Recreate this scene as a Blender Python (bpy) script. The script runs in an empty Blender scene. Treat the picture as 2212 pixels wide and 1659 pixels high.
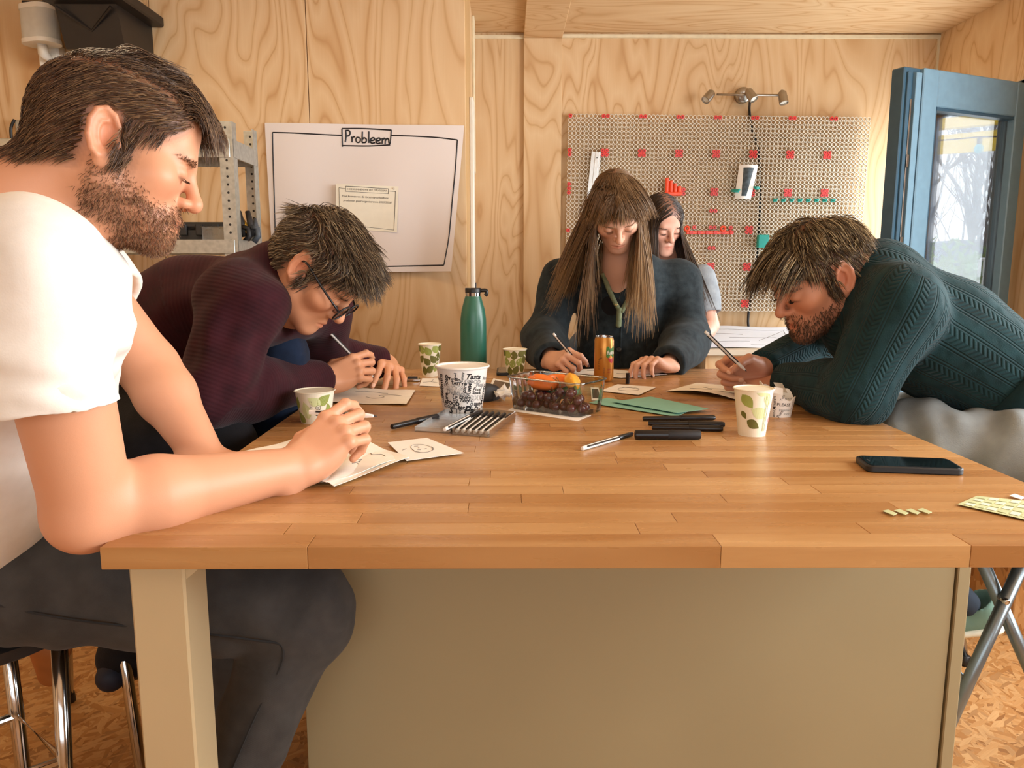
import bpy, math, random
import numpy as np
from mathutils import Matrix, Vector
random.seed(7); rng = np.random.default_rng(7)
scene = bpy.context.scene
COL = scene.collection
# ------------------------------------------------------------------ camera
FPX, IW, IH = 1660.0, 2212.0, 1659.0
PITCH, YAW = math.radians(8.8), math.radians(0.38)
CAMZ = 1.25
cam_d = bpy.data.cameras.new('camera'); cam = bpy.data.objects.new('camera', cam_d); COL.objects.link(cam)
cam.location = (0, 0, CAMZ); cam.rotation_euler = (math.pi/2-PITCH, 0, -YAW)
cam_d.sensor_width = 36.0; cam_d.lens = 36.0*FPX/IW; cam_d.clip_start = 0.02; cam_d.clip_end = 200
scene.camera = cam
# ------------------------------------------------------------------ world: bright overcast sky
SKY = 1.7
world = bpy.data.worlds.new('overcast_sky'); scene.world = world; world.use_nodes = True
_bg = world.node_tree.nodes['Background']
_bg.inputs[0].default_value = (0.93, 0.97, 1.0, 1); _bg.inputs[1].default_value = SKY
# ------------------------------------------------------------------ room dimensions and lights
XL, XR, Y1, Y2, YB, ZC = -2.12, 2.22, 3.25, 4.15, -2.2, 2.42
XC = -0.166                                         # end of the nearer wall
DOOR_Y0, DOOR_Y1, DOOR_H = 3.43, 4.14, 2.04         # door opening in the right wall
WIN_R = (-0.3, 2.5, 0.85, 2.15)                     # added, unseen window in the right wall (y0,y1,z0,z1)
WIN_B = (-1.6, 1.8, 0.95, 2.2)                      # added, unseen window in the wall behind the camera (x0,x1,z0,z1)
def area(name, loc, rot, sx, sy, power, col, portal=False):
    d = bpy.data.lights.new(name, 'AREA'); d.shape = 'RECTANGLE'; d.size = sx; d.size_y = sy; d.energy = power; d.color = col
    o = bpy.data.objects.new(name, d); COL.objects.link(o); o.location = loc; o.rotation_euler = rot
    if portal: d.cycles.is_portal = True
    return o
area('door_daylight', (XR+0.06, (DOOR_Y0+DOOR_Y1)/2, 1.05), (0, math.pi/2, 0), 2.0, 0.66, 16, (0.86, 0.94, 1.0))
area('added_side_window_light', (XR+0.10, (WIN_R[0]+WIN_R[1])/2, (WIN_R[2]+WIN_R[3])/2), (0, math.pi/2, 0), WIN_R[3]-WIN_R[2], WIN_R[1]-WIN_R[0], 62, (0.93, 0.97, 1.0))  # area lamp in the added side window, brightens the room from the right
area('added_rear_window_light', ((WIN_B[0]+WIN_B[1])/2, YB-0.10, (WIN_B[2]+WIN_B[3])/2), (math.pi/2, 0, 0), WIN_B[1]-WIN_B[0], WIN_B[3]-WIN_B[2], 1.5, (1.0, 0.97, 0.92))  # weak area lamp in the added rear window
area('added_ceiling_glow', (-1.1, 1.9, ZC-.05), (0, 0, 0), .5, .5, 6.5, (1.0, .76, .48))  # added lamp out of view, warms the left wall
scene.view_settings.view_transform = 'Standard'; scene.view_settings.look = 'None'
scene.view_settings.gamma = 1.0; scene.view_settings.use_curve_mapping = False
scene.view_settings.exposure = 0.80
scene.cycles.use_denoising = True
try:
    scene.cycles.max_bounces = 6; scene.cycles.diffuse_bounces = 3; scene.cycles.glossy_bounces = 3; scene.cycles.transparent_max_bounces = 12; scene.cycles.adaptive_threshold = 0.1; scene.cycles.sample_clamp_indirect = 6.0
    scene.cycles.caustics_reflective = False; scene.cycles.caustics_refractive = False
except Exception: pass

# ------------------------------------------------------------------ geometry of the picture -> places in the room
_C = np.array([0, 0, CAMZ])
_fw = np.array([math.sin(YAW)*math.cos(PITCH), math.cos(YAW)*math.cos(PITCH), -math.sin(PITCH)])
_rt = np.array([math.cos(YAW), -math.sin(YAW), 0.0]); _up = np.cross(_rt, _fw)
def ray(x, y): return _fw+_rt*(x-IW/2)/FPX-_up*(y-IH/2)/FPX
def onz(x, y, z): r = ray(x, y); return _C+r*(z-CAMZ)/r[2]
def ony(x, y, Y): r = ray(x, y); return _C+r*Y/r[1]
def onx(x, y, X): r = ray(x, y); return _C+r*X/r[0]
TZ = 0.913                                           # table top height
def tab(x, y, dz=0.0): return onz(x, y, TZ+dz)

# ------------------------------------------------------------------ materials
def srgb(h):
    h = h.lstrip('#'); c = [int(h[i:i+2], 16)/255 for i in (0, 2, 4)]
    return tuple(((v+.055)/1.055)**2.4 if v > .04045 else v/12.92 for v in c)
class NT:
    def __init__(s, name):
        s.m = bpy.data.materials.new(name); s.m.use_nodes = True; s.t = s.m.node_tree
        s.b = s.t.nodes['Principled BSDF']; s.out = s.t.nodes['Material Output']
    def n(s, ty, **kw):
        nd = s.t.nodes.new(ty)
        for k, v in kw.items():
            if k.startswith('i_'):
                key = k[2:]; key = int(key) if key.isdigit() else key.replace('_', ' ')
                sock = nd.inputs[key]
                if hasattr(v, 'is_output') or isinstance(v, bpy.types.NodeSocket): s.t.links.new(v, sock)
                else: sock.default_value = v
            else: setattr(nd, k, v)
        return nd
    def l(s, a, b): s.t.links.new(a, b)
    def coord(s, kind='Object', scale=(1, 1, 1), rot=(0, 0, 0), loc=(0, 0, 0)):
        tc = s.n('ShaderNodeTexCoord'); mp = s.n('ShaderNodeMapping')
        if any(rot): mp.vector_type = 'TEXTURE'; scale = tuple(1/v for v in scale)
        mp.inputs['Scale'].default_value = scale; mp.inputs['Rotation'].default_value = rot; mp.inputs['Location'].default_value = loc
        s.l(tc.outputs[kind], mp.inputs['Vector']); return mp.outputs[0]
    def noise(s, vec, scale, detail=3, rough=.55, dist=0):
        nd = s.n('ShaderNodeTexNoise'); nd.inputs['Scale'].default_value = scale; nd.inputs['Detail'].default_value = detail
        nd.inputs['Roughness'].default_value = rough; nd.inputs['Distortion'].default_value = dist
        if vec is not None: s.l(vec, nd.inputs['Vector'])
        return nd.outputs['Fac']
    def ramp(s, fac, stops, interp='LINEAR'):
        nd = s.n('ShaderNodeValToRGB'); cr = nd.color_ramp; cr.interpolation = interp
        while len(cr.elements) < len(stops): cr.elements.new(.5)
        for e, (p, c) in zip(cr.elements, stops): e.position = p; e.color = (*c[:3], 1)
        s.l(fac, nd.inputs[0]); return nd.outputs[0]
    def math(s, op, a, b=None, c=None, clamp=False):
        nd = s.n('ShaderNodeMath', operation=op, use_clamp=clamp)
        for i, v in enumerate((a, b, c)):
            if v is None: continue
            if isinstance(v, (int, float)): nd.inputs[i].default_value = v
            else: s.l(v, nd.inputs[i])
        return nd.outputs[0]
    def mix(s, fac, a, b, mode='MIX'):
        nd = s.n('ShaderNodeMix', data_type='RGBA', blend_type=mode)
        for k, v in ((0, fac), (6, a), (7, b)):
            if isinstance(v, (int, float)): nd.inputs[k].default_value = v
            elif isinstance(v, tuple): nd.inputs[k].default_value = (*v[:3], 1)
            else: s.l(v, nd.inputs[k])
        return nd.outputs[2]
    def bump(s, h, strength=.3, dist=.002):
        nd = s.n('ShaderNodeBump'); nd.inputs['Strength'].default_value = strength; nd.inputs['Distance'].default_value = dist
        s.l(h, nd.inputs['Height']); s.l(nd.outputs[0], s.b.inputs['Normal']); return nd
    def set(s, **kw):
        for k, v in kw.items():
            key = {'col': 'Base Color', 'rough': 'Roughness', 'metal': 'Metallic', 'spec': 'Specular IOR Level', 'trans': 'Transmission Weight', 'ior': 'IOR', 'alpha': 'Alpha', 'coat': 'Coat Weight', 'sss': 'Subsurface Weight', 'sheen': 'Sheen Weight'}[k]
            if isinstance(v, tuple): s.b.inputs[key].default_value = (*v[:3], 1)
            elif isinstance(v, (int, float)): s.b.inputs[key].default_value = v
            else: s.l(v, s.b.inputs[key])
        return s
MATS = {}
def pm(name, col, rough=.5, metal=0.0, var=.08, scale=30, bump=0, bscale=200, **kw):
    if name in MATS: return MATS[name]
    if isinstance(col, str): col = srgb(col)
    t = NT(name); v = t.coord()
    f = t.noise(v, scale, 1)
    lo = tuple(c*(1-var) for c in col); hi = tuple(min(1, c*(1+var)) for c in col)
    t.set(col=t.ramp(f, [(.3, lo), (.7, hi)]), rough=rough, metal=metal, **kw)
    if bump: t.bump(t.noise(v, bscale, 2), bump, .001)
    MATS[name] = t.m; return t.m
def plywood(name, base='#dab588', dark='#c59867', light='#e4c59b', vert=True, seed=0.0, axis='x', contour=9, stretch=.22):
    """rotary-cut veneer: contour lines of a stretched noise, in vertical (or horizontal) bands"""
    t = NT(name); geo = t.n('ShaderNodeNewGeometry')
    sep = t.n('ShaderNodeSeparateXYZ'); t.l(geo.outputs['Position'], sep.inputs[0])
    u = sep.outputs['X'] if axis == 'x' else sep.outputs['Y']; w = sep.outputs['Z'] if axis != 'c' else sep.outputs['Y']
    if axis == 'c': u = sep.outputs['X']
    if not vert: u, w = w, u
    cb = t.n('ShaderNodeCombineXYZ'); t.l(t.math('MULTIPLY', u, 1.0), cb.inputs[0]); t.l(t.math('MULTIPLY', w, stretch), cb.inputs[1]); cb.inputs[2].default_value = seed
    n1 = t.noise(cb.outputs[0], 3.0, 2, .5, .6)
    band = t.math('MULTIPLY', n1, contour); fr = t.math('PINGPONG', band, .5)
    fr2 = t.math('MULTIPLY', fr, 2.0)
    cf = t.n('ShaderNodeCombineXYZ'); t.l(t.math('MULTIPLY', u, 1.0), cf.inputs[0]); t.l(t.math('MULTIPLY', w, .035), cf.inputs[1]); cf.inputs[2].default_value = seed
    fine = t.noise(cf.outputs[0], 170, 1, .6)
    blot = t.noise(cb.outputs[0], 1.3, 1, .5, 0)
    c1 = t.ramp(fr2, [(0, srgb(dark)), (.16, srgb(base)), (.62, srgb(light)), (.93, srgb(base)), (1, srgb(dark))])
    c2 = t.mix(t.math('MULTIPLY', fine, .30), c1, srgb(dark))
    # gentle veneer-to-veneer tone change
    vor = t.n('ShaderNodeTexVoronoi', voronoi_dimensions='1D', feature='F1'); vor.inputs['Scale'].default_value = 2.6
    t.l(t.math('ADD', u, seed), vor.inputs['W'])
    sv = t.n('ShaderNodeSeparateColor'); t.l(vor.outputs['Color'], sv.inputs[0])
    c3 = t.mix(t.math('MULTIPLY', sv.outputs[0], .22), c2, srgb(light))
    c4 = t.mix(t.math('MULTIPLY', t.math('SUBTRACT', blot, .45, clamp=True), .9), c3, srgb(dark))
    t.set(col=c4, rough=.55, spec=.35)
    MATS[name] = t.m; return t.m
def glass(name, tint=(1, 1, 1), rough=0.0, gloss=.06):
    """thin clear sheet: mostly transparent with a Fresnel reflection"""
    t = NT(name); tr = t.n('ShaderNodeBsdfTransparent'); tr.inputs[0].default_value = (*tint, 1)
    gl = t.n('ShaderNodeBsdfGlossy'); gl.inputs['Roughness'].default_value = rough+.02
    fr = t.n('ShaderNodeFresnel'); fr.inputs[0].default_value = 1.45
    f2 = t.math('ADD', t.math('MULTIPLY', fr.outputs[0], .8), gloss, clamp=True)
    mx = t.n('ShaderNodeMixShader'); t.l(f2, mx.inputs[0]); t.l(tr.outputs[0], mx.inputs[1]); t.l(gl.outputs[0], mx.inputs[2])
    t.l(mx.outputs[0], t.out.inputs['Surface']); t.t.nodes.remove(t.b); MATS[name] = t.m; return t.m

# ------------------------------------------------------------------ object helpers
def props(o, label=None, cat=None, group=None, kind=None):
    if label: o['label'] = label
    if cat: o['category'] = cat
    if group: o['group'] = group
    if kind: o['kind'] = kind
    return o
MW = {}
def frame(loc, fwd=None, up=(0, 0, 1), rz=0.0):
    """matrix whose +Y axis is fwd and whose +Z is as close to up as possible"""
    loc = Vector([float(v) for v in loc])
    if fwd is None: return Matrix.Translation(loc) @ Matrix.Rotation(rz, 4, 'Z')
    y = Vector([float(v) for v in fwd]).normalized(); z = Vector([float(v) for v in up]); x = y.cross(z).normalized(); z = x.cross(y)
    M = Matrix((x, y, z)).transposed().to_4x4(); M.translation = loc; return M
def thing(name, label, cat, M=None, group=None, kind=None):
    M = M if M is not None else Matrix.Identity(4)
    o = bpy.data.objects.new(name, None); COL.objects.link(o); o.matrix_basis = M; o.empty_display_size = .05
    MW[o.name] = M.copy(); return props(o, label, cat, group, kind)
def mk(name, V, Fc, mat=None, parent=None, smooth=False, attrs=None, world=True, M=None, label=None, cat=None, group=None, kind=None, mats=None, midx=None):
    """one mesh object. world=True: V are world coordinates. M: own frame of a top-level mesh"""
    V = np.asarray(V, dtype=np.float64).reshape(-1, 3)
    if parent is not None:
        if world: V = V@np.array(MW[parent.name].inverted())[:3, :3].T+np.array(MW[parent.name].inverted())[:3, 3]
    elif M is not None:
        if world: V = V@np.array(M.inverted())[:3, :3].T+np.array(M.inverted())[:3, 3]
    else:
        lo, hi = V.min(0), V.max(0); o0 = np.array([(lo[0]+hi[0])/2, (lo[1]+hi[1])/2, lo[2]]); V = V-o0; M = Matrix.Translation(Vector(o0.tolist()))
    me = bpy.data.meshes.new(name)
    if isinstance(Fc, np.ndarray):
        n, k = Fc.shape; me.vertices.add(len(V)); me.vertices.foreach_set('co', V.astype(np.float32).ravel())
        me.loops.add(n*k); me.loops.foreach_set('vertex_index', Fc.astype(np.int32).ravel())
        me.polygons.add(n); me.polygons.foreach_set('loop_start', np.arange(0, n*k, k, dtype=np.int32)); me.update(calc_edges=True); me.validate()
    else:
        me.from_pydata(V.tolist(), [], Fc); me.update()
    if smooth: me.polygons.foreach_set('use_smooth', np.ones(len(me.polygons), dtype=bool))
    for ml in (mats or [mat]): me.materials.append(ml)
    if midx is not None: me.polygons.foreach_set('material_index', np.asarray(midx, dtype=np.int32))
    for an, av in (attrs or {}).items():
        av = np.asarray(av, dtype=np.float32)
        if av.ndim == 1: a = me.attributes.new(an, 'FLOAT', 'POINT'); a.data.foreach_set('value', av)
        elif av.shape[1] == 3: a = me.attributes.new(an, 'FLOAT_VECTOR', 'POINT'); a.data.foreach_set('vector', av.ravel())
    o = bpy.data.objects.new(name, me); COL.objects.link(o)
    if parent is not None: o.parent = parent
    else: o.matrix_basis = M
    MW[o.name] = (MW[parent.name] if parent is not None else M).copy()
    return props(o, label, cat, group, kind)
class MB:
    """collects shapes into one mesh"""
    def __init__(s): s.v = []; s.f = []; s.m = []; s.n = 0; s.cur = 0
    def add(s, V, Fc):
        V = np.asarray(V, float).reshape(-1, 3); s.v.append(V); s.f += [tuple(int(i)+s.n for i in f) for f in Fc]; s.m += [s.cur]*len(Fc); s.n += len(V); return s
    def box(s, lo, hi, M=None, bev=0.0):
        lo, hi = np.array(lo, float), np.array(hi, float)
        if bev <= 0:
            V = np.array([[x, y, z] for z in (lo[2], hi[2]) for y in (lo[1], hi[1]) for x in (lo[0], hi[0])])
            Fc = [(0, 2, 3, 1), (4, 5, 7, 6), (0, 1, 5, 4), (2, 6, 7, 3), (0, 4, 6, 2), (1, 3, 7, 5)]
        else:
            V = []; idx = {}
            for sx in (0, 1):
                for sy in (0, 1):
                    for sz in (0, 1):
                        c = np.where([sx, sy, sz], hi, lo); d = np.where([sx, sy, sz], -bev, bev)
                        for a in range(3):
                            p = c+d; p[a] = c[a]; idx[(sx, sy, sz, a)] = len(V); V.append(p)
            Fc = []
            for a in range(3):
                b, c = (a+1) % 3, (a+2) % 3
                for sgn in (0, 1):
                    q = []
                    for (i, j) in ((0, 0), (1, 0), (1, 1), (0, 1)):
                        k = [0, 0, 0]; k[a] = sgn; k[b] = i; k[c] = j; q.append(idx[(*k, a)])
                    Fc.append(tuple(q if sgn else q[::-1]))
                for i in (0, 1):
                    for j in (0, 1):  # edge along axis a between faces b and c
                        k0 = [0, 0, 0]; k0[b] = i; k0[c] = j; k1 = list(k0); k1[a] = 1
                        q = [idx[(*k0, b)], idx[(*k1, b)], idx[(*k1, c)], idx[(*k0, c)]]
                        Fc.append(tuple(q if (i ^ j) else q[::-1]))
            for sx in (0, 1):
                for sy in (0, 1):
                    for sz in (0, 1):
                        q = [idx[(sx, sy, sz, a)] for a in range(3)]
                        Fc.append(tuple(q if (sx+sy+sz) % 2 else q[::-1]))
            V = np.array(V)
        if M is not None: V = V@np.array(M)[:3, :3].T+np.array(M)[:3, 3]
        return s.add(V, Fc)
    def tube(s, P, r, seg=10, caps=True):
        P = np.asarray(P, float); n = len(P); r = np.broadcast_to(np.asarray(r, float), (n,))
        T = np.gradient(P, axis=0); T /= np.linalg.norm(T, axis=1)[:, None]+1e-12
        ref = np.array([0, 0, 1.0]) if abs(T[0][2]) < .9 else np.array([1.0, 0, 0])
        u = np.cross(T[0], ref); u /= np.linalg.norm(u); V = []
        for i in range(n):
            u = u-T[i]*(u@T[i]); u /= np.linalg.norm(u)+1e-12; w = np.cross(T[i], u)
            a = np.arange(seg)*2*math.pi/seg; V.append(P[i]+r[i]*(np.cos(a)[:, None]*u+np.sin(a)[:, None]*w))
        Fc = [(i*seg+j, i*seg+(j+1) % seg, (i+1)*seg+(j+1) % seg, (i+1)*seg+j) for i in range(n-1) for j in range(seg)]
        if caps: Fc += [tuple(range(seg))[::-1], tuple(range((n-1)*seg, n*seg))]
        return s.add(np.concatenate(V), Fc)
    def lathe(s, prof, seg=32, M=None, close=True):
        prof = np.asarray(prof, float); a = np.arange(seg)*2*math.pi/seg
        V = np.concatenate([np.stack([r*np.cos(a), r*np.sin(a), np.full(seg, z)], 1) for r, z in prof]); n = len(prof)
        Fc = [(i*seg+j, i*seg+(j+1) % seg, (i+1)*seg+(j+1) % seg, (i+1)*seg+j) for i in range(n-1) for j in range(seg)]
        if close: Fc += [tuple(range(seg))[::-1], tuple(range((n-1)*seg, n*seg))]
        if M is not None: V = V@np.array(M)[:3, :3].T+np.array(M)[:3, 3]
        return s.add(V, Fc)
    def poly(s, pts, th, M=None):
        """extruded outline in local XY, from z=0 to z=th"""
        pts = np.asarray(pts, float); n = len(pts)
        ar = sum(pts[i][0]*pts[(i+1) % n][1]-pts[(i+1) % n][0]*pts[i][1] for i in range(n))
        if ar < 0: pts = pts[::-1]
        V = np.concatenate([np.c_[pts, np.zeros(n)], np.c_[pts, np.full(n, th)]])
        Fc = [tuple(range(n))[::-1], tuple(range(n, 2*n))]+[(i, (i+1) % n, n+(i+1) % n, n+i) for i in range(n)]
        if M is not None: V = V@np.array(M)[:3, :3].T+np.array(M)[:3, 3]
        return s.add(V, Fc)
    def go(s, name, mat=None, parent=None, smooth=False, world=True, **kw):
        if kw.get('mats'): kw['midx'] = s.m
        return mk(name, np.concatenate(s.v), s.f, mat, parent, smooth, world=world, **kw)
def smooth_by_angle(o, deg=35):
    me = o.data; me.polygons.foreach_set('use_smooth', np.ones(len(me.polygons), dtype=bool))
    try: me.set_sharp_from_angle(angle=math.radians(deg))
    except Exception: pass
    return o
def rrect(w, h, r, seg=5, cx=0, cy=0):
    P = []
    for (sx, sy, a0) in ((1, 1, 0), (-1, 1, 90), (-1, -1, 180), (1, -1, 270)):
        for k in range(seg+1):
            a = math.radians(a0+90*k/seg); P.append((cx+sx*(w/2-r)+r*math.cos(a), cy+sy*(h/2-r)+r*math.sin(a)))
    return P
def bez(P, n=16):
    """Catmull-Rom through points"""
    P = np.asarray(P, float); Q = np.vstack([2*P[0]-P[1], P, 2*P[-1]-P[-2]]); out = []
    for i in range(1, len(Q)-2):
        for t in np.linspace(0, 1, n, endpoint=False):
            a, b, c, d = Q[i-1], Q[i], Q[i+1], Q[i+2]
            out.append(.5*((2*b)+(c-a)*t+(2*a-5*b+4*c-d)*t*t+(3*b-a-3*c+d)*t**3))
    out.append(P[-1]); return np.array(out)
def text_mesh(txt, size, shear=0.0, bold=0.0, res=2):
    cu = bpy.data.curves.new('lettering', 'FONT'); cu.body = txt; cu.size = size; cu.shear = shear; cu.offset = bold; cu.resolution_u = res
    cu.align_x = 'CENTER'; cu.align_y = 'CENTER'
    o = bpy.data.objects.new('lettering', cu); COL.objects.link(o); dg = bpy.context.evaluated_depsgraph_get()
    me = o.evaluated_get(dg).to_mesh(); V = np.array([v.co[:] for v in me.vertices]).reshape(-1, 3); Fc = [tuple(p.vertices) for p in me.polygons]
    o.evaluated_get(dg).to_mesh_clear(); bpy.data.objects.remove(o); bpy.data.curves.remove(cu); return V, Fc
# ================================================================== the setting
PLY = plywood('plywood_wall', seed=1.3)
PLY2 = plywood('plywood_back_wall', seed=4.1)
PLYY = plywood('plywood_side_wall', seed=7.7, axis='y')
PLYC = plywood('plywood_ceiling', seed=2.9, axis='c', vert=False, stretch=.3)
PLYB = plywood('plywood_post', seed=5.6, contour=6)
EDGE = None
def ply_edge():
    t = NT('plywood_edge'); geo = t.n('ShaderNodeNewGeometry'); sep = t.n('ShaderNodeSeparateXYZ'); t.l(geo.outputs['Position'], sep.inputs[0])
    w = t.math('PINGPONG', t.math('MULTIPLY', sep.outputs['Y'], 24.0), .5)
    n = t.noise(t.coord(scale=(1, 1, .1)), 40, 2)
    c = t.ramp(w, [(.0, srgb('#8a6236')), (.22, srgb('#d8ae75')), (.4, srgb('#e0bb88'))])
    t.set(col=t.mix(t.math('MULTIPLY', n, .4), c, srgb('#a87d4b')), rough=.7); return t.m
EDGE = ply_edge()
def osb():
    t = NT('osb_board'); cols = []; hs = []
    layers = [(17, 1.1), (63, 3.7), (112, 5.2), (150, 8.8), (88, 2.2), (35, 9.9)]
    prev = None; ph = None
    for i, (ang, sd) in enumerate(layers):
        v = t.coord('Object', scale=(15, 62, 20), rot=(0, 0, math.radians(ang)), loc=(sd, sd*.7, 0))
        vo = t.n('ShaderNodeTexVoronoi', feature='F1'); vo.inputs['Scale'].default_value = 1.0; vo.inputs['Randomness'].default_value = 1; t.l(v, vo.inputs['Vector'])
        sp = t.n('ShaderNodeSeparateColor'); t.l(vo.outputs['Color'], sp.inputs[0])
        gr = t.noise(t.coord('Object', scale=(14, 260, 1), rot=(0, 0, math.radians(ang))), 1.0, 2)
        c = t.ramp(sp.outputs[0], [(0, srgb('#a8713a')), (.35, srgb('#c8935a')), (.7, srgb('#d9ab74')), (1, srgb('#8c5a2c'))])
        c = t.mix(t.math('MULTIPLY', gr, .45), c, srgb('#9a6835'))
        h = sp.outputs[1]
        if prev is None: prev, ph = c, h
        else:
            m = t.math('GREATER_THAN', sp.outputs[2], .62); prev = t.mix(m, prev, c)
            mm = t.n('ShaderNodeMix', data_type='FLOAT'); t.l(m, mm.inputs[0]); t.l(ph, mm.inputs[2]); t.l(h, mm.inputs[3]); ph = mm.outputs[0]
    t.set(col=prev, rough=.45, spec=.4); t.bump(ph, .35, .002); MATS['osb'] = t.m; return t.m
OSB = osb()
def S(name, lo, hi, mat, parent=None, bev=0.0, kind='structure', **kw):
    b = MB().box(lo, hi, bev=bev); return b.go(name, mat, parent, kind=None if parent is not None else kind, **kw)
T = .12
S('floor', (XL-T, YB-T, -.06), (XR+T, Y2+T, 0), OSB)
S('ceiling', (XL-T, YB-T, ZC), (XR+T, Y2+T, ZC+.1), PLYC)
S('wall_left', (XL-T, YB, 0), (XL, Y1, ZC), PLYY)
S('wall_back', (XC-.05, Y2, 0), (XR+.045, Y2+T, ZC), PLY2)
# nearer part of the far wall, with its layered end
wn = thing('wall_front', None, None, frame((XL, Y1, 0)), kind='structure')
MB().box((XL, Y1+.02, 0), (XC-.004, Y2, ZC)).go('core', PLY, wn)
# four plywood sheets side by side on its face
xs = [XL, -1.42, -.80, XC]
for i in range(3): MB().box((xs[i]+.0015, Y1, 0), (xs[i+1]-.0015, Y1+.02, ZC), bev=.001).go('panel', PLY, wn)
MB().box((XC-.004, Y1+.02, 0), (XC, Y1+.40, ZC)).go('panel_edge', EDGE, wn)
MB().box((XC-.004, Y1+.40, 0), (XC+.001, Y2, ZC)).go('panel_edge', PLYY, wn)
WHITE = pm('white_paint', '#e9e2d4', .5, var=.03)
CREAMSTRIP = pm('cream_strip', '#e8d9b8', .6, var=.05)
S('trim_1', (XC, Y1+.30, .30), (XC+.018, Y1+.42, 1.985), WHITE, bev=.003)
S('trim_2', (XC+.001, Y1+.62, 1.70), (XC+.012, Y1+.70, ZC), CREAMSTRIP, bev=.002)
# post board on the back wall and its continuation along the ceiling
S('trim_3', (.087, Y2-.028, 0), (.283, Y2, ZC-.03), PLYB, bev=.002)
S('trim_4', (.087, 0.2, ZC-.03), (.283, Y2, ZC), PLYC, bev=.002)
S('trim_5', (XC, Y2-.012, ZC-.030), (.087, Y2, ZC-.012), CREAMSTRIP)
S('trim_6', (.283, Y2-.012, ZC-.024), (XR, Y2, ZC-.008), CREAMSTRIP)
S('trim_7', (XR-.010, Y2-.010, 2.05), (XR, Y2, ZC-.024), CREAMSTRIP)
# right wall with door opening and added, unseen window, rear wall with another added window
t_ = thing('added_ceiling_lamp', 'added unseen square warm lamp panel above the left of the room', 'lamp', frame((-1.1, 1.9, ZC-.04)))  # housing for the added, unseen warm lamp
MB().box((-1.37, 1.63, ZC-.04), (-.83, 2.17, ZC), bev=.004).go('housing', WHITE, t_)
TR = .045
wr = thing('wall_right', None, None, frame((XR, 0, 0)), kind='structure')
for lo, hi in (((XR, YB, 0), (XR+T, WIN_R[0], ZC)), ((XR, WIN_R[0], 0), (XR+T, WIN_R[1], WIN_R[2])), ((XR, WIN_R[0], WIN_R[3]), (XR+T, WIN_R[1], ZC)),
               ((XR, WIN_R[1], 0), (XR+T, DOOR_Y0, ZC)), ((XR, DOOR_Y0, DOOR_H), (XR+TR, DOOR_Y1, ZC)), ((XR, DOOR_Y1, 0), (XR+TR, Y2, ZC))):
    MB().box(lo, hi).go('panel', PLYY, wr)
wb = thing('wall_rear', None, None, frame((0, YB, 0)), kind='structure')
for lo, hi in (((XL, YB-T, 0), (WIN_B[0], YB, ZC)), ((WIN_B[1], YB-T, 0), (XR, YB, ZC)), ((WIN_B[0], YB-T, 0), (WIN_B[1], YB, WIN_B[2])), ((WIN_B[0], YB-T, WIN_B[3]), (WIN_B[1], YB, ZC))):
    MB().box(lo, hi).go('panel', PLY, wb)
# ---- glazed door, open into the room
BLUE = pm('blue_grey_frame', '#7598ad', .38, var=.04, metal=.0)
BLUED = pm('dark_blue_frame', '#39596d', .4, var=.05)
STEEL = pm('brushed_steel', '#a9a298', .3, metal=1.0, var=.06)
CHROME = pm('chrome', '#c9c9c9', .12, metal=1.0, var=.02)
GALV = pm('galvanised_steel', '#b9bcb6', .38, metal=.85, var=.12, scale=60)
PANE = glass('window_glass', (.97, .985, 1.0), 0, .03)
dA = np.array([1.546, 3.116]); dirv = np.array([.913, .408]); DW = (XR-.005-dA[0])/dirv[0]; DH = 2.0
Md = frame((dA[0], dA[1], .012), (-dirv[1], dirv[0], 0))         # local +X along the leaf, +Y away from camera
dr = thing('door_1', None, None, Md, kind='structure')
lip = .090
MB().box((0, .006, 0), (lip, .066, DH), bev=.004).go('edge_profile', BLUED, dr, world=False)
for x0, x1, y0 in ((.012, .030, -.004), (.050, .082, -.010)):
    MB().box((x0, y0, .01), (x1, .01, DH-.02), bev=.002).go('gasket_profile', BLUE if x0 > .04 else BLUED, dr, world=False)
MB().box((.036, -.002, .5), (.044, .008, DH-.12), bev=.001).go('lock_rail', STEEL, dr, world=False)
for z in (.95, 1.30, 1.62): MB().box((.034, -.006, z), (.047, .004, z+.05), bev=.001).go('lock_bolt', STEEL, dr, world=False)
sw = .085
MB().box((lip, -.012, 0), (lip+sw, .066, DH), bev=.004).go('stile', BLUE, dr, world=False)
MB().box((DW-.07, -.012, 0), (DW, .066, DH), bev=.004).go('stile', BLUE, dr, world=False)
MB().box((lip+sw, -.012, DH-.14), (DW-.07, .066, DH), bev=.004).go('rail', BLUE, dr, world=False)
MB().box((lip+sw, -.012, 0), (DW-.07, .066, .16), bev=.004).go('rail', BLUE, dr, world=False)
MB().box((lip+sw, .02, .16), (DW-.07, .028, DH-.14)).go('pane', PANE, dr, world=False)
for lo, hi in (((lip+sw, -.004, .16), (lip+sw+.012, .03, DH-.14)), ((lip+sw, -.004, DH-.152), (DW-.07, .03, DH-.14))): MB().box(lo, hi).go('glazing_bead', BLUED, dr, world=False)
# frame of the opening
df = thing('trim_8', None, None, frame((XR, DOOR_Y0, 0)), kind='structure')
for lo, hi in (((XR+.01, DOOR_Y0, 0), (XR+.045, DOOR_Y0+.045, DOOR_H)), ((XR+.01, DOOR_Y1-.012, 0), (XR+.04, DOOR_Y1, DOOR_H)), ((XR+.01, DOOR_Y0, DOOR_H-.04), (XR+.045, DOOR_Y1, DOOR_H))):
    MB().box(lo, hi, bev=.003).go('frame_profile', BLUED, df)

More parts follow.
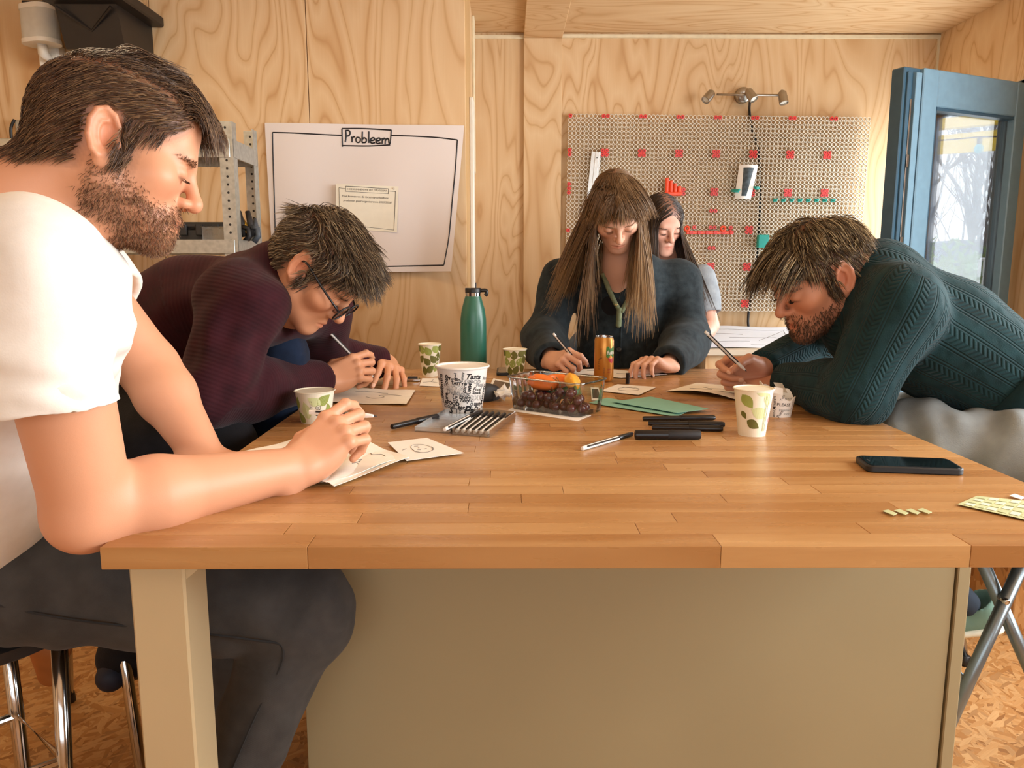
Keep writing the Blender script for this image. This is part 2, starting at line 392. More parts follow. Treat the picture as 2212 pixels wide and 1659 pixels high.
# ================================================================== outside, seen through the door
PAVE = pm('pale_paving', '#b9b2a6', .8, var=.2, scale=3, bump=.2, bscale=40)
YEL = pm('yellow_canvas', '#e8c531', .6, var=.05)
S('ground', (XR+T, -6, -.3), (40, 40, -.12), PAVE)
ZG = -.12
dk = thing('timber_deck', 'pale timber deck boards outside the open door', 'deck', frame((XR+1.2, 5, ZG)))
DECK = pm('deck_wood', '#b9a58c', .7, var=.15)
for i in range(14): MB().box((XR+.2, 3.2+i*.155, ZG), (XR+5.2, 3.2+i*.155+.145, ZG+.09), bev=.004).go('deck_board', DECK, dk)
aw = thing('yellow_awning', 'yellow canvas awning with scalloped beam stretched outside the door', 'awning', frame((5, 7, 2)))
def quadsheet(P, th, n):  # P: 4 corner points
    P = np.asarray(P, float); return np.concatenate([P, P+np.asarray(n)*th]), [(0, 1, 2, 3), (7, 6, 5, 4), (0, 4, 5, 1), (1, 5, 6, 2), (2, 6, 7, 3), (3, 7, 4, 0)]
YA = 7.0
p0, p1 = ony(1960, 262, YA), ony(2330, 228, YA-.6); p2, p3 = ony(2330, 250, YA-.6), ony(1960, 285, YA)
V, Fc = quadsheet([p0, p1, p2, p3], .12, (0, 1, 0)); MB().add(V, Fc).go('front_beam', YEL, aw)
p0, p1 = ony(1960, 300, YA+1.6), ony(2330, 262, YA+1.2); p2, p3 = ony(2330, 312, YA+1.2), ony(1960, 338, YA+1.6)
V, Fc = quadsheet([p0, p1, p2, p3], .05, (0, 1, 0)); MB().add(V, Fc).go('valance', YEL, aw)
p0, p1 = ony(2110, 222, YA-.1), ony(2330, 212, YA-.2)
# string of outdoor bulbs
BLACK = pm('black_plastic', '#161616', .4, var=.1); CABLE = pm('black_cable', '#1d1a18', .5, var=.1)
TEALB = pm('teal_bulb_glass', '#3aa7b4', .2, var=.05)
sl = thing('string_light', 'teal bulb on a thin cable hanging below the yellow awning', 'light', frame(ony(2117, 300, 6.0)))
MB().tube(bez([ony(1990, 306, 6), ony(2060, 301, 6), ony(2117, 296, 6), ony(2212, 294, 5.9), ony(2300, 290, 5.8)], 6), .006, 6).go('cable', CABLE, sl)
b0 = ony(2117, 297, 6)
MB().lathe([(.014, 0), (.018, -.01), (.018, -.045), (.012, -.05)], 12, frame(b0)).go('socket', CABLE, sl, smooth=True)
MB().lathe([(.012, -.045), (.026, -.06), (.033, -.08), (.030, -.10), (.016, -.115), (.002, -.118)], 16, frame(b0)).go('bulb', TEALB, sl, smooth=True)
# bare trees
BARK = pm('grey_bark', '#6d7780', .8, var=.2); LEAFG = pm('bush_green', '#6f9a5e', .7, var=.3, scale=12)
def tree(base, h, seed, label, spread=.55, leaves=0):
    r = random.Random(seed); paths = []
    def grow(p, d, L, rad, lev):
        n = 4; P = [p]
        for _ in range(n):
            d = (d+Vector((r.uniform(-.18, .18), r.uniform(-.18, .18), r.uniform(-.05, .12)))).normalized(); p = p+d*(L/n); P.append(p)
        paths.append((np.array([q[:] for q in P]), np.linspace(rad, rad*.55, len(P)), lev))
        if lev < 4:
            for k in range(3 if lev else 6):
                t = r.randint(1, n); q = P[t]; nd = (d+Vector((r.uniform(-1, 1), r.uniform(-1, 1), r.uniform(-.1, .9)))*spread*1.5).normalized()
                grow(q, nd, L*r.uniform(.5, .72), rad*.5, lev+1)
    grow(Vector(base), Vector((0, 0, 1)), h*.5, h*.014, 0)
    t = thing('bare_tree', label, 'tree', frame(base), group='bare trees beyond the door')
    m = MB(); [m.tube(P, R, 6 if l == 0 else 4, False) for P, R, l in paths if l == 0]; m.go('trunk', BARK, t)
    m = MB(); [m.tube(P, R, 3, False) for P, R, l in paths if l > 0]; m.go('branches', BARK, t, kind='stuff')
    return t
for i, (px, Y, h) in enumerate(((2022, 11.5, 4.4), (2062, 14.0, 5.0), (2108, 13.0, 4.6), (2150, 11.0, 4.6), (2186, 13.5, 5.4), (2222, 10.5, 5.0))):
    b = ony(px, 660, Y); b[2] = ZG
    tree(b, h, 40+i, ['leafless grey tree nearest the left stile of the door', 'second leafless grey tree from the left in the door glass', 'leafless grey tree behind the paper on the door', 'leafless grey tree just right of the paper on the door', 'tall leafless grey tree near the right of the door glass', 'leafless grey tree at the far right of the door glass'][i])
def bush(base, r, h, seed, label):
    g = np.random.default_rng(seed); n = 900; V = []; Fc = []
    t = thing('green_bush', label, 'bush', frame(base), group='bushes beyond the door')
    c = g.normal(size=(n, 3)); c /= np.linalg.norm(c, axis=1)[:, None]; c *= g.uniform(.45, 1, (n, 1))**.5; c *= np.array([r, r, h/2]); c += np.array(base)+np.array([0, 0, h/2])
    a = g.normal(size=(n, 3)); a /= np.linalg.norm(a, axis=1)[:, None]; b = np.cross(a, g.normal(size=(n, 3))); b /= np.linalg.norm(b, axis=1)[:, None]; L = .075
    V = np.stack([c-a*L, c+b*L*.35, c+a*L, c-b*L*.35], 1).reshape(-1, 3); Fc = np.arange(4*n).reshape(n, 4)
    mk('leaves', V, Fc, LEAFG, t, kind='stuff'); m = MB()
    for k in range(5): m.tube(np.array([base, np.array(base)+[g.uniform(-.3, .3)*r, g.uniform(-.3, .3)*r, h*.6]]), [.02, .008], 5)
    m.go('stems', BARK, t)
for i, (px, Y, r, h, lb) in enumerate(((2030, 9.2, .8, 1.7, 'pale green bush low behind the left of the door glass'), (2092, 10.2, .6, 1.5, 'pale green bush below the paper on the door'), (2168, 9.8, .55, 1.6, 'small green bush in front of the barrier fence'))):
    b = ony(px, 700, Y); b[2] = ZG; bush(b, r, h, 70+i, lb)
# white barrier fence and a pale container
WSTEEL = pm('white_steel', '#e8ecef', .4, var=.03); CONT = pm('container_blue', '#4b6b86', .6, var=.08)
fn = thing('barrier_fence', 'white tubular barrier fence standing outside the door', 'fence', frame(ony(2160, 640, 8.6)))
fl, fr_ = ony(2118, 560, 8.6), ony(2240, 556, 8.2); zb, zt = ZG+.1, fl[2]
for z in (zb+.12, (zb+zt)/2+.15, zt): MB().tube([(fl[0], fl[1], z), (fr_[0], fr_[1], z)], .018, 8).go('rail', WSTEEL, fn)
for k in range(15):
    q = fl+(fr_-fl)*k/14; MB().tube([(q[0], q[1], zb-.1 if k in (0, 14) else zb+.12), (q[0], q[1], zt)], .018 if k in (0, 14) else .009, 6).go('bar', WSTEEL, fn)
ct = ony(2190, 600, 12); MB().box((ct[0]-.9, 12, ZG), (ct[0]+3.5, 14, ZG+1.75), bev=.02).go('storage_container', CONT, label='blue grey storage container behind the barrier fence', cat='container')
# ================================================================== the table
def stave_mat():
    t = NT('oak_stave'); oi = t.n('ShaderNodeObjectInfo'); rnd = oi.outputs['Random']
    geo = t.n('ShaderNodeNewGeometry'); sep = t.n('ShaderNodeSeparateXYZ'); t.l(geo.outputs['Position'], sep.inputs[0])
    cb = t.n('ShaderNodeCombineXYZ'); t.l(t.math('MULTIPLY', sep.outputs[0], .11), cb.inputs[0]); t.l(t.math('ADD', sep.outputs[1], sep.outputs[2]), cb.inputs[1]); t.l(t.math('MULTIPLY', rnd, 30.0), cb.inputs[2])
    g1 = t.noise(cb.outputs[0], 90, 2, .6, .5); g2 = t.noise(cb.outputs[0], 14, 1, .5, 1.0)
    base = t.ramp(rnd, [(0, srgb('#a67544')), (.3, srgb('#b2814d')), (.7, srgb('#bf8f59')), (1, srgb('#cc9f69'))])
    c = t.mix(t.math('MULTIPLY', g1, .45), base, srgb('#97632f'))
    c = t.mix(t.math('MULTIPLY', t.math('SUBTRACT', g2, .4, clamp=True), 1.2), c, srgb('#d8ae78'))
    t.set(col=c, rough=t.ramp(g1, [(0, (.22,)*3), (1, (.36,)*3)]), spec=.5); return t.m
OAK = stave_mat()
TX0, TX1, TY0, TY1, TH = -.492, .812, .889, 2.50, .028
tb = thing('island_table', 'high oak butcher-block table on a cream base where everyone draws', 'table', frame(((TX0+TX1)/2, (TY0+TY1)/2, 0)))
CREAM = pm('cream_lacquer', '#c3b08a', .35, var=.03, scale=4)
nrow = 37; sw_ = (TY1-TY0)/nrow
for r in range(nrow):
    x = TX0-random.uniform(0, .25); y0 = TY0+r*sw_
    cuts = [TX0]
    while x < TX1:
        x += random.uniform(.28, .62)
        if TX0+.06 < x < TX1-.06: cuts.append(x)
    cuts.append(TX1)
    for a, b in zip(cuts[:-1], cuts[1:]):
        MB().box((a+.0002, y0+.0002, TZ-TH), (b-.0002, y0+sw_-.0002, TZ), bev=.0006).go('stave', OAK, tb)
# cream front panel with its end post, side panel, leg with corner brace
PY = 1.27
PANELC = pm('shaded_panel', '#9c8f6e', .4, var=.03, scale=4)  # board colour darkened for the shade beneath the table overhang
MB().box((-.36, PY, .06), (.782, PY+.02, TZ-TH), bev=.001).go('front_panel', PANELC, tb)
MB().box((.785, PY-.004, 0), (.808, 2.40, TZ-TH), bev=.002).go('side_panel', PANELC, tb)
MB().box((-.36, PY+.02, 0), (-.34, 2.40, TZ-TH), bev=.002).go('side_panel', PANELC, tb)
MB().box((-.34, PY+.05, 0), (.785, PY+.07, .06)).go('plinth', CREAM, tb)
for (y0, y1) in ((.925, .995), (2.40, 2.47)):
    MB().box((-.478, y0, 0), (-.408, y1, TZ-TH), bev=.003).go('leg', CREAM, tb)
bp = MB(); bp.poly([(0, 0), (.035, 0), (0, -.03)], .06, Matrix(((1, 0, 0, -.408), (0, 0, -1, .99), (0, 1, 0, TZ-TH), (0, 0, 0, 1)))); bp.go('corner_brace', CREAM, tb)
MB().box((-.455, .995, TZ-TH-.03), (-.43, 2.40, TZ-TH), bev=.002).go('apron', CREAM, tb)

# ================================================================== things on the back wall
# ---- back workbench with a drawing on it
bn = thing('workbench', 'plywood workbench against the back wall below the pegboard', 'bench', frame((1.5, 3.7, 0)))
GREYW = plywood('bench_top_wood', base='#cdbfa8', dark='#a5937a', light='#dccfba', vert=False, seed=9.2, axis='c', contour=5)
MB().box((.845, 3.28, .865), (1.86, Y2-.004, .89), bev=.002).go('worktop', GREYW, bn)
MB().box((.865, 3.32, 0), (1.84, 3.34, .865), bev=.001).go('front_panel', PLY2, bn)
MB().box((.865, 3.34, 0), (.885, Y2-.03, .865), bev=.001).go('side_panel', PLYY, bn)
PAPER = pm('white_paper', '#f8f4ee', .8, var=.02); PAPERC = pm('cool_white_paper', '#e9edf6', .8, var=.02); CREAMP = pm('cream_paper', '#fbf5e9', .8, var=.03)
INK = pm('black_ink', '#17151a', .6, var=.1); PENCIL = pm('pencil_line', '#6d6a68', .7, var=.1); GREYINK = pm('grey_ink', '#9b9a98', .6, var=.05)
def sheet(name, P4, mat, nx=8, ny=8, hf=None, th=.0006, parent=None, **kw):
    """a sheet of paper spanned by four corners (a,b,c,d in order), pushed along its normal by hf(u,v)"""
    a, b, c, d = [np.asarray(p, float) for p in P4]; n = np.cross(b-a, d-a); n /= np.linalg.norm(n)
    if n[2] < -.2 or (abs(n[2]) <= .2 and n[1] > 0): n = -n; flip = True
    else: flip = False
    V = []
    for j in range(ny+1):
        for i in range(nx+1):
            u, v = i/nx, j/ny; V.append((1-v)*((1-u)*a+u*b)+v*((1-u)*d+u*c)+n*(hf(u, v) if hf else 0))
    V = np.array(V); N = len(V); V2 = np.concatenate([V+n*th, V]); w = nx+1; Fc = []
    for j in range(ny):
        for i in range(nx):
            q = (j*w+i, j*w+i+1, (j+1)*w+i+1, (j+1)*w+i); q = q[::-1] if flip else q
            Fc.append(q); Fc.append(tuple(k+N for k in q[::-1]))
    ring = [i for i in range(nx)]+[j*w+nx for j in range(ny)]+[ny*w+i for i in range(nx, 0, -1)]+[j*w for j in range(ny, 0, -1)]
    for k in range(len(ring)):
        i, j = ring[k], ring[(k+1) % len(ring)]; q = (i, i+N, j+N, j); Fc.append(q[::-1] if flip else q)
    o = mk(name, V2, Fc, mat, parent, smooth=False, **kw); smooth_by_angle(o, 40)
    def at(u, v, e=.0009): return (1-v)*((1-u)*a+u*b)+v*((1-u)*d+u*c)+n*((hf(u, v) if hf else 0)+th+e-.0006)
    return o, at
def strokes(name, at, lines, r, mat, parent, seg=4, e=.0008, curve=True):
    m = MB()
    for L in lines:
        L = np.asarray(L, float)
        if curve and len(L) > 2: L = bez(L, 5)
        elif len(L) == 2: L = np.array([L[0]+(L[1]-L[0])*t for t in np.linspace(0, 1, 9)])
        m.tube([at(u, v, e) for u, v in L], r, seg)
    return m.go(name, mat, parent)
def seg_text(txt, at, u0, v0, uw, parent, mat, size_ratio, shear=0.0, bold=0.0, name='lettering'):
    """flat lettering laid onto a sheet: centre (u0,v0), width uw in sheet units, v grows downwards"""
    V, Fc = text_mesh(txt, 1.0, shear, bold); w = np.ptp(V[:, 0]); V = V/w
    P = np.array([at(u0+x*uw, v0-y*uw*size_ratio, .0011) for x, y, _ in V]); return mk(name, P, Fc, mat, parent)
# large roll drawing on the bench
zb_ = .8915
c4 = [onz(1512, 752, zb_), onz(1735, 750, zb_), ony(1700, 706, 4.10), ony(1515, 705, 4.10)]
bd, at = sheet('bench_drawing', c4, PAPERC, 10, 6, lambda u, v: .004*math.sin(6*u), label='large white technical drawing lying on the back workbench', cat='drawing')
strokes('drawing_lines', at, [[(.05, .2), (.5, .25)], [(.05, .2), (.04, .6)], [(.04, .6), (.45, .55)], [(.5, .1), (.95, .15)], [(.6, .3), (.9, .75)], [(.2, .8), (.95, .82)], [(.3, .4), (.8, .45)], [(.9, .15), (.93, .8)]], .0012, PENCIL, bd, 3)
c4 = [onz(1770, 752, zb_), onz(1880, 751, zb_), onz(1880, 735, zb_), onz(1765, 735, zb_)]
sheet('paper_sheet', c4, PAPERC, 3, 3, label='white sheet on the bench seen under the leaning arm', cat='paper')
# ---- pegboard of rings
PEGW = pm('pegboard_white', '#f3ead9', .5, var=.03); REDP = pm('red_plastic', '#d8362f', .4, var=.05); REDD = pm('dark_red_hole', '#7a1118', .5, var=.05)
ORNG = pm('orange_plastic', '#f04a20', .35, var=.04); TEAL = pm('teal_plastic', '#1f9f92', .4, var=.04)
YP = Y2-.045; TILT = math.radians(.55); pit = .02135; NCp, NRp = 73, 47
p00 = ony(1232, 250, YP); ux = np.array([math.cos(TILT), 0, -math.sin(TILT)]); uz = np.array([-math.sin(TILT), 0, -math.cos(TILT)])
pb = thing('ring_pegboard', 'large white pegboard of interlocking rings on the back wall', 'pegboard', frame(p00+ux*pit*NCp/2+uz*pit*NRp))
sg = 10; ang = (np.arange(sg)+.5)*2*math.pi/sg; ro, ri, dp = pit*.515, pit*.425, .013
circ = np.cos(ang)[:, None]*ux+np.sin(ang)[:, None]*uz; yv = np.array([0, 1.0, 0])
ringV = np.concatenate([circ*ro, circ*ri, circ*ri+yv*dp, circ*ro+yv*dp]); rf = []
for k in range(4):
    for j in range(sg): rf.append((k*sg+j, k*sg+(j+1) % sg, ((k+1) % 4)*sg+(j+1) % sg, ((k+1) % 4)*sg+j))
rf = np.array(rf)
cen = np.array([p00+ux*pit*i+uz*pit*j for j in range(NRp) for i in range(NCp)])
V = (cen[:, None, :]+ringV[None]).reshape(-1, 3); Fc = (rf[None]+(np.arange(len(cen))*4*sg)[:, None, None]).reshape(-1, 4)
mk('ring_grid', V, Fc, PEGW, pb, kind='stuff')
def cellat(px, py):
    d = ony(px, py, YP)-p00; return round(float(d@ux)/pit), round(float(d@uz)/pit)
def clip(cells):
    m = MB(); m2 = MB()
    for (i, j) in cells:
        c = p00+ux*pit*i+uz*pit*j-yv*.004; Mc = frame(c, -uz, (0, -1, 0))
        m.lathe([(.0035, .0), (.0035, .0022), (.0098, .0022), (.0104, 0), (.0104, -.012)], 12, Mc, close=False); m2.lathe([(.0, 0.0008), (.0038, .0008)], 10, Mc, close=False)
    c = np.mean([p00+ux*pit*i+uz*pit*j for i, j in cells], 0)-yv*.0035
    if len(cells) > 1:
        ii = [i for i, j in cells]; jj = [j for i, j in cells]
        m.box((-(max(ii)-min(ii))*pit/2-.003, -(max(jj)-min(jj))*pit/2-.003, -.006), ((max(ii)-min(ii))*pit/2+.003, (max(jj)-min(jj))*pit/2+.003, .0), frame(c, -uz, (0, -1, 0)))
    o = m.go('clip', REDP, pb); m2.go('clip_hole', REDD, o)
def blk(px, py, w, h):
    i, j = cellat(px-(w-1)*4.4, py-(h-1)*4.4); return [(i+a, j+b) for a in range(w) for b in range(h)]
for px in (1310, 1391, 1472, 1552, 1634, 1715, 1797): clip(blk(px, 252, 2, 1))
clip(blk(1231, 250, 1, 1)); clip(blk(1230, 330, 1, 2)); clip(blk(1228, 409, 1, 3)); clip(blk(1225, 493, 1, 1))
for px in (1307, 1387, 1468, 1548, 1629, 1709, 1789): clip(blk(px, 334, 2, 2))
for px in (1470, 1544, 1623, 1704, 1784): clip(blk(px, 418, 2, 2))
for px, py, w, h in ((1541, 458, 2, 1), (1541, 494, 2, 1), (1618, 499, 2, 2), (1537, 540, 2, 1), (1533, 578, 2, 2), (1612, 578, 2, 2), (1529, 659, 2, 2), (1609, 659, 2, 2), (1500, 494, 1, 1), (1580, 498, 1, 2), (1690, 659, 2, 2)): clip(blk(px, py, w, h))
# orange stepped tube holder
h0 = ony(1452, 423, YP-.02); tr = thing('tube_holder', 'orange stepped holder of upright tubes on the pegboard', 'holder', frame(h0))
MB().box(h0+[-.042, -.02, 0], h0+[.046, .02, .018], bev=.003).go('base', ORNG, tr)
for k in range(4): MB().lathe([(.0095, 0), (.0105, .003), (.0105, .075-.014*k), (.0085, .078-.014*k), (.006, .078-.014*k), (.006, .03)], 14, frame(h0+[-.030+.0215*k, -.006, .012])).go('tube', ORNG, tr, smooth=False)
# orange rail with rings
h0 = ony(1532, 503, YP-.01); rl = thing('ring_rail', 'long orange rail with two ring hooks on the pegboard', 'rail', frame(h0))
MB().box(h0+[-.12, -.008, -.006], h0+[.115, .008, .008], bev=.002).go('bar', ORNG, rl)
for k in range(6): MB().box(h0+[-.105+.042*k, -.012, -.008], h0+[-.085+.042*k, .008, .010], bev=.002).go('link', REDP, rl)
for px in (1484, 1562):
    c = ony(px, 494, YP-.02); a = np.linspace(0, 2*math.pi, 17); MB().tube(np.c_[c[0]+.011*np.cos(a), np.full(17, c[1]), c[2]+.011*np.sin(a)], .006, 8, False).go('ring', ORNG, rl, smooth=True)
# teal hooks in a row
LBH = ['leftmost teal hook of the row on the pegboard', 'second teal hook from the left on the pegboard', 'third teal hook from the left on the pegboard', 'fourth teal hook from the left on the pegboard', 'fourth teal hook from the right on the pegboard', 'third teal hook from the right on the pegboard', 'second teal hook from the right on the pegboard', 'rightmost teal hook of the row on the pegboard']
for k in range(8):
    c = ony(1674+17.8*k, 432.5+.1*k, YP); m = MB(); m.box(c+[-.011, -.012, -.008], c+[.009, .004, .008], bev=.002); m.tube([c+[0, -.01, -.002], c+[0, -.026, -.004], c+[0, -.032, .006]], .004, 8)
    m.go('teal_hook', TEAL, label=LBH[k], cat='hook', group='teal hooks in a row')
c = ony(1648, 521, YP-.02); MB().box(c+[-.028, -.015, -.033], c+[.028, .02, .033], bev=.003).go('teal_holder', TEAL, label='square teal holder block beside the cable on the pegboard', cat='holder')
c = ony(1257, 474, YP-.008); m = MB(); m.box(c+[-.005, -.006, -.022], c+[.004, .006, .022], bev=.002); m.box(c+[.002, -.006, -.004], c+[.012, .006, .004], bev=.001); m.go('orange_clip', ORNG, label='tiny orange clip beside the metal rule on the pegboard', cat='clip')
# curled photo print held by teal clips
hc = ony(1612, 393, YP-.03); pr = thing('curled_print', 'curled white-edged dark photo print held by teal clips', 'photo', frame(hc))
CHAR = pm('charcoal_print', '#3f4a50', .55, var=.5, scale=60)
def curl(name, w, h, off, mat):
    V = []; n = 12; mrows = 8; tl = math.radians(7)
    for j in range(mrows+1):
        for i in range(n+1):
            u, v = i/n-.5, j/mrows-.5; x = u*w*(1-.18*v*0+.14*(-v)); y = -.020*math.cos(u*2.6)+.016-off+ .012*v; z = -v*h
            V.append(hc+np.array([x*math.cos(tl)-z*-math.sin(tl), y, z*math.cos(tl)+x*-math.sin(tl)*.2]))
    V = np.array(V); V = np.concatenate([V, V+[0, .0012, 0]]); N = (n+1)*(mrows+1); Fc = []
    for j in range(mrows):
        for i in range(n):
            q = (j*(n+1)+i, (j+1)*(n+1)+i, (j+1)*(n+1)+i+1, j*(n+1)+i+1); Fc += [q, tuple(k+N for k in q[::-1])]
    mk(name, V, Fc, mat, pr, smooth=True)
curl('paper', .092, .172, 0, PAPER); curl('image', .070, .142, .0022, CHAR)
for s, px, py in ((-1, 1592, 411), (1, 1632, 405)):
    c = ony(px, py, YP-.04); MB().tube([c+[s*.02, .03, 0], c+[s*.012, .0, -.002], c+[-s*.004, -.012, -.004], c+[-s*.012, -.006, .004]], [.006, .009, .009, .004], 8).go('clip', TEAL, pr, smooth=True)
# metal rule
ALU = pm('aluminium', '#cfd3d2', .3, metal=.9, var=.05)
a, b = ony(1288, 328, YP-.012), ony(1268, 520, YP-.012); Mr = frame((a+b)/2, (a-b), (0, -1, 0)); Lr = np.linalg.norm(a-b)
ru = thing('metal_rule', 'aluminium rule hanging on the pegboard behind the fringed woman', 'ruler', Mr)
MB().box((-.024, -Lr/2, -.002), (.024, Lr/2, .002), bev=.0008).go('blade', ALU, ru, world=False); MB().box((-.004, -Lr/2, .002), (.016, Lr/2, .007), bev=.001).go('ridge', ALU, ru, world=False)
MB().lathe([(.0, .0075), (.003, .0075), (.003, .006)], 10, Matrix.Translation((.006, Lr/2-.03, 0))).go('hole', BLACK, ru, world=False)
# ---- three-spot lamp
lp0 = ony(1606, 205, Y2-.03); lm = thing('spot_lamp', 'brushed steel wall lamp with three swivel spots above the pegboard', 'lamp', frame(lp0))
MB().lathe([(.0, .012), (.026, .011), (.038, .004), (.040, 0), (.040, -.028)], 28, frame((lp0[0], Y2-.03, lp0[2]), (0, 0, 1), (0, -1, 0))).go('base', STEEL, lm, smooth=True)
ends = (ony(1548, 204, Y2-.10), ony(1690, 206, Y2-.10))
MB().tube(ends, .0055, 10).go('bar', STEEL, lm, smooth=True)
MB().tube([lp0, (lp0[0], Y2-.10, lp0[2])], .006, 10).go('arm', STEEL, lm, smooth=True)
for px, py, d in ((1532, 207, (-.55, -.35, -.62)), (1621, 204, (.30, -.35, -.60)), (1691, 209, (.08, -.35, -.9))):
    c = ony(px, py, Y2-.13); Mh = frame(c, np.cross((0, 1, 0), d) if False else (0, 1, 0), -np.array(d)); 
    q = Vector(d).normalized().to_track_quat('Z', 'Y').to_matrix().to_4x4(); q.translation = Vector(c)
    h = MB().lathe([(.0, -.036), (.009, -.034), (.009, -.026), (.018, -.025), (.021, -.02), (.021, .0), (.0225, .001), (.0225, .036), (.019, .037), (.017, .030), (.0, .029)], 22, q).go('spot_head', STEEL, lm); smooth_by_angle(h)
    MB().lathe([(.0, .0305), (.0165, .0305)], 20, q, close=False).go('bulb_face', WHITE, h)
cb_ = bez([ony(1620, 218, Y2-.10), ony(1619, 240, Y2-.02), ony(1624, 275, Y2-.016), ony(1640, 338, Y2-.016), ony(1642, 420, Y2-.016), ony(1640, 505, Y2-.016), ony(1630, 590, Y2-.016), ony(1620, 652, Y2-.016), ony(1616, 690, Y2-.02), ony(1617, 708, Y2-.02)], 6)
MB().tube(cb_, .0065, 8).go('lamp_cable', CABLE, smooth=True, label='black cable running down from the spot lamp behind the pegboard', cat='cable')

# ================================================================== poster wall
PINKW = pm('poster_paper', '#e6dcd8', .75, var=.015, scale=3)
YPo = Y1-.004
pc = [ony(573, 266, YPo), ony(1003, 272, YPo), ony(976, 586, YPo-.03), ony(592, 590, YPo)]
def ph(u, v): return .006*math.sin(u*14)*v+.004*math.sin(9*u+3*v)+(.035*max(0, u-.82)/.18*v**1.5)+.006
po, at = sheet('flip_chart_poster', pc, PINKW, 26, 14, ph, .0008, label='large white flip chart sheet headed Probleem on the plywood wall', cat='poster')
lw = .0026
strokes('border_line', at, [[(.038, .062), (.15, .065), (.27, .071), (.385, .075)], [(.632, .072), (.75, .076), (.87, .084), (.972, .098)], [(.972, .10), (.974, .3), (.972, .52), (.971, .76), (.957, .955)], [(.037, .062), (.034, .2), (.030, .45), (.026, .62), (.020, .965)], [(.020, .968), (.3, .965), (.6, .962), (.957, .957)]], lw, INK, po, 4)
strokes('heading_box', at, [[(.386, .030), (.388, .15)], [(.386, .030), (.50, .028), (.635, .036)], [(.635, .034), (.632, .128)], [(.388, .142), (.52, .143), (.632, .135)]], lw*1.1, INK, po, 4)
def letters():
    """Probleem, handwritten; x in letter units, y up"""
    L = []
    def a(x, *pl): L.extend([[(x+px_, py_) for px_, py_ in p] for p in pl])
    a(0, [(.05, 1.0), (.08, .5), (.02, -.02)], [(.02, 1.0), (.3, 1.02), (.42, .82), (.32, .58), (.08, .5)])
    a(.52, [(.02, .5), (.06, .25), (.05, .0)], [(.05, .30), (.16, .48), (.28, .5)])
    a(.88, [(.30, .46), (.10, .46), (.0, .24), (.12, .02), (.32, .08), (.38, .32), (.25, .48)])
    a(1.38, [(.04, 1.0), (.03, .5), (.02, .05)], [(.02, .30), (.2, .46), (.38, .3), (.30, .06), (.02, .02)])
    a(1.90, [(.05, 1.05), (.05, .5), (.07, .02)])
    for x0 in (2.08, 2.55): a(x0, [(.03, .24), (.2, .26), (.36, .36), (.28, .50), (.1, .44), (.0, .22), (.12, .02), (.4, .08)])
    a(3.02, [(.03, .5), (.06, .25), (.04, .0)], [(.05, .28), (.2, .5), (.3, .4), (.3, .0)], [(.3, .3), (.46, .5), (.58, .4), (.60, .18), (.66, .0)])
    return L
strokes('heading', at, [[(.402+x*.0615, .118-y*.075+x*.0035) for x, y in p] for p in letters()], lw*1.2, INK, po, 5)
# small question card
k4 = [ony(726, 398, YPo-.020), ony(861, 403, YPo-.020), ony(858, 502, YPo-.026), ony(727, 493, YPo-.026)]
CARD = pm('card_paper', '#efe9d8', .7, var=.02)
kc, at2 = sheet('question_card', k4, CARD, 6, 5, lambda u, v: .003*math.sin(5*u+2*v)+.004, .001, label='small cream card with a handwritten question pinned on the poster', cat='card')
strokes('border_line', at2, [[(.05, .08), (.16, .10)], [(.05, .08), (.06, .90)], [(.06, .90), (.95, .955)], [(.95, .955), (.955, .11)], [(.955, .11), (.84, .105)], [(.16, .04), (.16, .16)], [(.16, .16), (.84, .165)], [(.84, .165), (.84, .06)], [(.84, .06), (.16, .04)]], .0011, INK, kc, 3)
asp = 135/98*1.0
seg_text('HOE KUNNEN WIJ DIT OPLOSSEN?', at2, .5, .105, .62, kc, INK, asp, 0, .002)
seg_text('Hoe kunnen we de focus op schaalbare', at2, .47, .262, .74, kc, INK, asp, .15, .004)
seg_text('producten goed organiseren in 2025/2026?', at2, .51, .362, .78, kc, INK, asp, .15, .004)
MB().lathe([(.0, .0045), (.003, .004), (.004, .0)], 10, frame(at2(.925, .05), (0, 0, 1), (0, -1, 0))).go('pin', WHITE, kc, smooth=True)

# ================================================================== steel rack
rk = thing('steel_rack', 'galvanised bolt-together shelving rack beside the poster', 'shelf rack', frame((-1.4, 2.9, 0)))
RY0, RY1, RX0, RX1 = 2.62, 2.87, -1.93, -.900
tops = {}
for X, sx in ((RX0, 1), (RX1, -1)):
    for Y, sy in ((RY0, 1), (RY1, -1)):
        ht = 1.715 if sy > 0 else 1.725
        up = MB(); up.box((min(X, X+sx*.045), Y-.001, 0), (max(X, X+sx*.045), Y+.002, ht)); up.box((min(X, X+sx*.003), min(Y, Y+sy*.04), 0), (max(X, X+sx*.003), max(Y, Y+sy*.04), ht)); up.box((X-.004 if sx < 0 else X-.001, Y-.003, 0), (X+.001 if sx < 0 else X+.004, Y+.004, ht)); 
        o = up.go('upright', GALV, rk)
        if sx < 0:
            hm = MB()
            for k in range(30):
                z = ht-.02-k*.026; c = (X+sx*.022, Y-.0016, z); hm.lathe([(0, .0), (.0042, .0)], 8, frame(c, (0, 0, 1), (0, -1, 0)), close=False)
            hm.go('slot_holes', BLACK, o, kind='stuff')
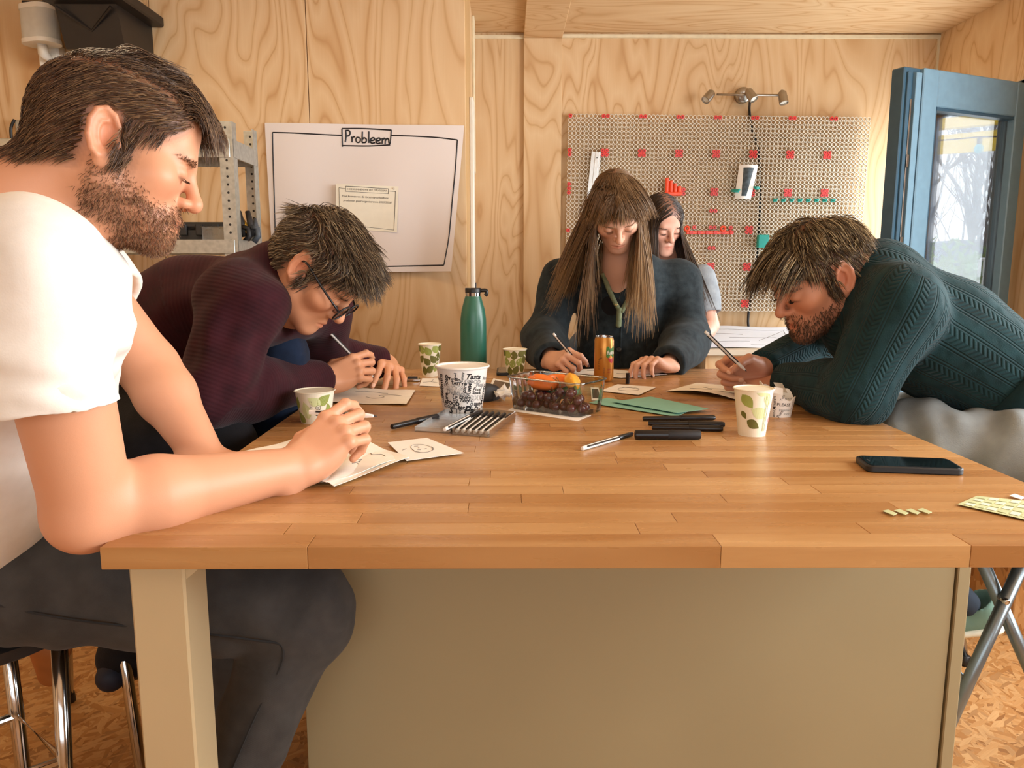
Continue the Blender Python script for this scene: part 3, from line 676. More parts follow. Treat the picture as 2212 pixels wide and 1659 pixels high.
for z1, th in ((1.655, .055), (1.330, .042), (.99, .042)):
    sh = MB().box((RX0, RY0+.004, z1-.006), (RX1, RY1, z1)).go('shelf', pm('shelf_board', '#b5a78e', .6, var=.08) if z1 > 1.6 else GALV, rk)
    MB().box((RX0+.01, RY0-.004, z1-th), (RX1-.01, RY0+.003, z1+.004), bev=.001).go('beam', GALV, rk)
    MB().box((RX0+.01, RY1-.003, z1-th), (RX1-.01, RY1+.004, z1+.004), bev=.001).go('beam', GALV, rk)
    MB().box((RX1-.006, RY0, z1-th), (RX1+.001, RY1, z1+.004), bev=.001).go('side_beam', GALV, rk)
# bracket
MB().box(ony(470, 318, Y1-.02)+[-.02, 0, 0], ony(490, 268, Y1)+[.02, 0, .0], bev=.001).go('wall_bracket', WHITE, label='small white metal bracket fixed to the wall behind the rack', cat='bracket')
zs = 1.330
tbx = ony(432, 521, 2.72); tx = thing('toolbox', 'black plastic tool case on the lower rack shelf', 'toolbox', frame((tbx[0], 2.8, zs)))
DG = pm('dark_grey_plastic', '#2b2a2c', .5, var=.1)
x0, x1 = ony(383, 500, 2.72)[0], ony(497, 500, 2.72)[0]
MB().box((x0, 2.70, zs), (x1, 2.84, zs+.042), bev=.006).go('body', DG, tx); MB().box((x0-.004, 2.695, zs+.043), (x1+.004, 2.845, zs+.066), bev=.008).go('lid', DG, tx)
for k in range(3): MB().box((x0+.02+.055*k, 2.688, zs+.02), (x0+.045+.055*k, 2.698, zs+.06), bev=.003).go('latch', DG, tx)
xa = ony(368, 500, 2.72)[0]; MB().box((xa-.05, 2.68, zs), (x0-.006, 2.84, zs+.022), bev=.008).go('black_case', BLACK, label='flat black case beside the tool case on the rack', cat='case')
CLR = glass('clear_plastic', (.95, .97, .96), .05, .08)
x0, x1 = ony(440, 500, 2.66)[0], ony(494, 500, 2.66)[0]
cbx = thing('clear_tub', 'small clear plastic tub in front of the tool case', 'tub', frame(((x0+x1)/2, 2.66, zs)))
for lo, hi in (((x0+.006, 2.632, zs), (x1-.006, 2.634, zs+.045)), ((x0+.006, 2.684, zs), (x1-.006, 2.686, zs+.045)), ((x0+.004, 2.634, zs), (x0+.006, 2.684, zs+.045)), ((x1-.006, 2.634, zs), (x1-.004, 2.684, zs+.045))): MB().box(lo, hi).go('side', CLR, cbx)
MB().box((x0, 2.628, zs+.045), (x1, 2.69, zs+.049), bev=.001).go('rim', CLR, cbx)
for k, px in enumerate((532, 551)):
    c = ony(px, 524, 2.74); c[2] = zs; cl = thing('spring_clamp', ['black and yellow clamp leaning next to the rack upright', 'grey clamp with a dark handle at the rack shelf end'][k], 'clamp', frame(c), group='clamps on the rack')
    YB_ = pm('yellow_plastic', '#c9a032', .5); GR = pm('grey_plastic', '#4c5560', .45)
    MB().tube([c+[0, 0, .02], c+[-.012, 0, .06], c+[-.024, .01, .105]], [.014, .012, .009], 8).go('handle', DG, cl, smooth=True)
    MB().tube([c+[.002, 0, .02], c+[.006, 0, .05], c+[-.002 if k else -.018, .02, .08]], [.012, .010, .006], 8).go('lever', GR if k else YB_, cl, smooth=True)
    MB().tube([c+[0, -.01, .0], c+[.016, -.01, .02], c+[.014, -.01, .045], c+[-.006, -.01, .05]], [.011, .010, .010, .009], 8).go('jaw', GR if k else DG, cl, smooth=True)
tc = ony(254, 640, 2.75); tc[2] = .992; tm = thing('travel_mug', 'dark travel mug with black lid behind the burgundy sweater', 'mug', frame(tc))
zt = ony(254, 613, 2.75)[2]-.992; r_ = .032
DMUG = pm('mug_body', '#2e3a42', .3, var=.05)
MB().lathe([(.0, 0), (r_*.85, 0), (r_*.95, .01), (r_*1.05, zt-.04), (r_, zt-.036)], 24, frame(tc)).go('body', DMUG, tm, smooth=True)
smooth_by_angle(MB().lathe([(r_, zt-.038), (r_*1.02, zt-.03), (r_*.98, zt-.006), (r_*.9, zt), (0, zt)], 24, frame(tc)).go('lid', BLACK, tm))
# white loudspeaker and black bin high on the wall
SPK = pm('speaker_white', '#ece8df', .45, var=.02); SPG = pm('speaker_grille', '#cfcdc4', .7, var=.04, bump=.3, bscale=900)
c = ony(88, 62, Y1-.11); sp = thing('wall_speaker', 'white loudspeaker on a wall mount above the bearded man', 'speaker', frame(c))
zt_, zb_2 = ony(88, 14, Y1-.11)[2], ony(88, 97, Y1-.11)[2]; hs_ = zt_-zb_2
def rslab(w, d, r, z0, z1, nm, mt):
    m = MB(); m.poly(rrect(w, d, r, 6), z1-z0, Matrix.Translation((c[0], c[1], z0)) @ Matrix.Rotation(math.radians(-18), 4, 'Z')); smooth_by_angle(m.go(nm, mt, sp))
rslab(.148, .105, .05, zb_2, zb_2+.016, 'base_cap', SPK); rslab(.144, .101, .05, zb_2+.016, zt_-.018, 'grille', SPG); rslab(.148, .105, .05, zt_-.018, zt_, 'top_cap', SPK)
MB().box((c[0]-.05, Y1-.06, zb_2-.07), (c[0]+.03, Y1, zb_2+.02), bev=.008).go('mount', SPK, sp); MB().tube([(c[0]-.01, Y1-.05, zb_2-.04), (c[0], c[1], zb_2-.03), (c[0], c[1], zb_2+.002)], .018, 10).go('arm', SPK, sp, smooth=True)
MB().box((c[0]-.06, Y1-.12, zt_+.001), (c[0]+.075, Y1-.02, zt_+.02), bev=.003).go('black_router', BLACK, label='flat black box lying on top of the wall speaker', cat='box')
bx = thing('black_bin', 'black tapered plastic bin mounted high on the plywood wall', 'bin', frame(ony(190, 40, Y1-.2)))
BIN = pm('bin_black', '#1c1613', .45, var=.1)
zt2 = ony(190, -30, Y1-.30)[2]; zb2 = ony(190, 96, Y1-.30)[2]
def ybox(pxl, pxr, py, Y): return ony(pxl, py, Y)[0], ony(pxr, py, Y)[0]
xa, xb = ybox(110, 247, 20, Y1-.30); xc, xd = ybox(135, 264, 90, Y1-.26)
V = [(xa, Y1-.30, zt2), (xb, Y1-.30, zt2), (xb, Y1, zt2), (xa, Y1, zt2), (xc, Y1-.24, zb2), (xd, Y1-.24, zb2), (xd, Y1, zb2), (xc, Y1, zb2)]
MB().add(V, [(0, 3, 2, 1), (4, 5, 6, 7), (0, 1, 5, 4), (1, 2, 6, 5), (2, 3, 7, 6), (3, 0, 4, 7)]).go('body', BIN, bx)
MB().box((xa-.02, Y1-.33, zt2-.055), (xb+.05, Y1, zt2-.015), bev=.006).go('rim', BIN, bx)
m = MB(); m.tube([(xa+.02, Y1-.302, zt2-.07), ((xc+xd)/2, Y1-.255, zb2+.06), (xb-.01, Y1-.302, zt2-.07)], .006, 6); m.go('fold_ridge', BIN, bx)
hk = ony(42, 290, Y1-.02); w_ = thing('wall_handset', 'pale handset with a dark edge on the wall behind the bearded man', 'handset', frame(hk))
MB().box(hk+[-.012, -.01, -.05], hk+[.045, .02, .055], bev=.006).go('body', pm('grey_beige', '#b9ae97', .6), w_); MB().tube(bez([hk+[-.006, -.014, .055], hk+[-.022, -.016, .02], hk+[-.022, -.016, -.03], hk+[-.008, -.014, -.06]], 5), .006, 8).go('edge', BLACK, w_, smooth=True)
# ================================================================== things on the table
def depth(P): return float((np.asarray(P)-_C)@_fw)
def standing(px, ybot, wbot, wtop, ytop):
    """centre of the base, base radius, rim radius and height of a round thing from where it stands"""
    B = tab(px, ybot); rb = wbot/2*depth(B)/FPX; B = B+np.array([0, rb*.95, 0]); rb = wbot/2*depth(B)/FPX
    rt = wtop/2*depth(B)/FPX; h = ony(px, ytop, B[1])[2]-TZ; return B, rb, rt, h
CUPW = pm('cup_paper', '#efe8d2', .5, var=.02); CUPIN = pm('cup_inside', '#f6f1e6', .5, var=.01)
LEAF1 = pm('leaf_print_olive', '#6a6a2c', .5, var=.15); LEAF2 = pm('leaf_print_green', '#9aa654', .5, var=.12); LEAF3 = pm('leaf_print_pale', '#d5dca4', .5, var=.05)
PINKP = pm('pink_print', '#ef8f96', .5)
class Cone:
    def __init__(s, M, rb, rt, h): s.M, s.rb, s.rt, s.h = M, rb, rt, h
    def at(s, a, z, e=.0004):
        r = s.rb+(s.rt-s.rb)*z/s.h+e; return np.array(s.M @ Vector((r*math.cos(a), r*math.sin(a), z)))
    def text(s, txt, a, z, w, mat, parent, shear=0, bold=0, rot=0.0, name='print', e=.0004):
        V, Fc = text_mesh(txt, 1.0, shear, bold); V = V/np.ptp(V[:, 0])*w; c, sn = math.cos(rot), math.sin(rot); r = (s.rb+s.rt)/2
        x, y = V[:, 0]*c-V[:, 1]*sn, V[:, 0]*sn+V[:, 1]*c
        return np.array([s.at(a+xx/r, z+yy, e) for xx, yy in zip(x, y)]), Fc
def cup(name, label, px, ybot, wbot, wtop, ytop, group=None, rz=0, cat='cup'):
    B, rb, rt, h = standing(px, ybot, wbot, wtop, ytop); M = frame(B, rz=rz); t = thing(name, label, cat, M, group)
    o = MB().lathe([(0, .004), (rb*.96, .004), (rb*.96, 0), (rb, 0), (rb+(rt-rb)*.985, h*.985), (rt+.002, h*.986), (rt+.0026, h*.995), (rt+.0012, h+.0008), (rt-.0012, h), (rt-.0016, h*.985)], 40, M).go('body', CUPW, t); smooth_by_angle(o)
    o = MB().lathe([(rt-.0014, h*.99), (rb-.0012, .007), (0, .007)], 40, M, close=False).go('inside', CUPIN, t, smooth=True)
    return t, Cone(M, rb, rt, h)
def leaf(cn, t, a, z, L, w, tilt, mat, e=.0004):
    r = (cn.rb+cn.rt)/2; n = 9; m = MB(); ct, st = math.cos(tilt), math.sin(tilt)
    def P(x, y): xx, yy = x*ct-y*st, x*st+y*ct; return cn.at(a+xx/r, min(max(z+yy, .002), cn.h*.955), e)
    u = np.linspace(0, 1, n); wid = w*np.sin(math.pi*u**.8)*.5
    V = []
    for i in range(n): V += [P(-wid[i]-1e-6, (u[i]-.5)*L), P(0, (u[i]-.5)*L), P(wid[i]+1e-6, (u[i]-.5)*L)]
    Fc = []
    for i in range(n-1): Fc += [(3*i, 3*i+1, 3*i+4, 3*i+3), (3*i+1, 3*i+2, 3*i+5, 3*i+4)]
    o = mk('leaf_print', V, Fc, mat, t)
    return o
FA = -math.pi/2        # side facing the camera
# short cup at the left edge
t, cn = cup('paper_cup', 'short cream paper cup with pale leaves behind the front hand', 675, 916, 62, 83, 843, 'leaf-print paper cups')
leaf(cn, t, FA-.75, .012, .034, .020, .5, LEAF2); leaf(cn, t, FA-.95, .045, .030, .018, -.3, LEAF2); leaf(cn, t, FA+.75, .052, .034, .022, -.9, LEAF2); leaf(cn, t, FA+.2, .050, .03, .02, 1.0, LEAF3); leaf(cn, t, FA-.3, .03, .04, .022, .2, LEAF3); leaf(cn, t, FA+1.1, .03, .03, .016, .3, LEAF2)
V, Fc = cn.text('RECYCLE', FA+.02, .038, .026, INK, t, rot=math.pi/2); mk('print', V, Fc, PENCIL, t)
a = np.linspace(0, 2*math.pi, 15); MB().tube([cn.at(FA+.42+.0055/cn.rt*math.cos(x), .036+.0055*math.sin(x)) for x in a], .0005, 4, False).go('print', PENCIL, t)
V, Fc = cn.text('a', FA+.42, .036, .005, INK, t); mk('print', V, Fc, PENCIL, t)
MB().tube([cn.at(FA+.3, .022), cn.at(FA+.5, .022), cn.at(FA+.5, .028), cn.at(FA+.3, .028), cn.at(FA+.3, .022)], .0004, 4, False).go('print', PENCIL, t)
# two tall cups at the far left
for k, (px, yb, wb, wt, yt) in enumerate(((928, 814, 33, 48, 742.5), (1112.5, 812, 36, 50, 753.5))):
    t, cn = cup('paper_cup', ['tall olive-leaf paper cup left of the green bottle', 'tall olive-leaf paper cup right of the green bottle'][k], px, yb, wb, wt, yt, 'leaf-print paper cups')
    g = random.Random(5+k)
    for i, (da, z) in enumerate(((-.75, .085), (-.1, .080), (.65, .087), (-.95, .055), (-.25, .048), (.45, .055), (1.0, .062), (-.6, .020), (.1, .024), (.8, .03), (1.3, .09), (-1.3, .09))):
        leaf(cn, t, FA+da, z*cn.h/.1, .030, .021, g.uniform(-.8, .8), LEAF1 if g.random() < .7 else LEAF2)
# cup at the right
t, cn = cup('paper_cup', 'tall cream leaf-print cup standing at the right of the table', 1632, 944, 57, 82, 838, 'leaf-print paper cups')
leaf(cn, t, FA-.62, .072, .033, .021, -2.5, LEAF2); leaf(cn, t, FA-.25, .026, .030, .019, -2.1, LEAF1); leaf(cn, t, FA-.85, .044, .018, .011, -2.6, LEAF1); leaf(cn, t, FA+.05, .050, .034, .024, 1.1, LEAF3); leaf(cn, t, FA+.55, .078, .03, .018, .4, LEAF3); leaf(cn, t, FA+.1, .092, .026, .016, 1.2, LEAF3)
for da in (.42, .50, .62): MB().tube([cn.at(FA+da, .012), cn.at(FA+da, .088)], .0004, 4).go('print', LEAF3, t)
m = MB(); V = [cn.at(FA+.93+.006*i/cn.rb, .028+.005*j) for j in range(3) for i in range(3)]; mk('print', V, [(j*3+i, j*3+i+1, j*3+i+4, j*3+i+3) for j in range(2) for i in range(2)], PINKP, t)
# ---- printed pasta cup
WCUP = pm('white_card', '#f4efe8', .45, var=.015)
WORDS = [('PASTA', -.32, .62, .040, .20, 0, 'o'), ('Tasta', .42, .88, .026, .25, .008, 'b'), ('GOOD', .42, .76, .030, 0, .004, 'g'), ('TASTY', -.12, .73, .022, 0, .02, 'b'), ('Delicious', -.12, .50, .042, 0, .0, 'g'), ('To Enjoy', .0, .41, .036, .1, .008, 'b'), ('Go Tasty', -.02, .33, .032, .3, .006, 'b'),
         ('SOUP', .62, .36, .030, 0, 0, 'o'), ('FOOD', -.33, .25, .026, 0, .03, 'b'), ('icious', -.52, .18, .028, 0, .004, 'k'), ('eat', .0, .16, .014, 0, .014, 'b'), ('Food', .60, .57, .020, .3, .004, 'b'), ('Snack', .60, .49, .020, 0, .006, 'b'), ('Pa', .28, .07, .022, .3, .004, 'b'), ('tasty', .68, .22, .020, .2, .006, 'b'), ('De', .68, .08, .018, .2, .002, 'b'), ('S', -.45, .08, .010, .3, .012, 'b'), ('TY', -.12, .07, .014, 0, .01, 'k'), ('To Go', -.22, .83, .020, .1, .012, 'b'), ('Meal', .72, .67, .018, 0, 0, 'g'), ('Tasty', -.95, .60, .020, 0, .004, 'k'), ('SOUP', -.95, .38, .020, 0, .006, 'k'), ('Snack', -1.0, .80, .018, 0, .004, 'b'), ('Menu', 1.02, .80, .018, 0, 0, 'g'), ('Taste', 1.05, .12, .016, 0, 0, 'k')]
VWORDS = [('Mmmm', -.80, .66, .040, 0, .010, 'b'), ('Soup', -.52, .78, .022, .2, .012, 'b'), ('Pure', -.60, .36, .020, 0, .014, 'b'), ('Yummy', .05, .88, .018, 0, .004, 'b'), ('pure', .12, .62, .018, .2, .010, 'b'), ('YUMMY', .30, .60, .030, .1, .002, 'b'), ('FOOD', .40, .20, .022, 0, .002, 'b'), ('MENU', -.80, .40, .024, 0, .002, 'k'), ('Mmmm', .98, .42, .036, 0, .010, 'b'), ('Food', -.18, .90, .012, 0, .004, 'b')]
MMAT = {'b': INK, 'o': INK, 'g': GREYINK, 'k': PENCIL}
def wordprint(cn, t, skip=(), zmax=1.0):
    for rot, WL in ((-.10, WORDS), (math.pi/2-.12, VWORDS)):
        for (w, a, z, wd, sh, bo, c) in WL:
            if z > zmax: continue
            V, Fc = cn.text(w, FA+a*1.25, z*cn.h*.92, wd*cn.rt/.053*1.18, MMAT[c], t, sh, bo+.022 if c != 'o' else .030, rot); mk('lettering', V, Fc, MMAT[c], t)
            if c == 'o':
                V, Fc = cn.text(w, FA+a*1.25, z*cn.h*.92, wd*cn.rt/.053*1.15, WCUP, t, sh, .004, rot, e=.0007); mk('lettering_inner', V, Fc, WCUP, t)
B, rb, rt, h = standing(997, 894, 84, 110, 789); M = frame(B); t = thing('pasta_cup', 'big white pasta cup printed all over with black words', 'cup', M)
o = MB().lathe([(0, .005), (rb*.97, .005), (rb*.97, 0), (rb, 0), (rt*.99, h*.965), (rt+.0035, h*.966), (rt+.0045, h*.985), (rt+.003, h+.001), (rt-.001, h), (rt-.002, h*.97)], 48, M).go('body', WCUP, t); smooth_by_angle(o)
MB().lathe([(rt-.0018, h*.985), (rb-.0015, .008), (0, .008)], 48, M, close=False).go('inside', CUPIN, t, smooth=True)
wordprint(Cone(M, rb, rt, h), t)
# ---- torn pasta cup at the right
B, rb, rt, h = standing(1688, 902, 56, 74, 846); M = frame(B, rz=.35); t = thing('torn_cup', 'torn word-printed cup crumpled beside the right leaf cup', 'cup', M)
n = 48; V = []; tops = []
for i in range(n):
    a = 2*math.pi*i/n-math.radians(30); k = math.cos(a-math.radians(150)); hh = h*(1.0+.38*max(0, k)**2+.10*math.sin(5*a))-.012*max(0, math.cos(a-math.radians(300)))
    V += [(rb*math.cos(a), rb*math.sin(a), 0)]; tops.append((a, hh))
for (a, hh) in tops: r = rb+(rt-rb)*hh/h; V.append((r*math.cos(a), r*math.sin(a), hh))
for (a, hh) in tops: r = rb+(rt-rb)*hh/h-.001; V.append((r*math.cos(a), r*math.sin(a), hh))
for (a, hh) in tops: V.append(((rb-.001)*math.cos(a), (rb-.001)*math.sin(a), .003))
Fc = [(k*n+i, k*n+(i+1) % n, (k+1)*n+(i+1) % n, (k+1)*n+i) for k in range(3) for i in range(n)]+[tuple(range(n))[::-1], tuple(range(3*n, 4*n))]
smooth_by_angle(mk('body', V, Fc, WCUP, t, world=False))
cn = Cone(M, rb, rt, h)
for (w, a, z, wd, rot, c) in (('PLEASE', .05, .55, .030, -.05, 'b'), ('Mmmm', -.55, .62, .030, math.pi/2, 'b'), ('SOUP', .3, .80, .018, 0, 'k'), ('Delicious', .2, .32, .030, 0, 'g'), ('Pure', -.15, .16, .018, math.pi/3, 'b'), ('FOOD', .35, .14, .016, 0, 'k'), ('Yum', -.1, .85, .014, 1.2, 'b'), ('TASTY', .75, .5, .016, 1.5, 'k'), ('MENU', -.55, .2, .018, 1.5, 'k')):
    V, Fc = cn.text(w, FA+a-.35, z*cn.h, wd, INK, t, 0, .006, rot); mk('lettering', V, Fc, MMAT[c], t)
TAN = pm('card_inside', '#cfc4b2', .7)
fl_ = [np.array(M @ Vector(v)) for v in ((-.004, -.006, h+.001), (.022, -.004, h-.004), (.018, .010, h+.016), (-.010, .006, h+.020))]
V, Fc = quadsheet(fl_, .0012, (0, .5, .8)); MB().add(V, Fc).go('folded_flap', TAN, t)
fl_ = [np.array(M @ Vector(v)) for v in ((-.026, -.012, h-.002), (-.002, -.018, h-.006), (.004, -.010, h+.008), (-.016, -.004, h+.012))]
V, Fc = quadsheet(fl_, .0012, (0, -.5, .8)); MB().add(V, Fc).go('folded_flap', WCUP, t)
# ---- green bottle
BG = pm('green_enamel', '#2f6a58', .32, var=.03, spec=.6)
B, rb, rt, h = standing(1022, 806, 56, 32, 622); M = frame(B); t = thing('drink_bottle', 'green insulated bottle with black loop lid', 'bottle', M)
hb = h-.026
smooth_by_angle(MB().lathe([(0, 0), (rb*.94, 0), (rb, .006), (rb, hb*.60), (rb*.985, hb*.70), (rb*.88, hb*.83), (rb*.70, hb*.94), (rb*.60, hb), (0, hb)], 40, M).go('body', BG, t), 50)
smooth_by_angle(MB().lathe([(rb*.57, hb-.001), (rb*.58, hb+.012), (0, hb+.012)], 36, M).go('neck_ring', CHROME, t))
smooth_by_angle(MB().lathe([(rb*.60, hb+.011), (rb*.61, h-.002), (rb*.58, h), (0, h)], 36, M).go('lid', BLACK, t))
MB().tube(bez([B+[rb*.55, -.002, h-.008], B+[rb*.98, -.002, h-.008], B+[rb*1.03, -.002, h-.018], B+[rb*.92, -.002, h-.024]], 4), [.006]*4+[.006]*9, 8).go('carry_hook', BLACK, t, smooth=True)
MB().box(B+[rb*.18, -.004, h], B+[rb*.26, .004, h+.017], bev=.001).go('straw_tab', BLACK, t)
# ---- drink can
CANM = pm('can_gold', '#c98a3c', .28, metal=.55, var=.05); CANR = pm('can_red', '#b3262c', .4); CANG = pm('can_green', '#3f7a33', .4); CANDK = pm('can_dark_print', '#6b4a22', .4)
B, rb, rt, h = standing(1306, 826, 40, 42, 726); M = frame(B); t = thing('drink_can', 'slim golden fruit tea can near the standing woman', 'can', M); r = rt
o = MB().lathe([(0, .003), (r*.72, .003), (r*.78, 0), (r*.84, .001), (r, .008), (r, h-.012), (r*.88, h-.003), (r*.885, h), (r*.85, h), (r*.83, h-.004), (0, h-.004)], 40, M).go('body', CANM, t); smooth_by_angle(o)
o = MB().lathe([(r*.885, h-.003), (r*.90, h-.001), (r*.885, h+.001), (r*.85, h+.0005), (r*.83, h-.003), (0, h-.003)], 36, M, close=False).go('rim', CHROME, t); smooth_by_angle(o)
MB().box(B+[-.004, -.006, h-.003], B+[.004, .010, h-.001], bev=.0006).go('pull_tab', CHROME, t)
cn = Cone(M, r, r, h)
def patch(cn, t, a, z, pts, mat, e=.0004, name='print'):
    pts = np.asarray(pts, float); c = pts.mean(0); rr = cn.rb; n = len(pts); V = [cn.at(a+c[0]/rr, z+c[1], e)]
    rings = 3
    for k in range(1, rings+1): V += [cn.at(a+(c[0]+(p[0]-c[0])*k/rings)/rr, z+c[1]+(p[1]-c[1])*k/rings, e) for p in pts]
    Fc = [(0, 1+i, 1+(i+1) % n) for i in range(n)]+[(1+k*n+i, 1+k*n+n+i, 1+k*n+n+(i+1) % n, 1+k*n+(i+1) % n) for k in range(rings-1) for i in range(n)]
    return mk(name, V, Fc, mat, t)
patch(cn, t, FA+.62, h*.665, rrect(.030, .034, .006, 3), CANG); patch(cn, t, FA+.60, h*.50, [(-.010, .008), (.012, .008), (.010, -.006), (.004, -.012), (-.006, -.004)], CANR)
V, Fc = cn.text('fuze', FA+.66, h*.655, .026, WHITE, t, 0, .012, e=.0008); mk('lettering', V, Fc, pm('can_white', '#f4efe6', .4), t)
for (w, a, z, wd, rot, mt) in (('ICE TEA', -.62, .40, .030, math.pi/2, CANDK), ('peach hibiscus', -.10, .20, .034, math.pi/2, CANDK), ('250ml', .52, .28, .014, 0, CANR), ('REFRESH', .52, .22, .014, 0, CANR), ('B', -.52, .08, .006, 0, CANDK), ('ingredients', -.45, .62, .034, math.pi/2, CANDK)):
    V, Fc = cn.text(w, FA+a, z*h, wd, mt, t, 0, .004, rot); mk('lettering', V, Fc, mt, t)
MB().tube([cn.at(FA-.6, h*.53), cn.at(FA-.45, h*.53), cn.at(FA-.32, h*.53)], .0008, 4).go('print', CANDK, t)
a = np.linspace(0, 2*math.pi, 13); MB().tube([cn.at(FA-.52+.005/r*math.cos(x), h*.08+.006*math.sin(x)) for x in a], .0009, 4, False).go('print', CANDK, t)

# ---- clear punnet of fruit
FL, FR = tab(1104, 884), tab(1250, 904); ex = (FR-FL)/np.linalg.norm(FR-FL); ey = np.array([-ex[1], ex[0], 0]); Wb = np.linalg.norm(FR-FL); Db = .105
ctr = FL+ex*Wb/2+ey*Db/2; Mb = frame(ctr+np.array([0, 0, .002]), ey); hb = ony(1250, 829, (FR)[1])[2]-TZ-.002
pn = thing('fruit_punnet', 'clear plastic punnet filled with grapes and small peppers', 'punnet', Mb)
seg = 8; b1 = np.array(rrect(Wb, Db, .015, seg)); t1 = np.array(rrect(Wb+.018, Db+.018, .02, seg)); n = len(b1)
def ribbed(P, k, amp):
    return P*(1+amp*((np.arange(len(P)) % 2)*2-1)[:, None]) if amp else P
# walls with fine vertical ribs: resample outline
def resample(P, m):
    P = np.vstack([P, P[:1]]); d = np.r_[0, np.cumsum(np.linalg.norm(np.diff(P, axis=0), axis=1))]; s_ = np.linspace(0, d[-1], m, endpoint=False); return np.c_[np.interp(s_, d, P[:, 0]), np.interp(s_, d, P[:, 1])]
m_ = 120; b2, t2 = resample(b1, m_), resample(t1, m_); rib = (1+.006*((np.arange(m_)//2 % 2)*2-1))[:, None]
V = np.concatenate([np.c_[b2*rib, np.full(m_, .0)], np.c_[(b2*.15+t2*.85)*rib, np.full(m_, hb*.80)], np.c_[t2, np.full(m_, hb*.90)], np.c_[t2*1.0, np.full(m_, hb)]])
Fc = [(k*m_+i, k*m_+(i+1) % m_, (k+1)*m_+(i+1) % m_, (k+1)*m_+i) for k in range(3) for i in range(m_)]+[tuple(range(m_))[::-1]]
smooth_by_angle(mk('tray', V, Fc, CLR, pn, world=False), 30)
rimo = MB(); rp = np.array(rrect(Wb+.022, Db+.022, .022, 8)); rp = np.vstack([rp, rp[:1]]); rimo.tube(np.c_[rp, np.full(len(rp), hb)], .0022, 6, False); rimo.go('rim', glass('rim_plastic', (.8, .86, .86), .1, .25), pn, world=False, smooth=True)
nap = [tab(1096, 886), tab(1246, 909), tab(1276, 897), tab(1240, 872)]
sheet('napkin', [tab(1097, 887), tab(1247, 910), tab(1277, 898), tab(1128, 868)], PAPER, 6, 4, lambda u, v: .0004, label='white paper napkin flat beneath the clear punnet', cat='napkin')
GRAPE = pm('red_grape', '#4a1a24', .22, var=.35, scale=60, spec=.6); STEM = pm('grape_stem', '#7d6a35', .6); PEPO = pm('orange_pepper', '#ee7c31', .25, var=.1); PEPY = pm('yellow_pepper', '#f3ac3a', .25, var=.1); CUC = pm('cucumber_green', '#3f6b3c', .45, var=.3, scale=50); GST = pm('pepper_stem', '#4f6b2b', .6)
def sph(r, nu=12, nv=8, sc=(1, 1, 1)):
    V = [(0, 0, -r)]; 
    for j in range(1, nv):
        for i in range(nu): a, b = 2*math.pi*i/nu, math.pi*j/nv-math.pi/2; V.append((r*math.cos(b)*math.cos(a)*sc[0], r*math.cos(b)*math.sin(a)*sc[1], r*math.sin(b)*sc[2]))
    V.append((0, 0, r)); Fc = [(0, 1+(i+1) % nu, 1+i) for i in range(nu)]+[(1+j*nu+i, 1+j*nu+(i+1) % nu, 1+(j+1)*nu+(i+1) % nu, 1+(j+1)*nu+i) for j in range(nv-2) for i in range(nu)]
    N = len(V)-1; Fc += [(N, N-nu+i, N-nu+(i+1) % nu) for i in range(nu)]; return V, Fc
gp = []; g = random.Random(3)
for lev, (z, cnt) in enumerate(((.0135, 17), (.031, 13), (.047, 3))):
    tries = 0
    while cnt and tries < 4000:
        tries += 1; x, y = g.uniform(-Wb/2+.014, Wb/2-.014), g.uniform(-Db/2+.014, .012 if lev < 2 else 0)
        if lev == 2: x = g.uniform(.015, Wb/2-.02)
        if all((x-q[0])**2+(y-q[1])**2+(z-q[2])**2 > .0195**2 for q in gp): gp.append((x, y, z)); cnt -= 1
gv, gf = sph(.0112, 14, 10); g0 = None
for q in gp:
    P = Mb @ Vector(q)
    if g0 is None: g0 = mk('grape', np.array(gv), gf, GRAPE, smooth=True, world=False, M=Matrix.Translation(P), label='dark red grape lying in the clear fruit punnet', cat='grape', group='grapes in the punnet'); o = g0
    else: o = g0.copy(); COL.objects.link(o); o.matrix_basis = Matrix.Translation(P)
m = MB()
for k in range(10):
    q = g.choice(gp); p = np.array(Mb @ Vector(q)); m.tube(bez([p+[0, 0, .010], p+[g.uniform(-.01, .01), g.uniform(-.01, .01), .022], p+[g.uniform(-.022, .022), g.uniform(-.01, .01), g.uniform(.024, .04)]], 4), .0009, 5)
m.go('grape_stalk', STEM, label='thin branching grape stalk among the grapes in the punnet', cat='stalk')
def pepper(label, loc, r, L, axis, mat, lobes=5):
    Mp = frame(np.array(Mb @ Vector(loc)), axis, (0, 0, 1) if abs(axis[2]) < .8 else (0, 1, 0)); t = thing('snack_pepper', label, 'pepper', Mp, 'snack peppers')
    nu, nv = 30, 10; V = []
    for j in range(nv+1):
        s = j/nv; rr = r*(.25+.75*math.sin(math.pi*min(1, .12+s*.62))**.7)*(1 if s < .9 else .72); rr *= (1 if s > .02 else .55)
        for i in range(nu): a = 2*math.pi*i/nu; k = 1+.07*math.cos(lobes*a); V.append((rr*k*math.cos(a), s*L-L/2, rr*k*math.sin(a)))
    Fc = [(j*nu+i, (j+1)*nu+i, (j+1)*nu+(i+1) % nu, j*nu+(i+1) % nu) for j in range(nv) for i in range(nu)]+[tuple(range(nu)), tuple(range(nv*nu, (nv+1)*nu))[::-1]]
    mk('flesh', V, Fc, mat, t, smooth=True, world=False)
    MB().tube([(0, L/2-.002, 0), (0, L/2+.006, .001), (.003, L/2+.012, .004)], [.0045, .003, .0026], 8).go('stem', GST, t, world=False, smooth=True)
pepper('orange snack pepper lying at the left of the punnet', (-.035, -.005, hb*.80), .019, .070, (-.9, .35, .1), PEPO)
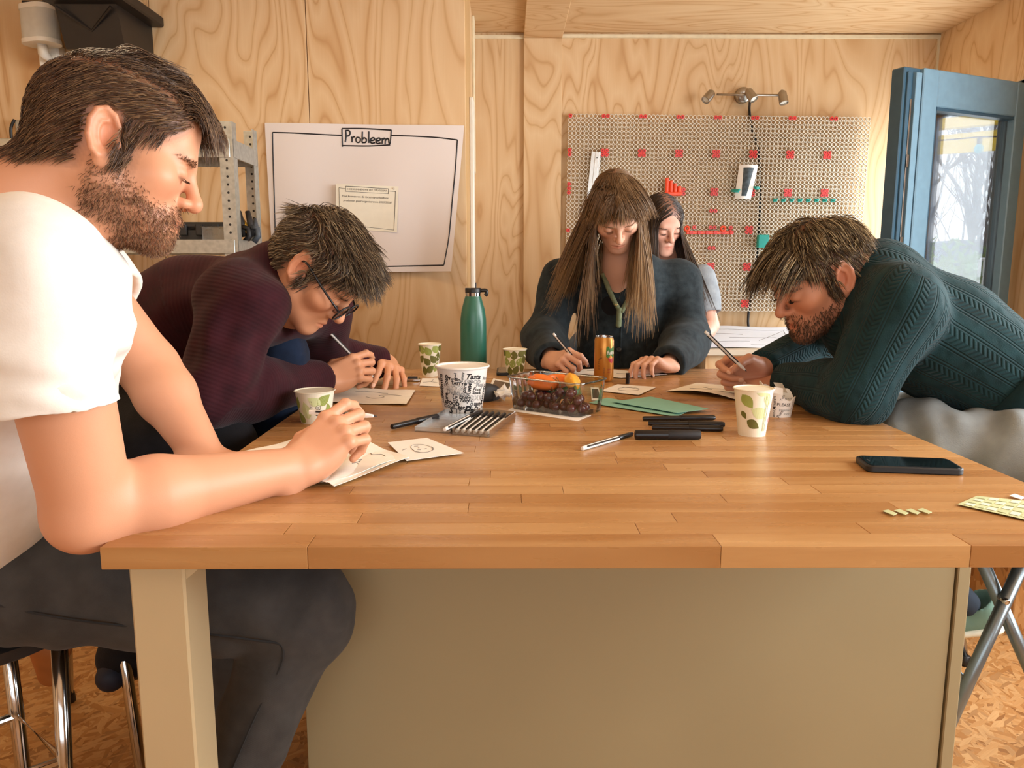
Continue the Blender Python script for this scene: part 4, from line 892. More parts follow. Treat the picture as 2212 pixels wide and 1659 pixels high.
pepper('second orange snack pepper behind in the punnet', (-.012, .022, hb*.84), .017, .060, (.85, -.4, .0), PEPO)
pepper('yellow snack pepper with its stem at the punnet corner', (.036, .010, hb*.90), .017, .044, (.2, -.75, -.4), PEPY)
t = thing('cucumber', 'small green cucumber half hidden behind the grapes', 'cucumber', frame(np.array(Mb @ Vector((0, .03, .036)))))
ca, cb2 = np.array(Mb @ Vector((-.06, .030, .036))), np.array(Mb @ Vector((.045, .030, .040)))
MB().tube([ca+(cb2-ca)*s for s in (0, .03, .1, .5, .9, .97, 1)], [.006, .014, .0175, .0185, .0175, .013, .005], 16).go('flesh', CUC, t, smooth=True); MB().tube([ca-[.004, 0, 0], ca], [.003, .005], 8).go('tip', GST, t, smooth=True)

# ---- pens
PENW = pm('pen_white', '#f2eee8', .35, var=.02); PENB = pm('pen_black', '#141316', .3, var=.1); PENG = pm('pen_grey', '#3a3a3e', .35)
def pen(label, A, B, r=.0042, capped=True, group='white felt-tip pens', style='white', tipcap=False, owner=None):
    """pen from blunt end A to tip B"""
    A, B = np.asarray(A, float), np.asarray(B, float); L = float(np.linalg.norm(B-A)); d = (B-A)/L; q = Vector(d).to_track_quat('Z', 'Y').to_matrix().to_4x4(); q.translation = Vector(A)
    t = thing('felt_pen' if style == 'white' else 'marker_pen', label, 'pen', q, group); body = PENW if style == 'white' else PENB
    capl = L*.30
    def lz(prof, nm, mt, seg=16): smooth_by_angle(MB().lathe(prof, seg).go(nm, mt, t, world=False), 40)
    if style == 'white':
        lz([(0, 0), (r*.85, .0005), (r*.95, .003), (r*.95, .008), (r*.8, .0085)], 'end_plug', PENW)
        lz([(r, .008), (r, L-(capl if capped else .030))], 'barrel', body)
        for a in (0.5, 2.6, 4.7): MB().tube([(r*1.0*math.cos(a), r*1.0*math.sin(a), .012), (r*1.0*math.cos(a), r*1.0*math.sin(a), L-(capl if capped else .034))], r*.42, 6).go('black_stripe', PENB, t, world=False)
        if capped: lz([(r*1.02, L-capl), (r*1.14, L-capl+.001), (r*1.08, L-.004), (r*.85, L-.0005), (0, L)], 'cap', PENB)
        else: lz([(r, L-.030), (r*.98, L-.018), (r*.62, L-.007), (r*.35, L-.006)], 'grip', PENW); lz([(r*.33, L-.006), (r*.2, L-.001), (0, L)], 'nib', PENG)
    else:
        lz([(0, 0), (r*.8, .0006), (r*.92, .004), (r, L*.45), (r, L*.52)], 'barrel', PENB); lz([(r*1.06, L*.52), (r*1.16, L*.53), (r*1.10, L-.006), (r*.8, L-.0006), (0, L)], 'cap', PENB)
        MB().box((r*1.05, -.002, L*.60), (r*1.6, .002, L-.008), bev=.0006).go('clip', PENG, t, world=False)
    return t
zr = .0046
pen('white felt pen with black cap lying alone in front', tab(1257, 969, zr), tab(1366, 937, zr))
# black markers
pen('uppermost black pen in the small pile by the teal cards', tab(1388, 904, .006), tab(1545, 902, .006), .0055, style='black', group='black pens in the pile')
pen('middle black pen in the pile by the teal cards', tab(1400, 914, .006), tab(1566, 917, .006), .0058, style='black', group='black pens in the pile')
pen('nearest black pen in the pile by the teal cards', tab(1408, 923, .006), tab(1562, 926, .006), .0058, style='black', group='black pens in the pile')
A, B = tab(1371, 939, .0095), tab(1513, 939, .0095); q = frame(A, B-A); Lm = float(np.linalg.norm(B-A))
t = thing('thick_marker', 'thick matte black marker lying alone nearest the front', 'marker', q)
V = []; smooth_by_angle(MB().lathe([(0, 0), (.0085, .0006), (.0095, .003), (.0098, Lm*.5)], 20, Matrix.Rotation(-math.pi/2, 4, 'X')).go('barrel', PENB, t, world=False)); smooth_by_angle(MB().lathe([(.0098, Lm*.5), (.0100, Lm*.505), (.0092, Lm-.003), (.008, Lm), (0, Lm)], 20, Matrix.Rotation(-math.pi/2, 4, 'X')).go('cap', pm('cap_black', '#1b191a', .6, var=.1), t, world=False))
t = pen('black felt marker with a metal clip left of the pen case', tab(846, 922, .0065), tab(946, 899, .0065), .006, style='black')
# pen case of six and its open lid
FROST = glass('frosted_plastic', (.93, .95, .94), .25, .22)
def tray(P, h, label, name, mat, ribs=0):
    P = [np.asarray(p, float) for p in P]; t = thing(name, label, 'pen case', frame((P[0]+P[2])/2))
    V, Fc = quadsheet([p+[0, 0, .0008] for p in P], .0012, (0, 0, 1)); MB().add(V, Fc).go('floor_plate', mat, t)
    for a, b in ((0, 1), (1, 2), (2, 3), (3, 0)):
        A, B = P[a], P[b]; n = np.cross(B-A, (0, 0, 1)); n /= np.linalg.norm(n); V, Fc = quadsheet([A, B, B+[0, 0, h], A+[0, 0, h]], .0014, n); MB().add(V, Fc).go('side_wall', mat, t)
    for k in range(ribs):
        s = (k+1)/(ribs+1); A, B = P[0]+(P[3]-P[0])*s, P[1]+(P[2]-P[1])*s; V, Fc = quadsheet([A, B, B+[0, 0, h*.6], A+[0, 0, h*.6]], .001, (0, 1, 0)); MB().add(V, Fc).go('divider', mat, t)
    return t
tp = [tab(978, 939), tab(1056, 945), tab(1112, 901), tab(1037, 893)]
t = tray(tp, .013, 'frosted pen case tray holding six white pens', 'pen_case', FROST)
for k in range(6):
    s = (k+.5)/6; f, b = tp[0]+(tp[1]-tp[0])*s, tp[3]+(tp[2]-tp[3])*s; d = b-f
    pen(['leftmost pen in the frosted pen case', 'second pen from the left in the frosted pen case', 'third pen from the left in the frosted pen case', 'third pen from the right in the frosted pen case', 'second pen from the right in the frosted pen case', 'rightmost pen in the frosted pen case'][k], f+d*.03+[0, 0, .0065], f+d*.95+[0, 0, .0075], .0041)
lp = [tab(897, 932), tab(972, 936), tab(1034, 893), tab(962, 893)]
tray(lp, .010, 'open frosted lid of the pen case lying beside it', 'pen_case_lid', FROST, 5)
pen('single pen lying across the open pen case lid', tab(960, 928, .014), tab(1034, 890, .014), .0041)
# ---- mouse
t = thing('computer_mouse', 'black computer mouse behind the pasta cup', 'mouse', frame(tab(1048, 862), rz=-.5)); Mm = MW[t.name]
nu, nv = 20, 10; V = []
for j in range(nv+1):
    ph_ = math.pi/2*j/nv
    for i in range(nu):
        a = 2*math.pi*i/nu; x, y = .034*math.copysign(abs(math.cos(a))**.8, math.cos(a)), .056*math.copysign(abs(math.sin(a))**.8, math.sin(a)); k = math.cos(ph_)**.55; V.append((x*k, y*k, .006+.036*math.sin(ph_)*(1-.35*(y*k/.056))))
Fc = [(j*nu+i, j*nu+(i+1) % nu, (j+1)*nu+(i+1) % nu, (j+1)*nu+i) for j in range(nv) for i in range(nu)]
mk('shell', V, Fc, DG, t, smooth=True, world=False); MB().poly([(.033*math.cos(a), .055*math.sin(a)) for a in np.linspace(0, 2*math.pi, 24)[:-1]], .008).go('base', BLACK, t, world=False)
MB().tube([(0, .020, .034), (0, .034, .030), (0, .044, .022)], .004, 8).go('scroll_wheel', STEEL, t, world=False, smooth=True)
# ---- phones
def phone(label, P, th, mt_case, ry=.0):
    P = [np.asarray(p, float) for p in P]; t = thing('smartphone', label, 'phone', frame(sum(P)/4))
    c = sum(P)/4; ex = (P[1]-P[0]+P[2]-P[3])/2; ey = (P[3]-P[0]+P[2]-P[1])/2; w, h = np.linalg.norm(ex), np.linalg.norm(ey); ex /= w; ey = ey-ex*(ex@ey); ey /= np.linalg.norm(ey)
    M = Matrix(((ex[0], ey[0], 0, c[0]), (ex[1], ey[1], 0, c[1]), (0, 0, 1, TZ), (0, 0, 0, 1)))
    if ex[0]*ey[1]-ex[1]*ey[0] < 0: M = M @ Matrix.Scale(-1, 4, (0, 1, 0))
    o = MB().poly(rrect(w, h, .012, 6), th, M).go('case', mt_case, t); smooth_by_angle(o); o.modifiers.new('bevel', 'BEVEL').width = .002; o.modifiers['bevel'].segments = 2; o.modifiers['bevel'].limit_method = 'ANGLE'
    MB().poly(rrect(w-.010, h-.008, .009, 5), .0008, M @ Matrix.Translation((0, 0, th))).go('screen', SCREEN, t)
    MB().poly(rrect(w*.09, .0025, .001, 3), .0004, M @ Matrix.Translation((-w/2+.012, 0, th+.0008)) @ Matrix.Rotation(math.pi/2, 4, 'Z')).go('earpiece', PENG, t)
    return t
SCREEN = pm('phone_screen', '#10181b', .06, var=.3, scale=20, spec=.7); CASE = pm('phone_case', '#15191c', .45, var=.1)
phone('black smartphone lying at the right front of the table', [onz(1853, 983, TZ+.011), onz(2056, 991, TZ+.011), onz(2078, 1013, TZ+.011), onz(1866, 1007, TZ+.011)], .011, CASE)
phone('dark smartphone between the two far olive cups', [tab(1068, 812), tab(1097, 812), tab(1103, 799), tab(1078, 799)], .009, CASE)
# ---- papers
def ppaper(name, label, px4, mat=CREAMP, hf=None, cat='paper', nx=10, ny=8, z0=.0006, **kw):
    return sheet(name, [onz(x, y, TZ+z0) for x, y in px4], mat, nx, ny, hf, label=label, cat=cat, **kw)
fold = lambda u, v: .010*abs(math.sin(u*math.pi*1.5))*.4+.004*math.sin(4*v+2*u)**2
o, at = ppaper('folded_paper', 'long creased paper under the bearded man\'s hand', [(455, 1000), (705, 1052), (882, 992), (640, 948)], hf=fold)
strokes('drawing_lines', at, [[(.62, .55), (.66, .5), (.64, .44), (.60, .48)], [(.66, .5), (.72, .52), (.78, .55), (.84, .58)], [(.84, .58), (.88, .55)], [(.30, .8), (.34, .75), (.36, .82)], [(.75, .9), (.8, .85), (.84, .9), (.9, .86)]], .0006, PENCIL, o, 3)
o, at = ppaper('folded_paper', 'second creased paper reaching towards the drawn card', [(690, 1046), (722, 1055), (884, 996), (800, 962)], hf=lambda u, v: .003+.004*math.sin(3*u+2*v)**2)
strokes('drawing_lines', at, [[(.3, .45), (.36, .52), (.34, .6), (.28, .55)], [(.36, .52), (.45, .6), (.6, .68), (.75, .72)], [(.75, .72), (.80, .78), (.84, .72)]], .0006, PENCIL, o, 3)
o, at = ppaper('drawing_card', 'white card with a small pencil face near the front hand', [(878, 1000), (1002, 983), (922, 950), (838, 960)], PAPER, lambda u, v: .0035, 'card')
FACE = [[(.30, .35), (.42, .25), (.60, .30), (.70, .48), (.62, .66), (.45, .70), (.33, .58), (.30, .35)], [(.38, .42), (.44, .40)], [(.52, .42), (.58, .44)], [(.46, .50), (.48, .56)], [(.42, .62), (.50, .60)], [(.60, .30), (.68, .36), (.72, .5)], [(.32, .34), (.36, .30)], [(.12, .5), (.22, .55)]]
strokes('pencil_face', at, FACE, .0006, PENCIL, o, 3)
o, at = ppaper('drawing_card', 'white card with a pencil oval in front of the can', [(1296, 846), (1380, 855), (1417, 838), (1334, 832)], PAPER, lambda u, v: .002, 'card')
strokes('pencil_oval', at, [[(.25, .5), (.35, .30), (.60, .28), (.76, .45), (.70, .66), (.45, .72), (.25, .5)], [(.3, .62), (.5, .66), (.74, .58)]], .0007, PENCIL, o, 3)
o, at = ppaper('drawing_paper', 'cream drawing sheet under the burgundy man\'s hands', [(668, 870), (878, 876), (897, 846), (735, 838)], hf=lambda u, v: .003*math.sin(5*u)**2+.001)
strokes('drawing_lines', at, [[(.5, .4), (.6, .35), (.7, .45), (.62, .55)], [(.62, .55), (.75, .6), (.9, .5)], [(.3, .7), (.5, .75), (.7, .7)]], .0007, PENCIL, o, 3)
o, at = ppaper('drawing_card', 'small white card with lines behind the printed cup', [(906, 834), (950, 836), (958, 818), (912, 818)], PAPER, lambda u, v: .001, 'card')
strokes('drawing_lines', at, [[(.1, .4), (.5, .5), (.9, .35)], [(.5, .5), (.55, .8)]], .0007, PENCIL, o, 3)
o, at = ppaper('drawing_paper', 'white drawing sheet under the standing woman\'s hands', [(1193, 803), (1342, 818), (1441, 811), (1300, 797)], PAPER, lambda u, v: .002+.004*max(0, u-.6)*v)
strokes('drawing_lines', at, [[(.15, .5), (.3, .6), (.4, .45)], [(.6, .5), (.75, .6)]], .0008, PENCIL, o, 3)
o, at = ppaper('drawing_paper', 'cream drawing sheet under the green-sweater man\'s pen', [(1438, 846), (1605, 868), (1660, 842), (1505, 828)], hf=lambda u, v: .012*abs(math.sin(3.2*u))*(1-v)+.001)
strokes('drawing_lines', at, [[(.3, .5), (.45, .4), (.6, .5), (.7, .42)], [(.2, .3), (.4, .25), (.5, .3)], [(.6, .25), (.8, .3)]], .0007, PENCIL, o, 3)
TEALP = pm('mint_card', '#86bfae', .6, var=.03)
ppaper('mint_card', 'lower mint green card lying beside the punnet', [(1272, 872), (1460, 902), (1482, 893), (1312, 861)], TEALP, lambda u, v: .002, 'card', 4, 4)
ppaper('mint_card', 'upper mint green card fanned over the other one', [(1322, 873), (1462, 898), (1532, 889), (1405, 862)], TEALP, lambda u, v: .006, 'card', 4, 4)
PHO = pm('dark_photo', '#3a2a2c', .3, var=.5, scale=50)
for k, P4 in enumerate(([(1052, 846), (1098, 852), (1112, 828), (1066, 818)], [(1278, 866), (1300, 866), (1293, 838), (1276, 838)])):
    o, at = ppaper('photo_print', ['white-bordered dark photo print behind the punnet', 'white-bordered photo print right of the punnet'][k], P4, PAPER, lambda u, v: .001, 'photo', 3, 3)
    P = [at(u, v, .0009) for u, v in ((.12, .14), (.88, .14), (.88, .86), (.12, .86))]; V, Fc = quadsheet(P, .0004, (0, 0, 1)); MB().add(V, Fc).go('image', PHO, o)
# crumpled napkin
V, Fc = sph(.022, 14, 10, (1.1, .8, .45)); V = np.array(V); V += .003*np.sin(V[:, [1, 2, 0]]*420)+.002*np.cos(V*610); V[:, 2] -= V[:, 2].min(); mk('crumpled_napkin', V+tab(1088, 866), Fc, PAPER, label='crumpled white napkin left of the punnet', cat='napkin')
# pen cap standing on end
c = tab(1355.5, 829); smooth_by_angle(MB().lathe([(0, 0), (.0052, 0), (.0056, .002), (.0050, .028), (.0056, .029), (.0056, .031), (0, .031)], 16, frame(c)).go('pen_cap', PENB, label='black pen cap standing upright in front of the can', cat='cap'))
# metal sharpener by the left hand
c = tab(893, 824); t = thing('metal_sharpener', 'small silver sharpener beside the flat left hand', 'sharpener', frame(c)); MB().box(c+[-.022, -.010, 0], c+[.020, .012, .010], bev=.003).go('body', CHROME, t); MB().box(c+[-.016, -.008, .010], c+[.012, .008, .014], bev=.001).go('blade', DG, t)
# sticky strips and label sheet
LIME = pm('lime_sticker', '#c9d1a0', .5, var=.06); LIMEC = glass('label_film', (.80, .86, .66), .3, .25)
for k in range(4):
    x = 1906+25*k; ppaper('sticky_strip', ['leftmost pale green sticky strip at the table front', 'second pale green sticky strip from the left', 'third pale green sticky strip from the left', 'rightmost pale green sticky strip in the short row'][k], [(x, 1106-k), (x+24, 1117-k*1.2), (x+32, 1113-k), (x+12, 1103-k)], LIME, lambda u, v: .0012+.001*u, 'sticker', 3, 2, group='green sticky strips')
o, at = ppaper('label_sheet', 'pale green sheet of stickers at the right table edge', [(2068, 1092), (2262, 1136), (2290, 1092), (2110, 1074)], LIME, lambda u, v: .0015, 'sticker sheet', 6, 4)
for j in range(4):
    for i in range(7):
        P = [at(.06+.13*i+a, .08+.225*j+b, .0009) for a, b in ((0, 0), (.10, 0), (.10, .16), (0, .16))]; V, Fc = quadsheet(P, .0004, (0, 0, 1)); MB().add(V, Fc).go('sticker', LIME if (i+j) % 2 else pm('sticker_white', '#e3e6cf', .5), o)
ppaper('paper_scrap', 'tiny white paper scrap behind the sticker sheet', [(2180, 1074), (2205, 1082), (2215, 1078), (2192, 1070)], PAPER, lambda u, v: .002, 'paper', 2, 2)

# ================================================================== stools, shoe, box on the floor
LEATH = pm('seat_black', '#1f1d1e', .5, var=.1)
def bar_stool(label, cx, cy, seat_z, feet, top_r=.13):
    t = thing('bar_stool', label, 'stool', frame((cx, cy, 0)), 'chrome bar stools')
    smooth_by_angle(MB().lathe([(0, seat_z-.04), (.15, seat_z-.04), (.17, seat_z-.03), (.172, seat_z-.012), (.155, seat_z), (0, seat_z+.004)], 32, frame((cx, cy, 0))).go('seat', LEATH, t), 50)
    pts = []; RZ = .43
    for (fx, fy) in feet:
        d = np.array([fx-cx, fy-cy]); top = np.array([cx, cy])+d/np.linalg.norm(d)*top_r
        lg = MB().tube([(top[0], top[1], seat_z-.03), (fx, fy, .012)], .0125, 12).go('leg', CHROME, t, smooth=True); MB().lathe([(0, 0), (.016, 0), (.018, .006), (.015, .03), (.0125, .032)], 12, frame((fx, fy, 0))).go('foot_cap', BLACK, t, smooth=True)
        k = (seat_z-.03-RZ)/(seat_z-.03); pts.append((top[0]+(fx-top[0])*k, top[1]+(fy-top[1])*k, RZ))
    MB().tube(pts+[pts[0]], .010, 10, False).go('foot_rest', CHROME, t, smooth=False)
a_, b_ = ony(192, 1432, 1.05), ony(222, 1659, 1.05); d_ = (b_-a_)/(a_[2]-b_[2]); f_ = a_+d_*a_[2]
# ================================================================== people: implicit surfaces -> continuous meshes
A3 = lambda *v: np.array(v, dtype=np.float64)
MAR = [.03]
class SDF:
    def __init__(s): s.ops = []
    def _a(s, f, c, R, k, op): s.ops.append((f, np.asarray(c, float), R, k, op)); return s
    def cap(s, a, b, r1, r2=None, k=.01, op='u', sq=None):
        a, b = np.asarray(a, float), np.asarray(b, float); r2 = r1 if r2 is None else r2; ba = b-a; L2 = max(ba@ba, 1e-9)
        if sq is not None: n = np.asarray(sq[0], float); n = n/np.linalg.norm(n); fct = 1/sq[1]-1
        def f(p):
            pa = p-a; t = np.clip(pa@ba/L2, 0, 1); q = pa-t[:, None]*ba
            if sq is not None: q = q+(q@n*fct)[:, None]*n
            return np.sqrt((q*q).sum(1))-(r1+(r2-r1)*t)
        return s._a(f, (a+b)/2, math.sqrt(L2)/2+max(r1, r2)*(max(1, sq[1]) if sq else 1), k, op)
    def chain(s, P, R, k=.01, sq=None):
        for i in range(len(P)-1): s.cap(P[i], P[i+1], R[i], R[i+1], k, sq=sq)
        return s
    def ell(s, c, r, k=.01, op='u', R=None):
        c, r = np.asarray(c, float), np.asarray(r, float)
        def f(p):
            q = p-c
            if R is not None: q = q@R
            k0 = np.sqrt(((q/r)**2).sum(1)); k1 = np.sqrt(((q/r**2)**2).sum(1))+1e-9; return k0*(k0-1)/k1
        return s._a(f, c, max(r), k, op)
    def plane(s, p0, n, k=.004, op='i'):
        p0, n = np.asarray(p0, float), np.asarray(n, float); n = n/np.linalg.norm(n)
        return s._a(lambda p: (p-p0)@n, p0, 1e6, k, op)
    def sub(s, other, M, k=.01, R=.2, op='u'):
        Mi = np.array(M.inverted()); sc = float(np.linalg.norm(np.array(M)[:3, 0]))
        return s._a(lambda p: other.ev(p@Mi[:3, :3].T+Mi[:3, 3])*sc, np.array(M.translation), R*sc, k, op)
    def ev(s, p, full=False):
        p = np.asarray(p, float); d = np.full(len(p), 1e3)
        for f, c, R, k, op in s.ops:
            if full or R > 1e5: idx = slice(None); v = f(p)
            else:
                q = p-c; idx = np.nonzero((q*q).sum(1) < (R+k+MAR[0])**2)[0]
                if not len(idx): continue
                v = f(p[idx])
            a = d[idx]
            if op == 'u': h = np.clip(.5+.5*(v-a)/k, 0, 1); d[idx] = v+(a-v)*h-k*h*(1-h)
            else:
                b = -v if op == 's' else v; h = np.clip(.5-.5*(b-a)/k, 0, 1); d[idx] = b+(a-b)*h+k*h*(1-h)
        return d
    def grad(s, p, e=.0015):
        g = np.stack([s.ev(p+e*np.eye(3)[i])-s.ev(p-e*np.eye(3)[i]) for i in range(3)], 1); return g/(np.linalg.norm(g, axis=1)[:, None]+1e-12)
def surfnet(sdf, lo, hi, h, s=6):
    lo, hi = np.asarray(lo, float), np.asarray(hi, float); nb = np.ceil((hi-lo)/(h*s)).astype(int); n = nb*s+1
    bc = np.stack(np.meshgrid(*[np.arange(k) for k in nb], indexing='ij'), -1).reshape(-1, 3); cen = lo+(bc+.5)*s*h
    MAR[0] = s*h*2.2; dc = sdf.ev(cen); MAR[0] = .03; act = bc[np.abs(dc) < s*h*1.75]
    D = np.full(n, 1e3, dtype=np.float32)
    # inside sign for untouched blocks
    for b, v in zip(bc[(dc <= -s*h*1.75)], dc[(dc <= -s*h*1.75)]): D[b[0]*s:(b[0]+1)*s+1, b[1]*s:(b[1]+1)*s+1, b[2]*s:(b[2]+1)*s+1] = -1e3
    msk = np.zeros(n, dtype=bool)
    for b in act: msk[b[0]*s:(b[0]+1)*s+1, b[1]*s:(b[1]+1)*s+1, b[2]*s:(b[2]+1)*s+1] = True
    ijk = np.argwhere(msk); P = lo+ijk*h; out = np.empty(len(P))
    for i in range(0, len(P), 400000): out[i:i+400000] = sdf.ev(P[i:i+400000])
    D[ijk[:, 0], ijk[:, 1], ijk[:, 2]] = out
    sg = D < 0
    cnt = sum(sg[i:n[0]-1+i, j:n[1]-1+j, k:n[2]-1+k].astype(np.int8) for i in (0, 1) for j in (0, 1) for k in (0, 1))
    cell = np.argwhere((cnt > 0) & (cnt < 8)); idm = np.full(n, -1, dtype=np.int32); idm[cell[:, 0], cell[:, 1], cell[:, 2]] = np.arange(len(cell))
    acc = np.zeros((len(cell), 3)); w = np.zeros(len(cell))
    corners = [(i, j, k) for i in (0, 1) for j in (0, 1) for k in (0, 1)]
    dv = {c: D[cell[:, 0]+c[0], cell[:, 1]+c[1], cell[:, 2]+c[2]].astype(np.float64) for c in corners}
    for c in corners:
        for ax in range(3):
            if c[ax]: continue
            e = list(c); e[ax] = 1; e = tuple(e); a, b = dv[c], dv[e]; m = (a < 0) != (b < 0); t = np.where(m, a/np.where(m, a-b, 1), 0); t = np.clip(t, 0, 1)
            q = np.array(c, float)+np.zeros((len(cell), 3)); q[:, ax] = t; acc += q*m[:, None]; w += m
    V = lo+(cell+acc/np.maximum(w, 1)[:, None])*h; F = []
    for ax in range(3):
        o = [0, 0, 0]; o[ax] = 1; b, c = (ax+1) % 3, (ax+2) % 3
        A = sg[:n[0]-o[0], :n[1]-o[1], :n[2]-o[2]]; B = sg[o[0]:, o[1]:, o[2]:]; e = np.argwhere(A != B)
        e = e[(e[:, b] > 0) & (e[:, c] > 0) & (e[:, b] < n[b]-1) & (e[:, c] < n[c]-1)]
        q = []
        for (db, dc_) in ((0, 0), (-1, 0), (-1, -1), (0, -1)):
            k = e.copy(); k[:, b] += db; k[:, c] += dc_; q.append(idm[k[:, 0], k[:, 1], k[:, 2]])
        q = np.stack(q, 1); fl = A[e[:, 0], e[:, 1], e[:, 2]]; q[~fl] = q[~fl][:, ::-1]; F.append(q)
    F = np.concatenate(F); F = F[(F >= 0).all(1)]; return V, F
def bounds(sdf, pad=.02):
    lo = np.min([c-R for f, c, R, k, op in sdf.ops if op == 'u'], 0); hi = np.max([c+R for f, c, R, k, op in sdf.ops if op == 'u'], 0); return lo-pad, hi+pad
def wav(p, seed, n, fmin, fmax, bias=(1, 1, 1)):
    """cloth-like undulation"""
    g = np.random.default_rng(seed); out = np.zeros(len(p))
    for _ in range(n):
        k = g.normal(size=3)*np.asarray(bias); k = k/np.linalg.norm(k)*g.uniform(fmin, fmax); k2 = g.normal(size=3); k2 = k2/np.linalg.norm(k2)*fmin*.6
        out += np.sin(p@k+g.uniform(0, 6.28)+1.6*np.sin(p@k2+g.uniform(0, 6.28)))
    return out/math.sqrt(n)
def cloth(name, sdf, h, mat, parent, fold=None, kv=None, lo=None, hi=None):
    b = bounds(sdf); V, F = surfnet(sdf, b[0] if lo is None else lo, b[1] if hi is None else hi, h)
    if fold is not None: V = V+sdf.grad(V, h)*fold(V)[:, None]
    at = {'kv': kv(V)} if kv is not None else None
    return mk(name, V, F, mat, parent, smooth=True, attrs=at)
# ---- head
def head_sdf(fem=False, ears=(1, -1), jaw=1.0, nose=1.0):
    h = SDF(); w = .94 if fem else 1.0
    h.ell((0, -.012, .045), (.076, .098, .080), .02).ell((0, -.052, .012), (.062, .056, .06), .03).ell((0, .040, .050), (.064, .050, .054), .03)
    h.ell((0, .045, -.02), (.060*w, .047, .070), .03).ell((0, .035, -.082), (.036*w, .045, .026), .03)
    for s in (1, -1):
        h.cap((s*.057, -.002, -.012), (s*.051*w, .004, -.056*jaw), .015, .015, .03).cap((s*.050*w, .006, -.056*jaw), (s*.017, .078, -.097*jaw), .018, .017, .03)
        h.ell((s*.046*w, .060, -.022), (.022, .022, .018), .03)
    h.ell((0, .081, -.101*jaw), (.019*w, .016, .016), .02); h.cap((-.031, .085, .019), (.031, .085, .019), .0095 if fem else .0115, None, .02)
    h.ell((0, .080, -.064), (.030, .020, .024), .02)
    for s in (1, -1): h.ell((s*.033, .106, -.001), (.020, .016, .0125), .014, 's')
    for s in (1, -1): h.ell((s*.033, .0815, -.003), (.0150, .0135, .0120), .004)
    h.cap((0, .092, .010), (0, .092+.022*nose, -.028), .0080, .0092, .012); h.ell((0, .092+.0215*nose, -.033), (.0115, .0115, .0105), .008)
    for s in (1, -1): h.ell((s*.0120, .100, -.037), (.0080, .0095, .0075), .006)
    for s in (1, -1): h.ell((s*.0060, .106, -.0455), (.0035, .0055, .004), .003, 's')
    for s in (1, -1): h.cap((s*.021, .0905, -.0675), (0, .0990, -.0635), .0042, .0056, .005).cap((s*.018, .0900, -.0735), (0, .0970, -.0755), .0050, .0066, .005)
    for s in (1, -1): h.cap((s*.023, .0965, -.0698), (0, .1060, -.0690), .0016, .0022, .003, 's')
    for s in ears:
        t = math.radians(14); R = np.array(Matrix.Rotation(t, 3, 'X') @ Matrix.Rotation(s*math.radians(18), 3, 'Z'))
        h.ell((s*.0805, -.010, -.001), (.0080, .0200, .0345), .005, R=R).ell((s*.0790, -.003, -.032), (.006, .009, .011), .006)
        h.ell((s*.0885, -.005, .000), (.0110, .0140, .0250), .003, 's', R=R)
        hx = [np.array([s*.0850, -.009, .000])+R@np.array([0, .0180*math.cos(a), .0315*math.sin(a)]) for a in np.radians([20, 50, 85, 120, 155, 190, 225, 250])]
        for i in range(len(hx)-1): h.cap(hx[i], hx[i+1], .0040, None, .0020)
        ax_ = [np.array([s*.0815, -.008, -.001])+R@np.array([0, .0095*math.cos(a), .0185*math.sin(a)]) for a in np.radians([75, 120, 165, 210, 245])]
        for i in range(len(ax_)-1): h.cap(ax_[i], ax_[i+1], .0032, None, .002)
        h.ell((s*.0800, .0095, -.008), (.0045, .005, .0065), .003).ell((s*.0800, -.003, -.0265), (.0055, .0085, .0085), .005)
    return h
def hair_std(p, z0=.070, temple=.030, nape=-.060, slope=.55):
    """where hair grows on the head, in head coordinates"""
    x, y, z = np.abs(p[:, 0]), p[:, 1], p[:, 2]
    front = z > z0-np.clip((x-.030)/.04, 0, 1)*(z0-temple)-np.clip((.085-y)/.09, 0, 1)*(z0*slope)
    side = (y < .022) & (z > -.012) & (x > .04); burn = (x > .05) & (y > .006) & (y < .030) & (z > -.030)
    earz = (x > .062) & (y > -.030) & (y < .015) & (z < .036) & (z > -.05)
    back = (y < -.028) & (z > nape+np.clip((x-.03)/.05, 0, 1)*.030)
    return ((front & (y > -.03)) | side | burn | back) & ~(earz & ~burn & (y > -.03))
def tubes(P, R, sides=3):
    N, S_, _ = P.shape; T_ = np.gradient(P, axis=1); T_ /= np.linalg.norm(T_, axis=2)[..., None]+1e-9
    ref = np.where(np.abs(T_[..., 2:3]) < .85, A3(0, 0, 1), A3(1, 0, 0)); u = np.cross(T_, ref); u /= np.linalg.norm(u, axis=2)[..., None]+1e-9; w = np.cross(T_, u)
    a = np.arange(sides)*2*math.pi/sides; V = P[:, :, None, :]+R[..., None, None]*(np.cos(a)[:, None]*u[:, :, None, :]+np.sin(a)[:, None]*w[:, :, None, :])
    i = np.arange(N)[:, None, None]; j = np.arange(S_-1)[None, :, None]; k = np.arange(sides)[None, None, :]; b = (i*S_+j)*sides
    F = np.stack([b+k, b+(k+1) % sides, b+sides+(k+1) % sides, b+sides+k], -1).reshape(-1, 4); return V.reshape(-1, 3), F
